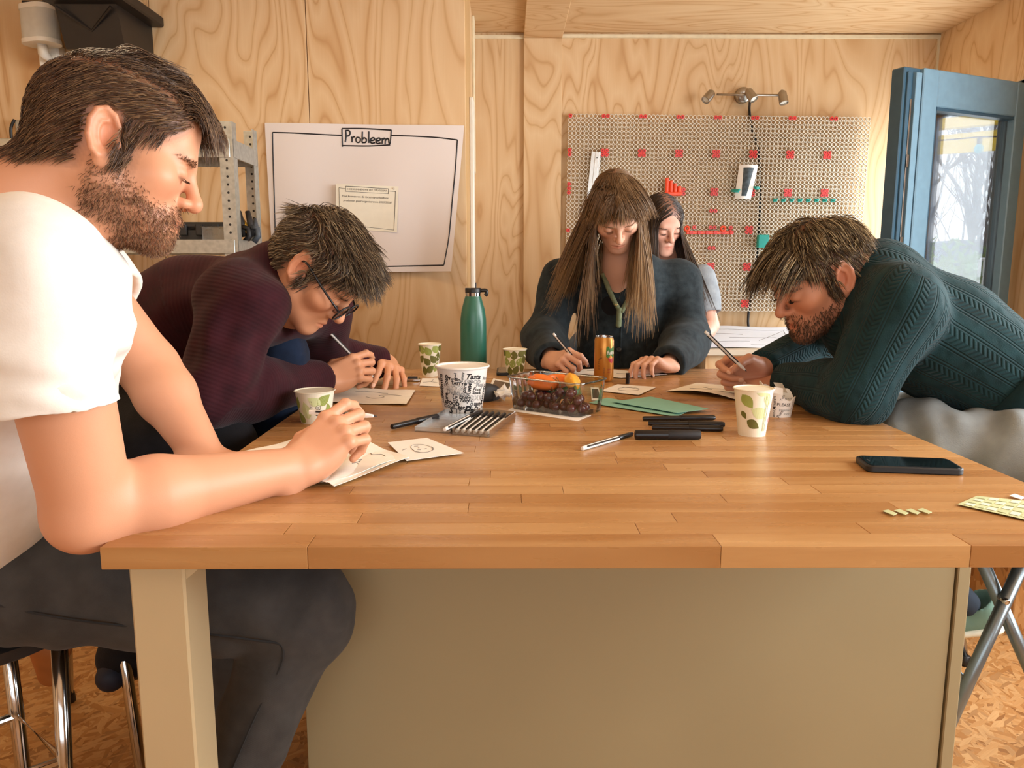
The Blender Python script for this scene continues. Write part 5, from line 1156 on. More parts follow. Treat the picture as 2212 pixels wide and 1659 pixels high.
def grow_hair(sdf, roots, dirf, L, nseg, seed, lift=.004, stick=None, maxh=None, rad=.0006, grav=None, wob=.10, keep=.0015, clump=0, out0=.35):
    """strands that start at roots, follow dirf and stay outside the head"""
    g = np.random.default_rng(seed); N = len(roots); P = [roots.copy()]; nrm = sdf.grad(roots); L = L*g.uniform(.75, 1.1, N); st = (L/nseg)[:, None]
    wv = g.normal(size=(N, 3))*wob
    if clump:
        cidx = g.integers(0, N, max(2, N//clump)); cc = roots[cidx]; near = np.array([np.argmin(((cc-r)**2).sum(1)) for r in roots]); wv = wv*.35+(g.normal(size=(len(cc), 3))*wob)[near]
    hh = lift*g.uniform(.4, 1.25, N); p = roots; d = nrm
    for i in range(nseg):
        t = (i+1)/nseg; tgt = dirf(p, t)+wv; tgt = tgt/(np.linalg.norm(tgt, axis=1)[:, None]+1e-9)
        a = out0*(1-t)**2; d = (1-a)*tgt+a*nrm; d /= np.linalg.norm(d, axis=1)[:, None]+1e-9
        p = p+d*st; dd = sdf.ev(p); want = np.maximum(keep, hh*min(1, t*2.2)); low = dd < want
        if low.any(): gr = sdf.grad(p[low]); p = p.copy(); p[low] += gr*(want[low]-dd[low])[:, None]
        if stick is not None:
            hi_ = (dd > want) & (dd < .05)
            if hi_.any(): gr = sdf.grad(p[hi_]); p = p.copy(); p[hi_] -= gr*((dd-want)[hi_]*stick(p[hi_]))[:, None]
        P.append(p)
    P = np.stack(P, 1); tt = np.linspace(0, 1, nseg+1); R = rad*np.clip(1.2-tt**2, .2, 1)[None]*g.uniform(.7, 1.2, (N, 1)); return P, R, g.uniform(0, 1, N)
def to_world(P, M):
    Mn = np.array(M); return P@Mn[:3, :3].T+Mn[:3, 3]
def hair_obj(name, sets, M, mat, parent, sides=3, grad=0.0):
    Vs, Fs, Sh = [], [], []; n = 0
    for P, R, c in sets:
        V, F = tubes(to_world(P, M) if M is not None else P, R, sides); Vs.append(V); Fs.append(F+n); n += len(V); Sh.append(np.repeat((np.asarray(c)[:, None]*(1-grad)+grad*np.linspace(0, 1, P.shape[1])[None]**.8).ravel(), sides))
    return mk(name, np.concatenate(Vs), np.concatenate(Fs), mat, parent, smooth=True, attrs={'shade': np.concatenate(Sh)})
def sample_roots(V, F, mask, n, seed):
    g = np.random.default_rng(seed); fm = mask[F].all(1); Fm = F[fm]; k = g.integers(0, len(Fm), n); w = g.dirichlet((1, 1, 1, 1), n); return (V[Fm[k]]*w[..., None]).sum(1)
# ---- hands. local: wrist at origin, +Y to the fingers, +Z back of the hand; thumb at -X for a right hand
FL_ = {'i': (.030, .088, (.044, .026, .021), 1.0), 'm': (.009, .092, (.048, .030, .022), 1.02), 'r': (-.012, .088, (.045, .028, .021), .97), 'p': (-.031, .080, (.035, .021, .019), .86)}
GRIP = {'i': (42, 52, 26, 2), 'm': (58, 72, 35, 1), 'r': (68, 84, 42, -1), 'p': (72, 84, 42, -3), 't': [(.024, .016, -.010), (.045, .046, -.028), (.042, .076, -.048), (.030, .097, -.060)]}
GRIP_A = {'i': (16, 40, 22, 4), 'm': (30, 78, 40, 1), 'r': (36, 86, 45, -1), 'p': (40, 86, 45, -4), 't': [(.024, .016, -.010), (.048, .046, -.026), (.050, .084, -.040), (.040, .118, -.050)]}
FLAT = {'i': (18, 24, 12, 9), 'm': (22, 26, 14, 2), 'r': (20, 24, 14, -5), 'p': (16, 22, 12, -13), 't': [(.024, .016, -.008), (.050, .046, -.018), (.064, .074, -.026), (.070, .098, -.034)]}
REST = {'i': (30, 40, 20, 3), 'm': (36, 46, 22, 1), 'r': (40, 50, 24, -2), 'p': (42, 50, 24, -5), 't': [(.024, .016, -.010), (.046, .044, -.024), (.050, .072, -.036), (.044, .094, -.042)]}
def hand(sdf, M, side, pose, sc=1.0, nails=None):
    tx = -1 if side == 'R' else 1; Mn = np.array(M)
    def W(p): p = np.array([p[0]*tx, p[1], p[2]])*sc; return Mn[:3, :3]@p+Mn[:3, 3]
    Rw = Mn[:3, :3]/np.linalg.norm(Mn[:3, 0])
    def E(c, r, k): sdf.ell(W(c), np.array(r)*sc, k*sc, R=Rw)
    for s in (1, -1): sdf.cap(W((s*.012, -.03, -.001)), W((s*.013, .012, 0)), .0185*sc, .0175*sc, .015*sc)
    for f, (x, y, L, w) in FL_.items(): sdf.cap(W((x*.55, .010, .001)), W((x, y, .001)), .0135*sc, .0098*w*sc, .014*sc)
    E((0, .046, -.010), (.036, .040, .013), .014); E((.026, .034, -.014), (.017, .030, .015), .014); E((-.026, .036, -.012), (.013, .034, .014), .014)
    tips = {}
    for f, (x, y, L, w) in FL_.items():
        a = pose[f]; sp = math.radians(a[3]); ang = 0; p = np.array([x, y, 0.0]); P = [p]
        for seg, da in zip(L, a[:3]):
            ang += math.radians(da); p = p+seg*np.array([math.sin(sp)*math.cos(ang*.8), math.cos(ang)*math.cos(sp), -math.sin(ang)]); P.append(p)
        R = [.0098*w, .0091*w, .0082*w, .0068*w]
        for i in range(3): sdf.cap(W(P[i]), W(P[i+1]), R[i]*sc, R[i+1]*sc, (.006 if i == 0 else .0022)*sc)
        sdf.ell(W(P[0]+A3(0, 0, .003)), np.array([.0100, .0105, .0095])*w*sc, .006*sc, R=Rw); sdf.ell(W(P[1]), np.array([.0095]*3)*w*sc, .004*sc)
        dirn = (P[3]-P[2])/np.linalg.norm(P[3]-P[2]); up_ = A3(0, math.sin(ang), math.cos(ang)); tips[f] = W(P[3])
        if nails is not None: nails.append((W(P[3]-dirn*.001+up_*.0062*w), .0058*sc*w, Mn[:3, :3]@(dirn*A3(tx, 1, 1)), Mn[:3, :3]@(up_*A3(tx, 1, 1))))
    P = [np.array(q) for q in pose['t']]; R = [.0150, .0125, .0108, .0084]
    for i in range(3): sdf.cap(W(P[i]), W(P[i+1]), R[i]*sc, R[i+1]*sc, (.012 if i == 0 else .003)*sc)
    tips['t'] = W(P[3])
    if nails is not None:
        dirn = (P[3]-P[2])/np.linalg.norm(P[3]-P[2]); n_ = np.cross(dirn, A3(0, 1, .2)); n_ = A3(.75, .25, .45); n_ = n_-dirn*(n_@dirn); n_ /= np.linalg.norm(n_); nails.append((W(P[3]-dirn*.001+n_*.0078), .0068*sc, Mn[:3, :3]@(dirn*A3(tx, 1, 1)), Mn[:3, :3]@(n_*A3(tx, 1, 1))))
    return tips
def nail_obj(nails, mat, parent):
    for (c, r, d, n) in nails:
        d = d/np.linalg.norm(d); n = n/np.linalg.norm(n); x = np.cross(d, n); V, F = sph(1, 10, 6); V = np.array(V)*A3(r*.92, r*1.2, .0016); V = V@np.stack([x, d, n]); mk('nail', V+c, F, mat, parent, smooth=True)
# ---- materials for people
def skin_mat(name, base):
    t = NT(name); a = t.n('ShaderNodeAttribute', attribute_name='skin'); v = t.coord(); n = t.noise(v, 90, 2); n2 = t.noise(v, 14, 2)
    c = t.mix(t.math('MULTIPLY', n2, .28), a.outputs['Color'], tuple(x*y for x, y in zip(base, (.92, .66, .60)))); c = t.mix(t.math('MULTIPLY', n, .16), c, tuple(min(1, x*1.12) for x in base))
    t.set(col=c, rough=.46, spec=.40); t.bump(t.noise(v, 700, 1), .10, .0006); return t.m
def hair_mat(name, dark, mid, light):
    t = NT(name); a = t.n('ShaderNodeAttribute', attribute_name='shade'); t.set(col=t.ramp(a.outputs['Fac'], [(0, srgb(dark)), (.55, srgb(mid)), (1, srgb(light))]), rough=.38, spec=.45); return t.m
def fabric(name, c0, c1, kind='plain', scale=1.0, rough=.9, bstr=.4, bdist=.0015):
    t = NT(name); v = t.coord(); n = t.noise(v, 26*scale, 2); f = t.noise(v, 420*scale, 1); kv = t.n('ShaderNodeAttribute', attribute_name='kv'); sp = t.n('ShaderNodeSeparateXYZ'); t.l(kv.outputs['Vector'], sp.inputs[0]); u, w = sp.outputs[0], sp.outputs[1]
    c = t.ramp(n, [(.3, srgb(c0)), (.72, srgb(c1))])
    if kind == 'rib':
        r = t.math('SINE', t.math('MULTIPLY', w, 2*math.pi/.0085)); h = t.math('ADD', t.math('MULTIPLY', r, .5), t.math('MULTIPLY', f, .5)); c = t.mix(t.math('MULTIPLY', t.math('ADD', r, 1.0), .10), c, srgb(c1))
    elif kind == 'cable':
        col = t.math('PINGPONG', t.math('DIVIDE', u, .075), .5)                  # 0..0.5 mirrored columns
        ribs = t.math('SINE', t.math('MULTIPLY', u, 2*math.pi/.0125)); tw = t.math('SINE', t.math('ADD', t.math('MULTIPLY', w, 2*math.pi/.022), t.math('MULTIPLY', col, 16.0)))
        m1 = t.math('LESS_THAN', col, .20); m2 = t.math('GREATER_THAN', col, .36)
        vo = t.n('ShaderNodeTexVoronoi', feature='SMOOTH_F1'); cb = t.n('ShaderNodeCombineXYZ'); t.l(u, cb.inputs[0]); t.l(w, cb.inputs[1]); vo.inputs['Scale'].default_value = 42; t.l(cb.outputs[0], vo.inputs['Vector'])
        hc = t.math('MULTIPLY', t.math('ABSOLUTE', tw), m1); hr = t.math('MULTIPLY', t.math('ABSOLUTE', ribs), t.math('SUBTRACT', t.math('SUBTRACT', 1.0, m1), m2)); hv = t.math('MULTIPLY', t.math('MULTIPLY', vo.outputs['Distance'], 1.6), m2)
        k = t.math('ADD', t.math('ADD', hc, hr), hv); h = t.math('ADD', k, t.math('MULTIPLY', f, .25)); c = t.mix(t.math('MULTIPLY', k, .30), c, tuple(min(1, x*1.7) for x in srgb(c1)))
    elif kind == 'denim':
        tw = t.math('SINE', t.math('MULTIPLY', t.math('ADD', u, w), 2*math.pi/.0022)); h = t.math('ADD', t.math('MULTIPLY', tw, .3), f); c = t.mix(t.math('MULTIPLY', f, .35), c, srgb(c1))
    else: h = t.math('ADD', f, t.math('MULTIPLY', n, .6)); c = t.mix(t.math('MULTIPLY', f, .3), c, srgb(c1))
    t.set(col=c, rough=rough, spec=.2, sheen=.06); t.bump(h, bstr, bdist); MATS[name] = t.m; return t.m
def axis_kv(segs):
    """knit coordinates: u = distance around, v = distance along the nearest limb segment"""
    segs = [(np.asarray(a, float), np.asarray(b, float), np.asarray(n, float), R0) for a, b, n, R0 in segs]
    def f(V):
        best = np.full(len(V), 1e9); U = np.zeros((len(V), 3))
        for a, b, n, R0 in segs:
            ba = b-a; L = np.linalg.norm(ba); t = (V-a)@ba/L**2; q = V-a-t[:, None]*ba; r = np.linalg.norm(q, axis=1); x = n-ba*(n@ba)/L**2; x /= np.linalg.norm(x); y = np.cross(ba/L, x)
            d = r/R0+np.abs(t-np.clip(t, 0, 1))*L/R0*1.5; m = d < best; best[m] = d[m]; U[m, 0] = np.arctan2(q@y, q@x)[m]*R0; U[m, 1] = (t*L)[m]
        return U
    return f
def jit(c, **k): return c
class Person:
    def __init__(s, label, base, loc): s.t = thing('person', label, 'person', frame(loc)); s.skin = SDF(); s.nails = []; s.base = base
    def set_head(s, pos, az, pitch, roll, hs, sc=1.0):
        az, pitch, roll = map(math.radians, (az, pitch, roll)); f = A3(math.cos(az)*math.cos(pitch), math.sin(az)*math.cos(pitch), -math.sin(pitch)); x = A3(math.sin(az), -math.cos(az), 0); z = np.cross(x, f)
        c, sn = math.cos(roll), math.sin(roll); x2 = c*x+sn*z; z2 = -sn*x+c*z; M = Matrix([[*r, 0] for r in np.stack([x2, f, z2], 1).tolist()]+[[0, 0, 0, 1]]); M.translation = Vector([float(v) for v in pos]); M = M @ Matrix.Scale(sc, 4)
        s.HM, s.hs, s.hsc = M, hs, sc; s.skin.sub(hs, M, .02, .19); return s
    def neck(s, a, b, r1, r2):
        s.skin.cap(s.H(*a), b, r1, r2, .03); Mi = s.HM.inverted(); bl = np.array(Mi @ Vector([float(v) for v in b])); s.hs2 = SDF(); s.hs2.ops = list(s.hs.ops); s.hs2.cap(a, bl, r1/s.hsc, r2/s.hsc, .03)
    def H(s, *p): return np.array(s.HM @ Vector([float(v) for v in p]))
    def body(s, h, tint, mat, lo=None, hi=None):
        b = bounds(s.skin); V, F = surfnet(s.skin, b[0] if lo is None else np.maximum(lo, b[0]), b[1] if hi is None else np.minimum(hi, b[1]), h)
        Mi = np.array(s.HM.inverted()); L = V@Mi[:3, :3].T+Mi[:3, 3]; s.V, s.F, s.L = V, F, L
        col = np.tile(np.array(s.base), (len(V), 1)); near = np.linalg.norm(L, axis=1) < .17
        def blend(m, c, a): 
            a = (np.clip(m, 0, 1)*a)[:, None]; return col*(1-a)+np.array(c)*a
        red = tuple(x*y for x, y in zip(s.base, (1.0, .62, .56))); X, Y, Z = np.abs(L[:, 0]), L[:, 1], L[:, 2]
        g = lambda c, r: np.exp(-(((np.stack([X, Y, Z], 1)-np.array(c))/r)**2).sum(1))*near
        col = blend(g((.042, .075, -.030), .022), red, .40); col = blend(g((0, .112, -.034), .014), red, .5); col = blend(g((.083, -.008, -.002), .026), red, .55)
        lip = np.exp(-((X/.021)**4+((Z+.0695)/.0085)**4))*(Y > .082)*near; col = blend(lip, tuple(x*y for x, y in zip(s.base, (.80, .42, .40))), .75)
        lash = np.exp(-(((X-.033)/.015)**4+((Z+.0105)/.0024)**2))*(Y > .075)*near; col = blend(lash, (.05, .03, .025), .8)
        for m, c, a in tint(L, near): col = blend(m, c, a)
        o = mk('body', V, F, mat, s.t, smooth=True, attrs={'skin': col}); return o
def arm(sdf, sh, el, wr, r=(.052, .046, .043, .028), k=.02, flat=None):
    sh, el, wr = map(lambda q: np.asarray(q, float), (sh, el, wr)); m = el+(wr-el)*.28
    sdf.cap(sh, el, r[0], r[1], k).cap(el, m, r[1]*.92, r[2]*1.03, k).cap(m, wr, r[2]*1.03, r[3], k); return sdf
def cut_cap(sdf, a, b, r1, r2, k, hollow=None, depth_=.03, end=None):
    """a sleeve or trouser leg that ends in a clean hem at b"""
    a, b = np.asarray(a, float), np.asarray(b, float); d = (b-a)/np.linalg.norm(b-a); s_ = SDF().cap(a, b+d*.05, r1, r2, .01).plane(b, d, .006)
    if hollow: s_.cap(b-d*depth_, b+d*.06, hollow, None, .004, 's')
    sdf._a(lambda p: s_.ev(p, True), (a+b)/2, np.linalg.norm(b-a)/2+max(r1, r2)+.06, k, 'u')
# =============================================================== bearded man, front left
SK1 = srgb('#d9a07d'); MAT_SK1 = skin_mat('skin_bearded', SK1)
ML = Person('man in white t-shirt with short brown hair and beard at the left, drawing', SK1, (-.75, 1.05, 0))
ML.set_head(A3(-.540, 1.105, 1.405), 20, 21, 7, head_sdf(jaw=.95), 1.0)
sk = ML.skin
mlN, mlSN, mlSF = ony(45, 440, 1.08), ony(72, 560, .87), ony(150, 585, 1.22)
mlE, mlW = ony(192, 1098, .935), onz(640, 1010, TZ+.032)
ML.neck((0, -.034, -.045), mlN, .060, .066); sk.cap(ML.H(0, .01, -.085), mlN+A3(.05, 0, -.05), .042, .050, .03)
sk.cap(mlSN, mlSF, .05, None, .04).cap(mlN, (mlSN+mlSF)/2+A3(-.03, 0, -.12), .06, .08, .04)
arm(sk, mlSN, mlE, mlW, (.058, .051, .049, .031)); sk.ell(mlE+A3(-.004, -.012, -.012), (.036, .036, .034), .02)
mlFE, mlFW = ony(322, 795, 1.24), onz(452, 1003, TZ+.030); arm(sk, mlSF, mlFE, mlFW, (.054, .046, .043, .028))
kn = ony(706, 950, mlW[1]+.034); mlM = frame(mlW, kn-mlW, (-.42, -.88, .16)); tipsA = hand(sk, mlM, 'R', GRIP_A, 1.02, ML.nails)
hand(sk, frame(mlFW, (.75, .25, -.10), (0, -.1, 1)), 'L', REST, 1.03)
def soft_mask(f, L, s=.005, n=8):
    g = np.random.default_rng(9); return sum(f(L+g.normal(size=3)*s).astype(float) for _ in range(n))/n
def soft_roots(P, f, near, n, seed, s=.006):
    big = (soft_mask(f, P.L, .010) > .05) & near; r = sample_roots(P.L, P.F, big, int(n*1.6), seed); g = np.random.default_rng(seed); return r[f(r+g.normal(size=r.shape)*s)][:n]
def beard_mask(L):
    X, Y, Z = np.abs(L[:, 0]), L[:, 1], L[:, 2]
    edge = -.040+.030*np.clip((Y-.02)/.05, 0, 1)*-1-.006; low = (Z < -.028-.55*np.clip(Y-.012, 0, .06)) & (Z > -.135) & (Y > -.012) & (X < .075)
    must = (X < .030) & (Y > .075) & (Z < -.048) & (Z > -.062); lips = (X < .021) & (Y > .085) & (Z < -.060) & (Z > -.081); neckcut = ~((Z < -.100) & (Y < .035)); return ((low & neckcut) | must) & ~lips
def tintML(L, near):
    hm = soft_mask(lambda q: hair_std(q, .078, .034, -.066), L, .004)*near; bm = beard_mask(L)*near; X, Y, Z = np.abs(L[:, 0]), L[:, 1], L[:, 2]
    br = np.exp(-(((X-.034)/.020)**4+((Z-.016+.10*np.abs(X-.03))/.0048)**2))*(Y > .06)*near
    return [(hm, srgb('#4a3425'), .92), (soft_mask(beard_mask, L)*near, srgb('#8a5f45'), .52), (br, srgb('#9a7250'), .35)]
ML.body(.0022, tintML, MAT_SK1)
nail_obj(ML.nails, pm('nail_pink', '#e9b9a0', .3), ML.t)
HM1 = hair_mat('hair_brown', '#3a271b', '#5d4330', '#8d6d4c'); HB1 = hair_mat('beard_brown', '#5a3b2a', '#8a6246', '#b98f66')
hs = ML.hs2; near = np.linalg.norm(ML.L, axis=1) < .165
msk = hair_std(ML.L, .076, .036, -.064) & near
def dir_short(p, t):
    x, y, z = p[:, 0], p[:, 1], p[:, 2]; top = np.clip((z-.068)/.03, 0, 1)[:, None]*np.clip((.075-np.abs(x-.0))/.02, 0, 1)[:, None]
    side = np.stack([0*x, -.9+.75*np.clip((y+.03)/.03, 0, 1)*(z < .035), -.55-.5*np.clip(-y/.06, 0, 1)], 1); tp = np.stack([-.45+0*x, .80+0*x, .10-1.3*t*(y > .05)], 1); return side*(1-top)+tp*top
r0 = sample_roots(ML.L, ML.F, msk, 8000, 11); tp_ = (r0[:, 2] > .082) & (r0[:, 0] < .040) & (r0[:, 1] > -.050)
sets = [grow_hair(hs, r0[~tp_], dir_short, np.full((~tp_).sum(), .027), 5, 1, .0055, rad=.00055, wob=.07, clump=0, out0=.15, stick=lambda p: .8),
        grow_hair(hs, r0[tp_], dir_short, np.full(tp_.sum(), .060), 8, 2, .016, rad=.00062, wob=.10, clump=22, out0=.45)]
r1 = sample_roots(ML.L, ML.F, (ML.L[:, 2] > .07) & (np.abs(ML.L[:, 0]) < .055) & (ML.L[:, 1] > .035) & msk, 1500, 12)
def dir_quiff(p, t): x = p[:, 0]; return np.stack([-.35+0*x, .85+0*x, .75-2.6*t+0*x], 1)
sets.append(grow_hair(hs, r1, dir_quiff, np.full(len(r1), .058), 9, 3, .016, rad=.00065, wob=.10, clump=24, out0=.45))
hair_obj('hair', sets, ML.HM, HM1, ML.t)
r0 = soft_roots(ML, beard_mask, near, 5600, 13)
def dir_beard(p, t): x, y, z = p[:, 0], p[:, 1], p[:, 2]; return np.stack([.12*np.sign(x), .35*np.clip((y-.02)/.05, -.6, 1), -.9+0*x], 1)
hair_obj('beard', [grow_hair(hs, r0, dir_beard, np.where(r0[:, 2] > -.055, .0045, .0085), 4, 14, .0026, rad=.00036, wob=.34, out0=.6)], ML.HM, HB1, ML.t)
def brows(P, mat, seed, th=1.0):
    m = (np.exp(-(((np.abs(P.L[:, 0])-.034)/.020)**4+((P.L[:, 2]-.017+.10*np.abs(np.abs(P.L[:, 0])-.03))/.0050)**2)) > .4) & (P.L[:, 1] > .06)
    if m.sum() < 20: return
    r = sample_roots(P.L, P.F, m, int(230*th), seed); hair_obj('eyebrows', [grow_hair(P.hs, r, lambda p, t: np.stack([np.sign(p[:, 0]), 0*t+0*p[:, 1], .25+0*p[:, 0]], 1), np.full(len(r), .006), 3, seed, .0012, rad=.00028, wob=.2, out0=.3)], P.HM, mat, P.t)
    g = np.random.default_rng(seed); L_ = []
    for s in (1, -1):
        for k in range(20):
            u = k/25*2-1; a = A3(s*(.033+.0125*u), .0945-.0045*u*u, -.0100+.002*u*u); L_.append(np.stack([a, a+A3(.0005*s*u, .004, -.0015), a+A3(.0012*s*u, .0075, -.0012)]))
    L_ = np.array(L_); hair_obj('eyelashes', [(L_, np.tile([.0004, .0003, .0001], (len(L_), 1)), np.zeros(len(L_)))], P.HM, mat, P.t)
brows(ML, HM1, 15)
# white t-shirt
TEE = fabric('white_jersey', '#e8e2d8', '#f3eee6', 'plain', 1.2, .85, .12, .0008)
sh = SDF(); mid = (mlSN+mlSF)/2; pel = ony(-130, 1150, 1.08)
sh.cap(mlSN+A3(-.01, .01, -.02), mlSF+A3(-.01, 0, -.02), .070, .068, .03).cap(mid+A3(-.04, 0, -.08), pel, .145, .165, .08, sq=((1, 0, 0), .8)).cap(mlN+A3(-.045, .0, -.035), mid+A3(-.03, 0, -.03), .066, .09, .05)
slE = ony(112, 882, .875); cut_cap(sh, mlSN+A3(-.004, 0, .0), slE, .072, .072, .03, .062)
slF = ony(228, 650, 1.215); cut_cap(sh, mlSF, slF+A3(.004, 0, -.006), .074, .068, .03, .058)
sh.cap(ML.H(0, -.02, -.03), mlN+A3(.012, 0, -.004), .064, .068, .008, 's')
f1 = lambda V: .0050*wav(V, 3, 7, 28, 70, (1, .5, 1.6))*np.clip((1.45-V[:, 2])/.2, .2, 1)+.0035*wav(V, 4, 4, 70, 120, (.6, .4, 1.6))*np.exp(-((V[:, 2]-1.12)/.10)**2)
ts = cloth('t_shirt', sh, .0055, TEE, ML.t, f1)
ax = ML.H(0, -.03, -.05)-mlN; ax /= np.linalg.norm(ax); u_ = np.cross(ax, A3(0, 1, 0)); u_ /= np.linalg.norm(u_); v_ = np.cross(ax, u_)
CP = np.array([mlN+.074*(math.cos(q)*u_+math.sin(q)*v_)-ax*.004 for q in np.linspace(0, 2*math.pi, 41)])
for _ in range(6): CP = CP-sh.grad(CP)*(sh.ev(CP, True)-.001)[:, None]
MB().tube(CP, .0065, 8, False).go('collar', TEE, ML.t, smooth=True)
HP = np.array([slE+.0715*(math.cos(q)*A3(1, 0, 0)+math.sin(q)*A3(0, 1, 0)) for q in np.linspace(0, 2*math.pi, 41)])
# jeans
DEN = fabric('grey_denim', '#3b3a39', '#4b4947', 'denim', 1.0, .9, .3, .0006)
jn = SDF(); hipR, kneeR = ony(-80, 1235, 1.08), ony(655, 1320, 1.155); sd = ony(518, 1640, 1.135); ank = kneeR+(sd-kneeR)*(kneeR[2]-.09)/(kneeR[2]-sd[2])
jn.cap(hipR, kneeR, .100, .074, .03).cap(kneeR, ank, .072, .052, .012).ell(kneeR+A3(.010, 0, -.002), (.070, .066, .072), .03)
hipL = hipR+A3(-.02, .19, 0); kneeL = A3(-.52, 1.40, .70); jn.cap(hipL, kneeL, .098, .072, .03).cap(kneeL, (-.56, 1.44, .09), .070, .052, .012); jn.cap(hipR+A3(-.05, .0, .03), hipL+A3(-.04, 0, .03), .118, None, .06).cap((hipR+hipL)/2+A3(-.05, 0, .08), (hipR+hipL)/2+A3(-.06, 0, .14), .13, .135, .04)
seg_ = [(hipR, kneeR, A3(0, 0, 1), .085), (kneeR, ank, A3(0, -1, 0), .06), (hipL, kneeL, A3(0, 0, 1), .085), (kneeL, A3(-.56, 1.44, .09), A3(0, -1, 0), .06)]
f2 = lambda V: .0036*wav(V, 5, 6, 40, 95, (1.4, .8, 1))+.006*wav(V, 6, 3, 50, 90, (1.5, .3, 1))*np.exp(-((V-(kneeR+A3(-.05, 0, -.06)))**2).sum(1)/.09**2)
jo = cloth('jeans', jn, .0065, DEN, ML.t, f2, axis_kv(seg_))
# seams of the jeans
def seam(parent, sdf, pts, mat, r=.0016, n=40, lift=.001):
    P = bez(pts, n//(len(pts)-1)); d = sdf.ev(P, True); 
    for _ in range(5): P = P-sdf.grad(P)*(sdf.ev(P, True)-lift)[:, None]
    return MB().tube(P, r, 5).go('seam', mat, parent)
SEAM = pm('denim_seam', '#2a2b2c', .9)
seam(jo, jn, [hipR+A3(.02, -.10, .02), hipR*.6+kneeR*.4+A3(0, -.10, -.005), kneeR+A3(-.06, -.08, .0), kneeR+A3(-.01, -.08, -.03), kneeR*.75+ank*.25+A3(0, -.07, 0), kneeR*.3+ank*.7+A3(0, -.07, 0)], SEAM, .002, lift=.003)
SHOE = pm('black_shoe', '#222022', .6); 
for nm, an, fw_ in (('shoe', ank, A3(.9, -.1, 0)), ('shoe', A3(-.56, 1.44, .09), A3(.9, -.05, 0))):
    ss = SDF().cap(an+A3(0, 0, -.03)-fw_*.03, an+fw_*.16+A3(0, 0, -.055), .042, .034, .02).plane((0, 0, .004), (0, 0, -1), .006); cloth(nm, ss, .006, SHOE, ML.t)
pA = ony(667, 890, tipsA['i'][1]-.006); pB = ony(815, 899, tipsA['i'][1]+.0)
pen('white pen held by the bearded man in the t-shirt', pA, pB, .0042, capped=False)
# =============================================================== man in burgundy sweater
SK2 = srgb('#dda27d'); MAT_SK2 = skin_mat('skin_glasses', SK2)
P2 = Person('man with glasses in a burgundy sweater bent low over his drawing', SK2, (-.9, 1.8, 0))
P2.set_head(A3(-.418, 1.712, 1.242), -5, 52, -2, head_sdf(), 1.0)
sk = P2.skin; b2N = ony(583, 612, 1.76); b2S1, b2S2 = ony(530, 652, 1.63), A3(-.48, 2.0, 1.15)
b2E, b2W = ony(452, 848, 1.56), onz(702, 823, TZ+.050); b2E2, b2W2 = ony(690, 770, 2.10), onz(833, 783, TZ+.055)
P2.neck((0, -.034, -.045), b2N, .058, .064); sk.cap(P2.H(0, .01, -.085), b2N+A3(.05, 0, -.05), .040, .050, .03).cap(b2S1, b2S2, .05, None, .04).cap(b2N, (b2S1+b2S2)/2, .06, None, .04)
arm(sk, b2S1, b2E, b2W, (.045, .042, .040, .028)); arm(sk, b2S2, b2E2, b2W2, (.045, .042, .040, .027))
kn = ony(757, 800, b2W[1]+.03); tipsB = hand(sk, frame(b2W, kn-b2W, (-.30, -.88, .30)), 'R', GRIP_A, 1.0, P2.nails)
fl2 = tab(868, 850); hand(sk, frame(b2W2, fl2+A3(0, 0, .045)-b2W2, (.25, .35, .9)), 'L', {**FLAT, 'i': (28, 22, 10, 12), 'm': (30, 22, 10, 3), 'r': (30, 22, 10, -7), 'p': (30, 20, 10, -18), 't': [(.024, .016, -.010), (.046, .046, -.028), (.052, .070, -.048), (.050, .090, -.066)]}, 1.0, P2.nails)
def tint2(L, near):
    X, Y, Z = np.abs(L[:, 0]), L[:, 1], L[:, 2]; hm = soft_mask(lambda q: hair_std(q, .072, .030, -.066), L, .004)*near; br = np.exp(-(((X-.034)/.020)**4+((Z-.016+.10*np.abs(X-.03))/.0048)**2))*(Y > .06)*near
    st = np.exp(-((Z+.085)/.03)**2)*(Y > .0)*near; return [(hm, srgb('#3f3026'), .9), (br, srgb('#6a4d38'), .55), (st, srgb('#b98568'), .25)]
P2.body(.0027, tint2, MAT_SK2); nail_obj(P2.nails, pm('nail_pink', '#e9b9a0', .3), P2.t)
HM2 = hair_mat('hair_dark_blond', '#33271d', '#5a4838', '#a08a6a'); hs = P2.hs2; near = np.linalg.norm(P2.L, axis=1) < .165; msk = hair_std(P2.L, .072, .030, -.066) & near
R2 = np.array(P2.HM.to_3x3()); gl = R2.T@A3(0, 0, -1)
def dir2(p, t):
    x, y, z = p[:, 0], p[:, 1], p[:, 2]; top = np.clip((z-.045)/.05, 0, 1)[:, None]; back = np.clip((-y-.02)/.05, 0, 1)[:, None]
    side = np.stack([.1*np.sign(x), -.3+0*x, -.8+0*x], 1); fwd = np.stack([.25*np.sign(x), .85+0*x, .10+0*x], 1)+gl*(.9*t); bk = np.stack([0*x, -.5+0*x, -.75+0*x], 1); d = side*(1-top)+fwd*top; return d*(1-back*(1-top))+bk*back*(1-top)
r0 = sample_roots(P2.L, P2.F, msk, 6000, 21); lg = r0[:, 2] > .060
sets = [grow_hair(hs, r0[~lg], dir2, np.full((~lg).sum(), .030), 6, 22, .008, rad=.0008, wob=.14, clump=14, out0=.2, stick=lambda p: .5), grow_hair(hs, r0[lg], dir2, np.full(lg.sum(), .060), 9, 23, .014, rad=.0008, wob=.24, clump=12, out0=.3)]
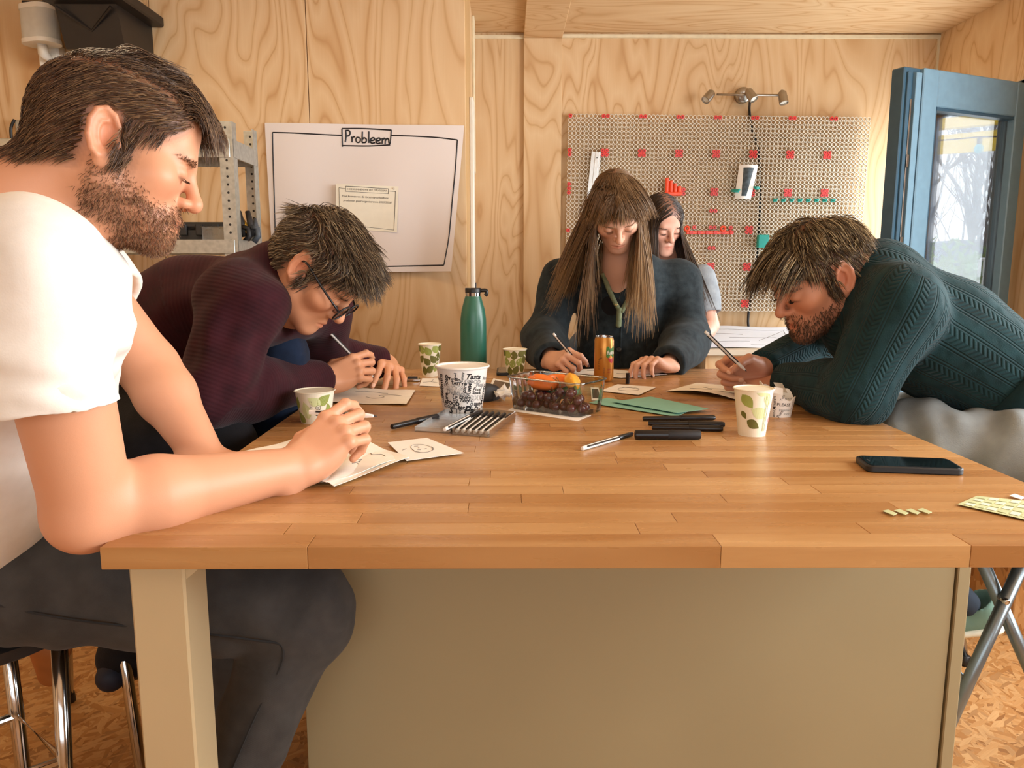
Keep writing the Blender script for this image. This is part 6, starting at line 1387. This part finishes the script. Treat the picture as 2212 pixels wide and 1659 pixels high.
r1 = sample_roots(P2.L, P2.F, msk & (P2.L[:, 2] > .06) & (P2.L[:, 1] > .04), 700, 24); sets.append(grow_hair(hs, r1, lambda p, t: np.stack([.15*np.sign(p[:, 0]), 1.0+0*p[:, 0], -.1+0*p[:, 0]], 1)+gl*(1.0*t), np.full(len(r1), .062), 9, 25, .012, rad=.0008, wob=.26, clump=12, out0=.3))
hair_obj('hair', sets, P2.HM, HM2, P2.t); brows(P2, HM2, 26)
# glasses
gm = thing('glasses', 'round black glasses worn by the man in burgundy', 'glasses', P2.HM.copy())
for s in (1, -1):
    a = np.linspace(0, 2*math.pi, 33); MB().tube(np.c_[s*.033+.0235*np.cos(a), .113-.006*np.abs(np.cos(a))*0-.10*(s*(.0235*np.cos(a)))*s*.6, -.010+.0215*np.sin(a)], .0021, 8, False).go('rim', PENB, gm, world=False, smooth=True)
    MB().lathe([(0, 0), (.0225, 0)], 24, Matrix.Translation((s*.033, .112, -.010)) @ Matrix.Rotation(math.pi/2, 4, 'X'), close=False).go('lens', PANE, gm, world=False)
    MB().tube(bez([(s*.056, .110, -.004), (s*.066, .095, .000), (s*.0775, .045, .008), (s*.084, .000, .016), (s*.083, -.016, .010), (s*.080, -.026, -.006)], 6), .0024, 8).go('temple', PENB, gm, world=False, smooth=True)
MB().tube(bez([(-.010, .113, -.006), (0, .116, -.001), (.010, .113, -.006)], 5), .002, 8).go('bridge', PENB, gm, world=False, smooth=True)
# sweater
BUR = fabric('burgundy_knit', '#2c0f16', '#3d161e', 'rib', 1.0, .9, .35, .0012)
sw2 = SDF(); m1 = (b2S1+b2S2)/2; s1, s2 = ony(430, 692, 1.81), ony(308, 768, 1.80)
sw2.cap(b2S1+A3(-.02, .01, -.01), b2S2+A3(-.02, 0, -.01), .085, None, .05).cap(A3(-.60, 1.88, 1.165), s1, .105, .142, .06).cap(s1, s2, .142, .148, .06).cap(s2, ony(250, 900, 1.80), .148, .15, .06)
sw2.cap(b2S1, b2E, .086, .074, .03).cap(b2E, b2E+(b2W-b2E)*.35, .074, .070, .02); cut_cap(sw2, b2E+(b2W-b2E)*.30, b2E+(b2W-b2E)*.93, .070, .045, .02, .033)
sw2.cap(b2S2, b2E2, .085, .070, .03); cut_cap(sw2, b2E2, b2E2+(b2W2-b2E2)*.95, .068, .042, .02, .032)
cN = P2.H(0, -.05, -.075); sw2.cap(cN+A3(-.01, 0, -.005), b2N+A3(-.03, .0, -.02), .073, .10, .03).ell(b2N+A3(-.055, -.02, .030), (.055, .075, .035), .03)
sw2.cap(P2.H(0, -.01, -.02), b2N+A3(.025, 0, -.012), .062, .066, .008, 's').cap(P2.H(0, .06, -.10), b2N+A3(.10, 0, -.06), .05, .06, .01, 's')
f3 = lambda V: .0050*wav(V, 31, 6, 22, 55, (1, .6, 1))+.004*wav(V, 32, 4, 60, 110, (1, .4, 1))*np.exp(-(((V-b2E-A3(.03, 0, .05))/.12)**2).sum(1))
so = cloth('sweater', sw2, .0058, BUR, P2.t, f3, axis_kv([(m1, s1, A3(0, 0, 1), .14), (s1, s2, A3(0, 0, 1), .14), (b2S1, b2E, A3(0, -1, 0), .085), (b2E, b2W, A3(0, -1, 0), .065), (b2S2, b2E2, A3(0, -1, 0), .085), (b2E2, b2W2, A3(0, 0, 1), .06)]))
BURC = fabric('burgundy_cuff', '#2c0f18', '#3e1822', 'plain', 1.0)
for e, w, rr in ((b2E, b2W, .0455), (b2E2, b2W2, .0430)):
    d = (w-e); c = e+d*.93; u = d/np.linalg.norm(d); MB().tube([c-u*.045, c-u*.022, c+u*.001], [rr*.98, rr*.86, rr*.80], 20).go('cuff', BURC, P2.t, smooth=True)
MB().tube(bez([cN+A3(-.055, -.02, .012), cN+A3(-.015, -.066, -.012), b2N+A3(.052, -.062, -.035), b2N+A3(.085, -.02, -.085)], 6), .011, 8).go('collar', BURC, P2.t, smooth=True)
# raised denim knee, dark trousers, coat over the stool
BDEN = fabric('dark_blue_denim', '#0b1424', '#18263d', 'denim', 1.0, .9, .3, .0006)
kb = ony(598, 770, 1.82); tr2 = SDF().cap(ony(330, 900, 1.86), kb, .10, .070, .03).cap(kb, A3(-.600, 1.86, .42), .068, .052, .02).ell(kb+A3(.004, 0, .004), (.070, .064, .068), .02)
cloth('jeans', tr2, .0065, BDEN, P2.t, lambda V: .003*wav(V, 41, 5, 30, 70), axis_kv([(ony(330, 900, 1.86), kb, A3(0, -1, 0), .08), (kb, A3(-.600, 1.86, .42), A3(0, -1, 0), .06)]))
BLK = fabric('black_wool', '#141315', '#232124', 'plain', .8)
t2 = SDF().cap(ony(250, 905, 1.72), ony(330, 960, 1.66), .13, .12, .05).cap(ony(330, 960, 1.66), ony(470, 960, 1.64), .10, .085, .05).cap(ony(470, 960, 1.64), ony(268, 1420, 1.62), .07, .055, .03)
cloth('trousers', t2, .007, BLK, P2.t, lambda V: .005*wav(V, 43, 5, 20, 50))
sb = SDF().cap(ony(262, 1432, 1.62), ony(240, 1462, 1.58), .040, .032, .02); cloth('shoe', sb, .006, pm('navy_shoe', '#1a2236', .6), P2.t)
Yt = tipsB['i'][1]; pen('white pen with dark end in the burgundy man\'s hand', ony(706, 711, Yt-.085), ony(809, 817, Yt-.028), .0040, capped=False)

# =============================================================== standing woman with fringe
SK3 = srgb('#dfae92'); MAT_SK3 = skin_mat('skin_fringe', SK3)
P3 = Person('woman with long hair and fringe in dark wool jacket standing to draw', SK3, (.38, 2.78, 0))
P3.set_head(A3(.348, 2.50, 1.425), -88, 48, -7, head_sdf(True), .96)
sk = P3.skin; c3N = ony(1338, 575, 2.64); s3R, s3L = ony(1213, 600, 2.76), ony(1470, 600, 2.76)
e3R, e3L = ony(1176, 735, 2.68), ony(1488, 735, 2.68); w3R, w3L = onz(1192, 778, TZ+.045), onz(1440, 789, TZ+.030)
P3.neck((0, -.034, -.045), c3N, .046, .050); sk.cap(c3N, ony(1338, 700, 2.77), .052, .08, .04).cap(s3R, s3L, .045, None, .04)
arm(sk, s3R, e3R, w3R, (.038, .035, .034, .024)); arm(sk, s3L, e3L, w3L, (.038, .035, .034, .024))
kn = ony(1222, 772, w3R[1]-.075); tipsC = hand(sk, frame(w3R, kn-w3R, (-.55, -.35, .72)), 'R', GRIP, .90, P3.nails)
kn = ony(1395, 775, w3L[1]-.05); hand(sk, frame(w3L, kn-w3L, (.05, .25, .95)), 'L', REST, .90, P3.nails)
def tint3(L, near): return [(hair_std(L, .072, .034, -.066)*near, srgb('#4a3626'), .9)]
P3.body(.0030, tint3, MAT_SK3); nail_obj(P3.nails, pm('nail_dark', '#2a0f14', .15), P3.t)
COAT = fabric('charcoal_wool', '#1c2226', '#333c40', 'plain', 1.6, .95, .5, .002)
ct3 = SDF(); md = (s3R+s3L)/2
ct3.cap(s3R+A3(.01, 0, -.015), s3L+A3(-.01, 0, -.015), .062, None, .05).cap(md+A3(0, 0, -.05), A3(md[0], 2.80, .90), .15, .165, .08, sq=((0, 1, 0), .86)).cap(md+A3(0, -.02, .01), c3N+A3(0, .03, -.02), .10, .066, .05)
for s_, e_, w_ in ((s3R, e3R, w3R), (s3L, e3L, w3L)):
    ct3.cap(s_, e_, .068, .074, .04).cap(e_, e_+(w_-e_)*.3, .078, .076, .03); cut_cap(ct3, e_+(w_-e_)*.2, e_+(w_-e_)*.96, .076, .052, .03, .036)
vA, vB = ony(1338, 560, 2.52), ony(1340, 672, 2.60)
ct3.cap(vA, vB, .070, .010, .010, 's').cap(P3.H(0, -.01, -.02), c3N, .052, .058, .01, 's')
cloth('wool_jacket', ct3, .006, COAT, P3.t, lambda V: .0050*wav(V, 51, 6, 24, 60, (1, .5, 1.2)))
GRN = fabric('sage_knit', '#6d7456', '#8c9270', 'plain', 1.5)
def front(px, py, dz=.004):
    """a point of the jacket front under a given sight line"""
    r = ray(px, py); r = r/np.linalg.norm(r); p = _C+r*2.25
    for _ in range(60):
        d = float(np.clip(ct3.ev(p[None], True)[0], -.05, .05)); p = p+r*d*.8
        if abs(d) < 5e-4: break
    return p-r*dz
MB().tube(bez([front(1302, 590), front(1314, 622), front(1328, 652), front(1341, 674)], 5), .0085, 8).go('cardigan_edge', GRN, P3.t, smooth=True)
MB().tube(bez([front(1378, 596), front(1368, 625), front(1354, 652), front(1342, 674)], 5), .0085, 8).go('cardigan_edge', GRN, P3.t, smooth=True)
MB().tube(bez([front(1339, 664), front(1337, 690), front(1336, 708)], 5), [.010]*10+[.004], 8).go('cardigan_front', GRN, P3.t, smooth=True)
MB().tube(bez([front(1342, 690, .002), front(1341, 730, .002), front(1341, 790, .002)], 6), .003, 6).go('placket_edge', COAT, P3.t)
bt = SDF().cap(c3N+A3(0, .065, -.12), ony(1338, 720, 2.76), .075, .085, .03); bt.plane(ony(1338, 613, 2.60), (0, 0, 1), .004); cloth('black_top', bt, .006, BLK, P3.t)
for px, py, mt, r_ in ((1347, 684, BLACK, .010), (1337, 755, BLACK, .010), (1331, 657, pm('brass_button', '#b9a26a', .3, metal=.6), .006)):
    c = front(px, py, .009 if r_ < .008 else .004); MB().lathe([(0, -.002), (r_, -.002), (r_*1.05, .001), (r_*.7, .003), (0, .002)], 16, frame(c, (0, .3, 1), (0, -1, .25))).go('button', mt, P3.t, smooth=True)
# hair, grown in the room so that it hangs
HM3 = hair_mat('hair_honey', '#463223', '#80603f', '#d8b07c')
near = np.linalg.norm(P3.L, axis=1) < .165; msk = hair_std(P3.L, .070, .030, -.066) & near
R3 = np.array(P3.HM.to_3x3())/P3.hsc; M3i = np.array(P3.HM.inverted())
wS = SDF(); wS.sub(P3.hs2, P3.HM, .01, .19); wS._a(lambda p: ct3.ev(p), np.array(md), 1e6, .01, 'u')
def toL(p): return p@M3i[:3, :3].T+M3i[:3, 3]
def dir_long(p, t):
    L = toL(p); x, y, z = L[:, 0], L[:, 1], L[:, 2]; on = np.clip((z+.02)/.06, 0, 1)[:, None]*(np.abs(x) < .10)[:, None]; s_ = np.where(np.abs(x) < .001, .001, x); s_ = np.sign(s_)
    loc = np.stack([s_*.85*np.clip((.075-np.abs(x))/.05, 0, 1), -.25+0*x, -.5+0*x], 1)@R3.T; return loc*on*.8+A3(0, 0, -1)*(1-.75*on)+bkw
wr_ = to_world(sample_roots(P3.L, P3.F, msk & ((P3.L[:, 1] < .035) | ((np.abs(P3.L[:, 0]) > .050) & (P3.L[:, 1] < .05))), 3000, 52), P3.HM)
stk3 = lambda p: np.clip((toL(p)[:, 2]+.025)/.03, 0, 1)*(np.abs(toL(p)[:, 0]) < .11)
lw_ = toL(wr_); gB = (lw_[:, 0] > .0) & ((lw_[:, 1] < .015) | (rng.random(len(lw_)) < .35)); sets3 = []
for m_, bkw, ln in ((~gB, A3(0, 0, 0), .38), (gB, A3(-.30, .42, 0), .36)):
    P_, Rr, cc = grow_hair(wS, wr_[m_], dir_long, np.full(m_.sum(), ln), 20, 53, .006, wob=.06, rad=.0011, clump=20, out0=.2, stick=stk3); sets3.append((P_, Rr, np.clip(cc*.65+.40*(lw_[m_][:, 0] < 0), 0, 1)))
rb_ = to_world(sample_roots(P3.L, P3.F, (P3.L[:, 2] > .075) & (P3.L[:, 1] > -.045) & (np.abs(P3.L[:, 0]) < .055) & near, 1900, 54), P3.HM)
def dir_bang(p, t): L = toL(p); x = L[:, 0]; return np.stack([.30*np.sign(x)*np.clip(np.abs(x)/.04, 0, 1), .8-.55*t+0*x, -.15-.9*t+0*x], 1)@R3.T
yb = toL(rb_)[:, 1]; Pb, Rb, cb3 = grow_hair(wS, rb_, dir_bang, .125-yb*.80, 14, 55, .005, wob=.07, rad=.0010, clump=18, out0=.3); sets3.append((Pb, Rb, cb3*.55))
hair_obj('hair', sets3, None, HM3, P3.t, grad=.50); brows(P3, HM3, 56, .6)
SKT = fabric('blue_denim_light', '#6f86a3', '#93a8c0', 'denim'); lg3 = SDF().cap((md[0]-.09, 2.84, .90), (md[0]-.10, 2.84, .12), .10, .06, .03).cap((md[0]+.09, 2.84, .90), (md[0]+.10, 2.84, .12), .10, .06, .03).cap((md[0]-.06, 2.84, .92), (md[0]+.06, 2.84, .92), .12, None, .04); cloth('jeans', lg3, .011, SKT, P3.t)
for s_ in (-1, 1): cloth('shoe', SDF().cap((md[0]+s_*.10, 2.86, .05), (md[0]+s_*.11, 2.68, .035), .045, .036, .02).plane((0, 0, .003), (0, 0, -1), .006), .009, SHOE, P3.t)
pen('slim white pen held by the woman with the fringe', ony(1195, 720, tipsC['i'][1]-.02), ony(1250, 786, tipsC['i'][1]-.005), .0038, capped=False)

# =============================================================== woman in the background
P4 = Person('woman with long dark hair in grey top half hidden behind another', srgb('#e2b09a'), (.74, 3.42, 0)); MAT_SK4 = skin_mat('skin_background', srgb('#e2b09a'))
P4.set_head(A3(.655, 3.32, 1.425), -72, 26, -5, head_sdf(True), .97); sk = P4.skin; c4N = A3(.70, 3.42, 1.28); s4R, s4L = A3(.56, 3.44, 1.20), A3(.86, 3.40, 1.19)
sk.cap(P4.H(0, -.034, -.045), c4N, .046, .05, .03).cap(c4N, A3(.72, 3.45, 1.0), .055, .09, .04).cap(s4R, s4L, .045, None, .04)
arm(sk, s4R, A3(.52, 3.36, 1.0), A3(.60, 3.15, .93), (.036, .034, .032, .023)); arm(sk, s4L, A3(.885, 3.33, .99), A3(.79, 3.14, .94), (.036, .034, .032, .023)); hand(sk, frame(A3(.60, 3.15, .93), (.3, -.8, 0), (0, .1, 1)), 'R', REST, .9); hand(sk, frame(A3(.79, 3.14, .94), (-.3, -.8, 0), (0, .1, 1)), 'L', REST, .9)
P4.body(.0045, lambda L, near: [(hair_std(L, .072, .034, -.066)*near, srgb('#35281f'), .9)], MAT_SK4)
GTEE = fabric('grey_jersey', '#8b9299', '#a3aab0', 'plain', 1.2)
t4 = SDF().cap(s4R, s4L, .055, None, .04).cap(A3(.71, 3.44, 1.16), A3(.72, 3.47, .72), .105, .125, .06).cap(c4N+A3(0, .02, -.06), A3(.71, 3.44, 1.16), .06, .09, .04); cut_cap(t4, s4R, A3(.53, 3.38, 1.05), .058, .056, .02, .042); cut_cap(t4, s4L, A3(.88, 3.35, 1.04), .058, .056, .02, .042)
cloth('grey_top', t4, .009, GTEE, P4.t, lambda V: .003*wav(V, 61, 5, 30, 60))
lg4 = SDF().cap(A3(.58, 3.48, .74), A3(.56, 3.30, .06), .09, .055, .03).cap(A3(.71, 3.48, .74), A3(.72, 3.34, .06), .09, .055, .03).cap(A3(.60, 3.48, .76), A3(.70, 3.48, .76), .11, None, .04); cloth('trousers', lg4, .012, BLK, P4.t)
near = np.linalg.norm(P4.L, axis=1) < .165; msk = hair_std(P4.L, .070, .036, -.066) & near; HM4 = hair_mat('hair_dark_brown', '#241a15', '#43342a', '#7c6550')
w4 = SDF(); w4.sub(P4.hs, P4.HM, .01, .19); w4._a(lambda p: t4.ev(p), A3(.71, 3.44, 1), 1e6, .01, 'u'); M4i = np.array(P4.HM.inverted()); R4 = np.array(P4.HM.to_3x3())/P4.hsc
def dir4(p, t):
    L = p@M4i[:3, :3].T+M4i[:3, 3]; x, y, z = L[:, 0], L[:, 1], L[:, 2]; on = np.clip((z+.01)/.06, 0, 1)[:, None]*(np.abs(x) < .10)[:, None]; s_ = np.sign(np.where(np.abs(x) < .001, .001, x)); loc = np.stack([s_*.9*np.clip((.075-np.abs(x))/.05, 0, 1), -.05+0*x, -.45+0*x], 1)@R4.T; return loc*on*.85+A3(0, 0, -1)*(1-.8*on)+(x < 0)[:, None]*(1-on)*A3(.26, -.10, 0)
r4 = to_world(sample_roots(P4.L, P4.F, msk, 1500, 62), P4.HM); hair_obj('hair', [grow_hair(w4, r4, dir4, np.full(len(r4), .44), 18, 63, .005, rad=.0018, wob=.05, clump=16, out0=.1, stick=lambda p: np.clip(((p@M4i[:3, :3].T+M4i[:3, 3])[:, 2]+.03)/.03, 0, 1))], None, HM4, P4.t, grad=.35); brows(P4, HM4, 64, .6)

# =============================================================== man in green cable sweater
SK5 = srgb('#d59a7b'); MAT_SK5 = skin_mat('skin_sweater', SK5)
P5 = Person('man in dark green cable-knit sweater leaning on the table at right', SK5, (1.15, 1.6, 0))
P5.set_head(A3(.722, 1.794, 1.222), 190, 27, 3, head_sdf(), 1.03)
sk = P5.skin; d5N = ony(1868, 600, 1.78); s5N, s5F = ony(1948, 655, 1.65), ony(1800, 668, 2.04)
e5, w5 = onz(1850, 850, TZ+.060), ony(1690, 826, 1.93); e5F, w5F = ony(1768, 735, 2.14), onz(1640, 798, TZ+.068)
P5.neck((0, -.034, -.045), d5N, .058, .062); sk.cap(P5.H(0, .01, -.085), d5N+A3(-.03, 0, -.05), .04, .05, .03).cap(s5N, s5F, .05, None, .04).cap(d5N, (s5N+s5F)/2, .06, None, .04)
arm(sk, s5N, e5, w5, (.045, .042, .040, .027)); arm(sk, s5F, e5F, w5F, (.045, .042, .040, .027))
kn = ony(1562, 800, w5F[1]-.01); tipsD = hand(sk, frame(w5F, kn-w5F, (.05, .92, .30)), 'R', GRIP, 1.02, P5.nails); hand(sk, frame(w5, A3(-.75, .55, -.2), (.1, .2, 1)), 'L', REST, 1.0)
def beard5(L): X, Y, Z = np.abs(L[:, 0]), L[:, 1], L[:, 2]; return (((Z < -.040-.40*np.clip(Y-.012, 0, .06)) & (Z > -.13) & (Y > -.005) & (X < .075)) | ((X < .030) & (Y > .075) & (Z < -.050) & (Z > -.062))) & ~((X < .02) & (Y > .085) & (Z < -.061) & (Z > -.080))
def tint5(L, near): X, Y, Z = np.abs(L[:, 0]), L[:, 1], L[:, 2]; br = np.exp(-(((X-.034)/.020)**4+((Z-.016+.10*np.abs(X-.03))/.0048)**2))*(Y > .06)*near; return [(hair_std(L, .070, .030, -.066)*near, srgb('#33261d'), .9), (soft_mask(beard5, L)*near, srgb('#5a4031'), .5), (br, srgb('#5a4031'), .6)]
P5.body(.0029, tint5, MAT_SK5); nail_obj(P5.nails, pm('nail_pink', '#e9b9a0', .3), P5.t)
HM5 = hair_mat('hair_sandy', '#2f241c', '#57452f', '#b7a079'); hs = P5.hs2; near = np.linalg.norm(P5.L, axis=1) < .165; msk = hair_std(P5.L, .068, .030, -.066) & near; R5 = np.array(P5.HM.to_3x3())/P5.hsc; gl5 = R5.T@A3(0, 0, -1)
def dir5(p, t):
    x, y, z = p[:, 0], p[:, 1], p[:, 2]; cr = np.stack([x*4, y+.055, 0*x], 1); cr /= np.linalg.norm(cr, axis=1)[:, None]+.02; low = np.clip((.05-z)/.05, 0, 1)[:, None]; fr = np.clip((y-.03)/.04, 0, 1)[:, None]; return cr*(1-.6*low)+np.stack([0*x, -.1+0*x, -1.0+0*x], 1)*(.25+.75*low)*(1-fr*.5)+gl5*fr*t*.9
r0 = sample_roots(P5.L, P5.F, msk, 6000, 71); lg = (r0[:, 2] > .055)
sets = [grow_hair(hs, r0[~lg], dir5, np.full((~lg).sum(), .032), 6, 72, .008, rad=.0008, wob=.08, clump=16, out0=.15, stick=lambda p: .6), grow_hair(hs, r0[lg], dir5, np.full(lg.sum(), .075), 9, 73, .013, rad=.0008, wob=.10, clump=16, out0=.25, stick=lambda p: .35)]
r1 = sample_roots(P5.L, P5.F, msk & (P5.L[:, 2] > .05) & (P5.L[:, 1] > .035), 900, 74); sets.append(grow_hair(hs, r1, lambda p, t: np.stack([-.25+0*p[:, 0], .85+0*p[:, 0], .0+0*p[:, 0]], 1)+gl5*(1.5*t), np.full(len(r1), .098), 10, 75, .012, rad=.0008, wob=.12, clump=14, out0=.3))
hair_obj('hair', sets, P5.HM, HM5, P5.t); brows(P5, HM5, 76)
r0 = soft_roots(P5, beard5, near, 2600, 77); hair_obj('beard', [grow_hair(hs, r0, dir_beard, np.full(len(r0), .008), 3, 78, .003, rad=.0006, wob=.35, out0=.7)], P5.HM, hair_mat('beard_dark', '#2f2018', '#553a29', '#7d5a40'), P5.t)
GRC = fabric('green_cable_knit', '#102427', '#183438', 'cable', 1.0, .9, .7, .004)
sw5 = SDF(); m5 = (s5N+s5F)/2; q1, q2, q3 = ony(1905, 672, 1.80), ony(2055, 745, 1.74), ony(2230, 862, 1.66)
sw5.cap(s5N, s5F, .074, None, .05).cap(q1, q2, .138, .128, .06).cap(q2, q3, .128, .112, .06).cap(d5N+A3(.035, 0, .012), q1, .075, .13, .05)
sw5.cap(s5N, e5, .086, .072, .03).cap(e5, e5+(w5-e5)*.4, .070, .062, .02); cut_cap(sw5, e5+(w5-e5)*.35, e5+(w5-e5)*.95, .062, .045, .02, .033)
sw5.cap(s5F, e5F, .085, .066, .03); cut_cap(sw5, e5F, e5F+(w5F-e5F)*.95, .062, .044, .02, .033); sw5.cap(P5.H(0, -.01, -.03), d5N+A3(-.02, 0, -.01), .062, .064, .008, 's')
cloth('cable_sweater', sw5, .0055, GRC, P5.t, lambda V: .0040*wav(V, 81, 5, 20, 50), axis_kv([(q1, q3, A3(0, -1, 0), .13), (s5N, e5, A3(0, -1, 0), .085), (e5, w5, A3(0, -1, 0), .06), (s5F, e5F, A3(0, -1, 0), .085), (e5F, w5F, A3(0, -1, 0), .06)]))
GRR = fabric('green_rib', '#102427', '#183438', 'rib', 1.0, .9, .6, .002)
for e, w in ((e5, w5), (e5F, w5F)):
    d = (w-e); c = e+d*.95; u = d/np.linalg.norm(d); MB().tube([c-u*.05, c-u*.025, c+u*.001], [.047, .042, .039], 20).go('cuff', GRR, P5.t, smooth=True)
MB().tube([q2+(q3-q2)*.72, q2+(q3-q2)*.88, q2+(q3-q2)*1.05], [.121, .119, .116], 40).go('hem', GRR, P5.t, smooth=True)
GTR = fabric('grey_twill', '#8b9396', '#9aa2a5', 'plain', 1.0); tr5 = SDF()
h1, k1, h2, k2 = A3(1.26, 1.42, .845), A3(.925, 1.70, .862), A3(1.32, 1.66, .84), A3(.935, 1.92, .855)
tr5.cap(h1, k1, .112, .080, .03).cap(k1, A3(1.06, 1.80, .47), .076, .058, .02).cap(h2, k2, .112, .080, .03).cap(k2, A3(1.02, 2.0, .47), .076, .058, .02).cap(h1+A3(.05, 0, .01), h2+A3(.02, 0, .01), .125, None, .05)
cloth('trousers', tr5, .0075, GTR, P5.t, lambda V: .0065*wav(V, 83, 5, 24, 55)+.0045*wav(V, 84, 5, 60, 110, (1.4, 1, .5)))
# sneaker resting on the stool rung
CRS = pm('sneaker_cream', '#cfc8ae', .7, var=.05); GRS = pm('sneaker_green', '#6f8f7f', .7, var=.08); SOL = pm('sneaker_sole', '#e4ddc6', .6)
an = ony(2100, 1318, 1.80); fd = A3(-.92, .25, -.25); fd /= np.linalg.norm(fd); hl = an+A3(.035, 0, -.02)
for dy in (0, .20):
    o_ = A3(0, dy, 0); s_ = SDF().cap(hl+o_+A3(0, 0, .012), hl+o_+fd*.19+A3(0, 0, -.004), .040, .034, .02).ell(hl+o_+A3(-.018, 0, .040), (.042, .038, .040), .02); s_.cap(hl+o_+A3(-.03, 0, .05), hl+o_+A3(-.03, 0, .12), .033, .035, .008, 's'); so = cloth('sneaker', s_, .005, GRS, P5.t)
    s_ = SDF().cap(hl+o_+A3(.004, 0, -.022), hl+o_+fd*.20+A3(0, 0, -.026), .040, .036, .01, sq=((0, 0, 1), .40)); cloth('sole', s_, .005, SOL, so)
    s_ = SDF().ell(hl+o_+A3(.020, 0, .012), (.026, .038, .034), .01); cloth('heel_patch', s_, .005, CRS, so); cloth('sock', SDF().cap(an+o_+A3(-.02, 0, .02), A3(1.06, 1.80+dy, .47)+A3(0, 0, .02), .034, .042, .01), .006, pm('navy_sock', '#26303c', .9), P5.t)
pen('dark striped pen held by the man in green', ony(1523, 716, tipsD['i'][1]-.02), ony(1613, 803, tipsD['i'][1]-.01), .0040, capped=False)
# =============================================================== stools and floor things
def four(cx, cy, fx, fy):
    v = np.array([fx-cx, fy-cy]); w = np.array([-v[1], v[0]]); return [(cx+v[0], cy+v[1]), (cx+w[0], cy+w[1]), (cx-v[0], cy-v[1]), (cx-w[0], cy-w[1])]
cxs, cys = float(hipR[0])-.06, float(hipR[1])+.10; bar_stool('chrome bar stool under the bearded man at front left', cxs, cys, float(hipR[2])-.105, four(cxs-.05, cys, cxs-.05, cys-.15))
bar_stool('chrome bar stool under the man in burgundy', -1.02, 1.785, .70, four(-1.02, 1.785, -1.269, 2.069), .20)
MB().tube([ony(228, 1478, 1.60), ony(300, 1455, 1.72)], .013, 10).go('strap_wrap', BLACK, bpy.data.objects['bar_stool.001'], smooth=True)
fR = onz(2084, 1436, 0); bar_stool('chrome bar stool with black feet behind the table at right', float(fR[0])-.20, float(fR[1])+.18, .68, [(float(fR[0]), float(fR[1])), (float(fR[0])-.40, float(fR[1])), (float(fR[0])-.40, float(fR[1])+.38), (float(fR[0]), float(fR[1])+.38)])
# folding stool with crossed legs
fs = thing('folding_stool', 'folding steel stool with crossed legs under the man in green', 'stool', frame((1.2, 1.55, 0)))
TUBE = pm('grey_steel_tube', '#7f8a8f', .3, metal=.8, var=.05)
for Y in (1.50, 1.78):
    b0, b1 = ony(2200, 1235, Y), ony(2068, 1525, Y); d = (b1-b0)/(b0[2]-b1[2]); top = b0-d*(.715-b0[2]); bot = b1+d*(b1[2]-.01); bot = b0+d*(b0[2]-.01)
    MB().tube([top, bot], .0135, 12).go('leg', TUBE, fs, smooth=True)
    a0, a1 = ony(2130, 1232, Y+.03), ony(2212, 1418, Y+.03); d2 = (a1-a0)/(a0[2]-a1[2]); MB().tube([a0-d2*(.715-a0[2]), a0+d2*(a0[2]-.01)], .0135, 12).go('leg', TUBE, fs, smooth=True)
    c = ony(2174, 1300, Y-.014); MB().lathe([(0, .004), (.005, .004), (.007, 0), (.007, -.02)], 12, frame(c, (0, 0, 1), (0, -1, 0))).go('pivot_bolt', CHROME, fs, smooth=True)
    if Y < 1.6: rung0 = ony(2088, 1476, Y); tops_ = [top]
    else: MB().tube([rung0, ony(2088, 1476, 1.5)+A3(0, .30, 0)], .011, 10).go('rung', TUBE, fs, smooth=True)
cx = (tops_[0][0]); MB().box((cx-.34, 1.42, .715), (cx+.06, 1.86, .745), bev=.01).go('seat', LEATH, fs)
# OSB box at the right
ob = onz(2178, 1300, 0); MB().box((1.72, 2.45, 0), (2.15, 3.05, .36), bev=.003).go('osb_crate', OSB, label='low osb board crate on the floor at the right', cat='crate')
# tan pouch hanging by the stool
hp = ony(110, 1425, 1.45); tp_s = SDF().cap(hp, ony(108, 1462, 1.45), .040, .026, .01, sq=((0, 1, 0), .5)).plane(ony(110, 1478, 1.45), (0, 0, -1), .01)
cloth('tan_pouch', SDF().cap(hp+A3(0, 0, .02), ony(106, 1458, 1.45), .042, .024, .01, sq=((0, 1, 0), .6)), .004, pm('tan_leather', '#a9652f', .6, var=.1), None); o = bpy.data.objects['tan_pouch']; props(o, 'tan tapered pouch hanging below the bearded man\'s seat', 'pouch')
for o in list(bpy.data.objects):
    if o.type == 'MESH' and o.parent is None and 'kind' not in o and 'label' not in o: print('UNLABELLED', o.name)
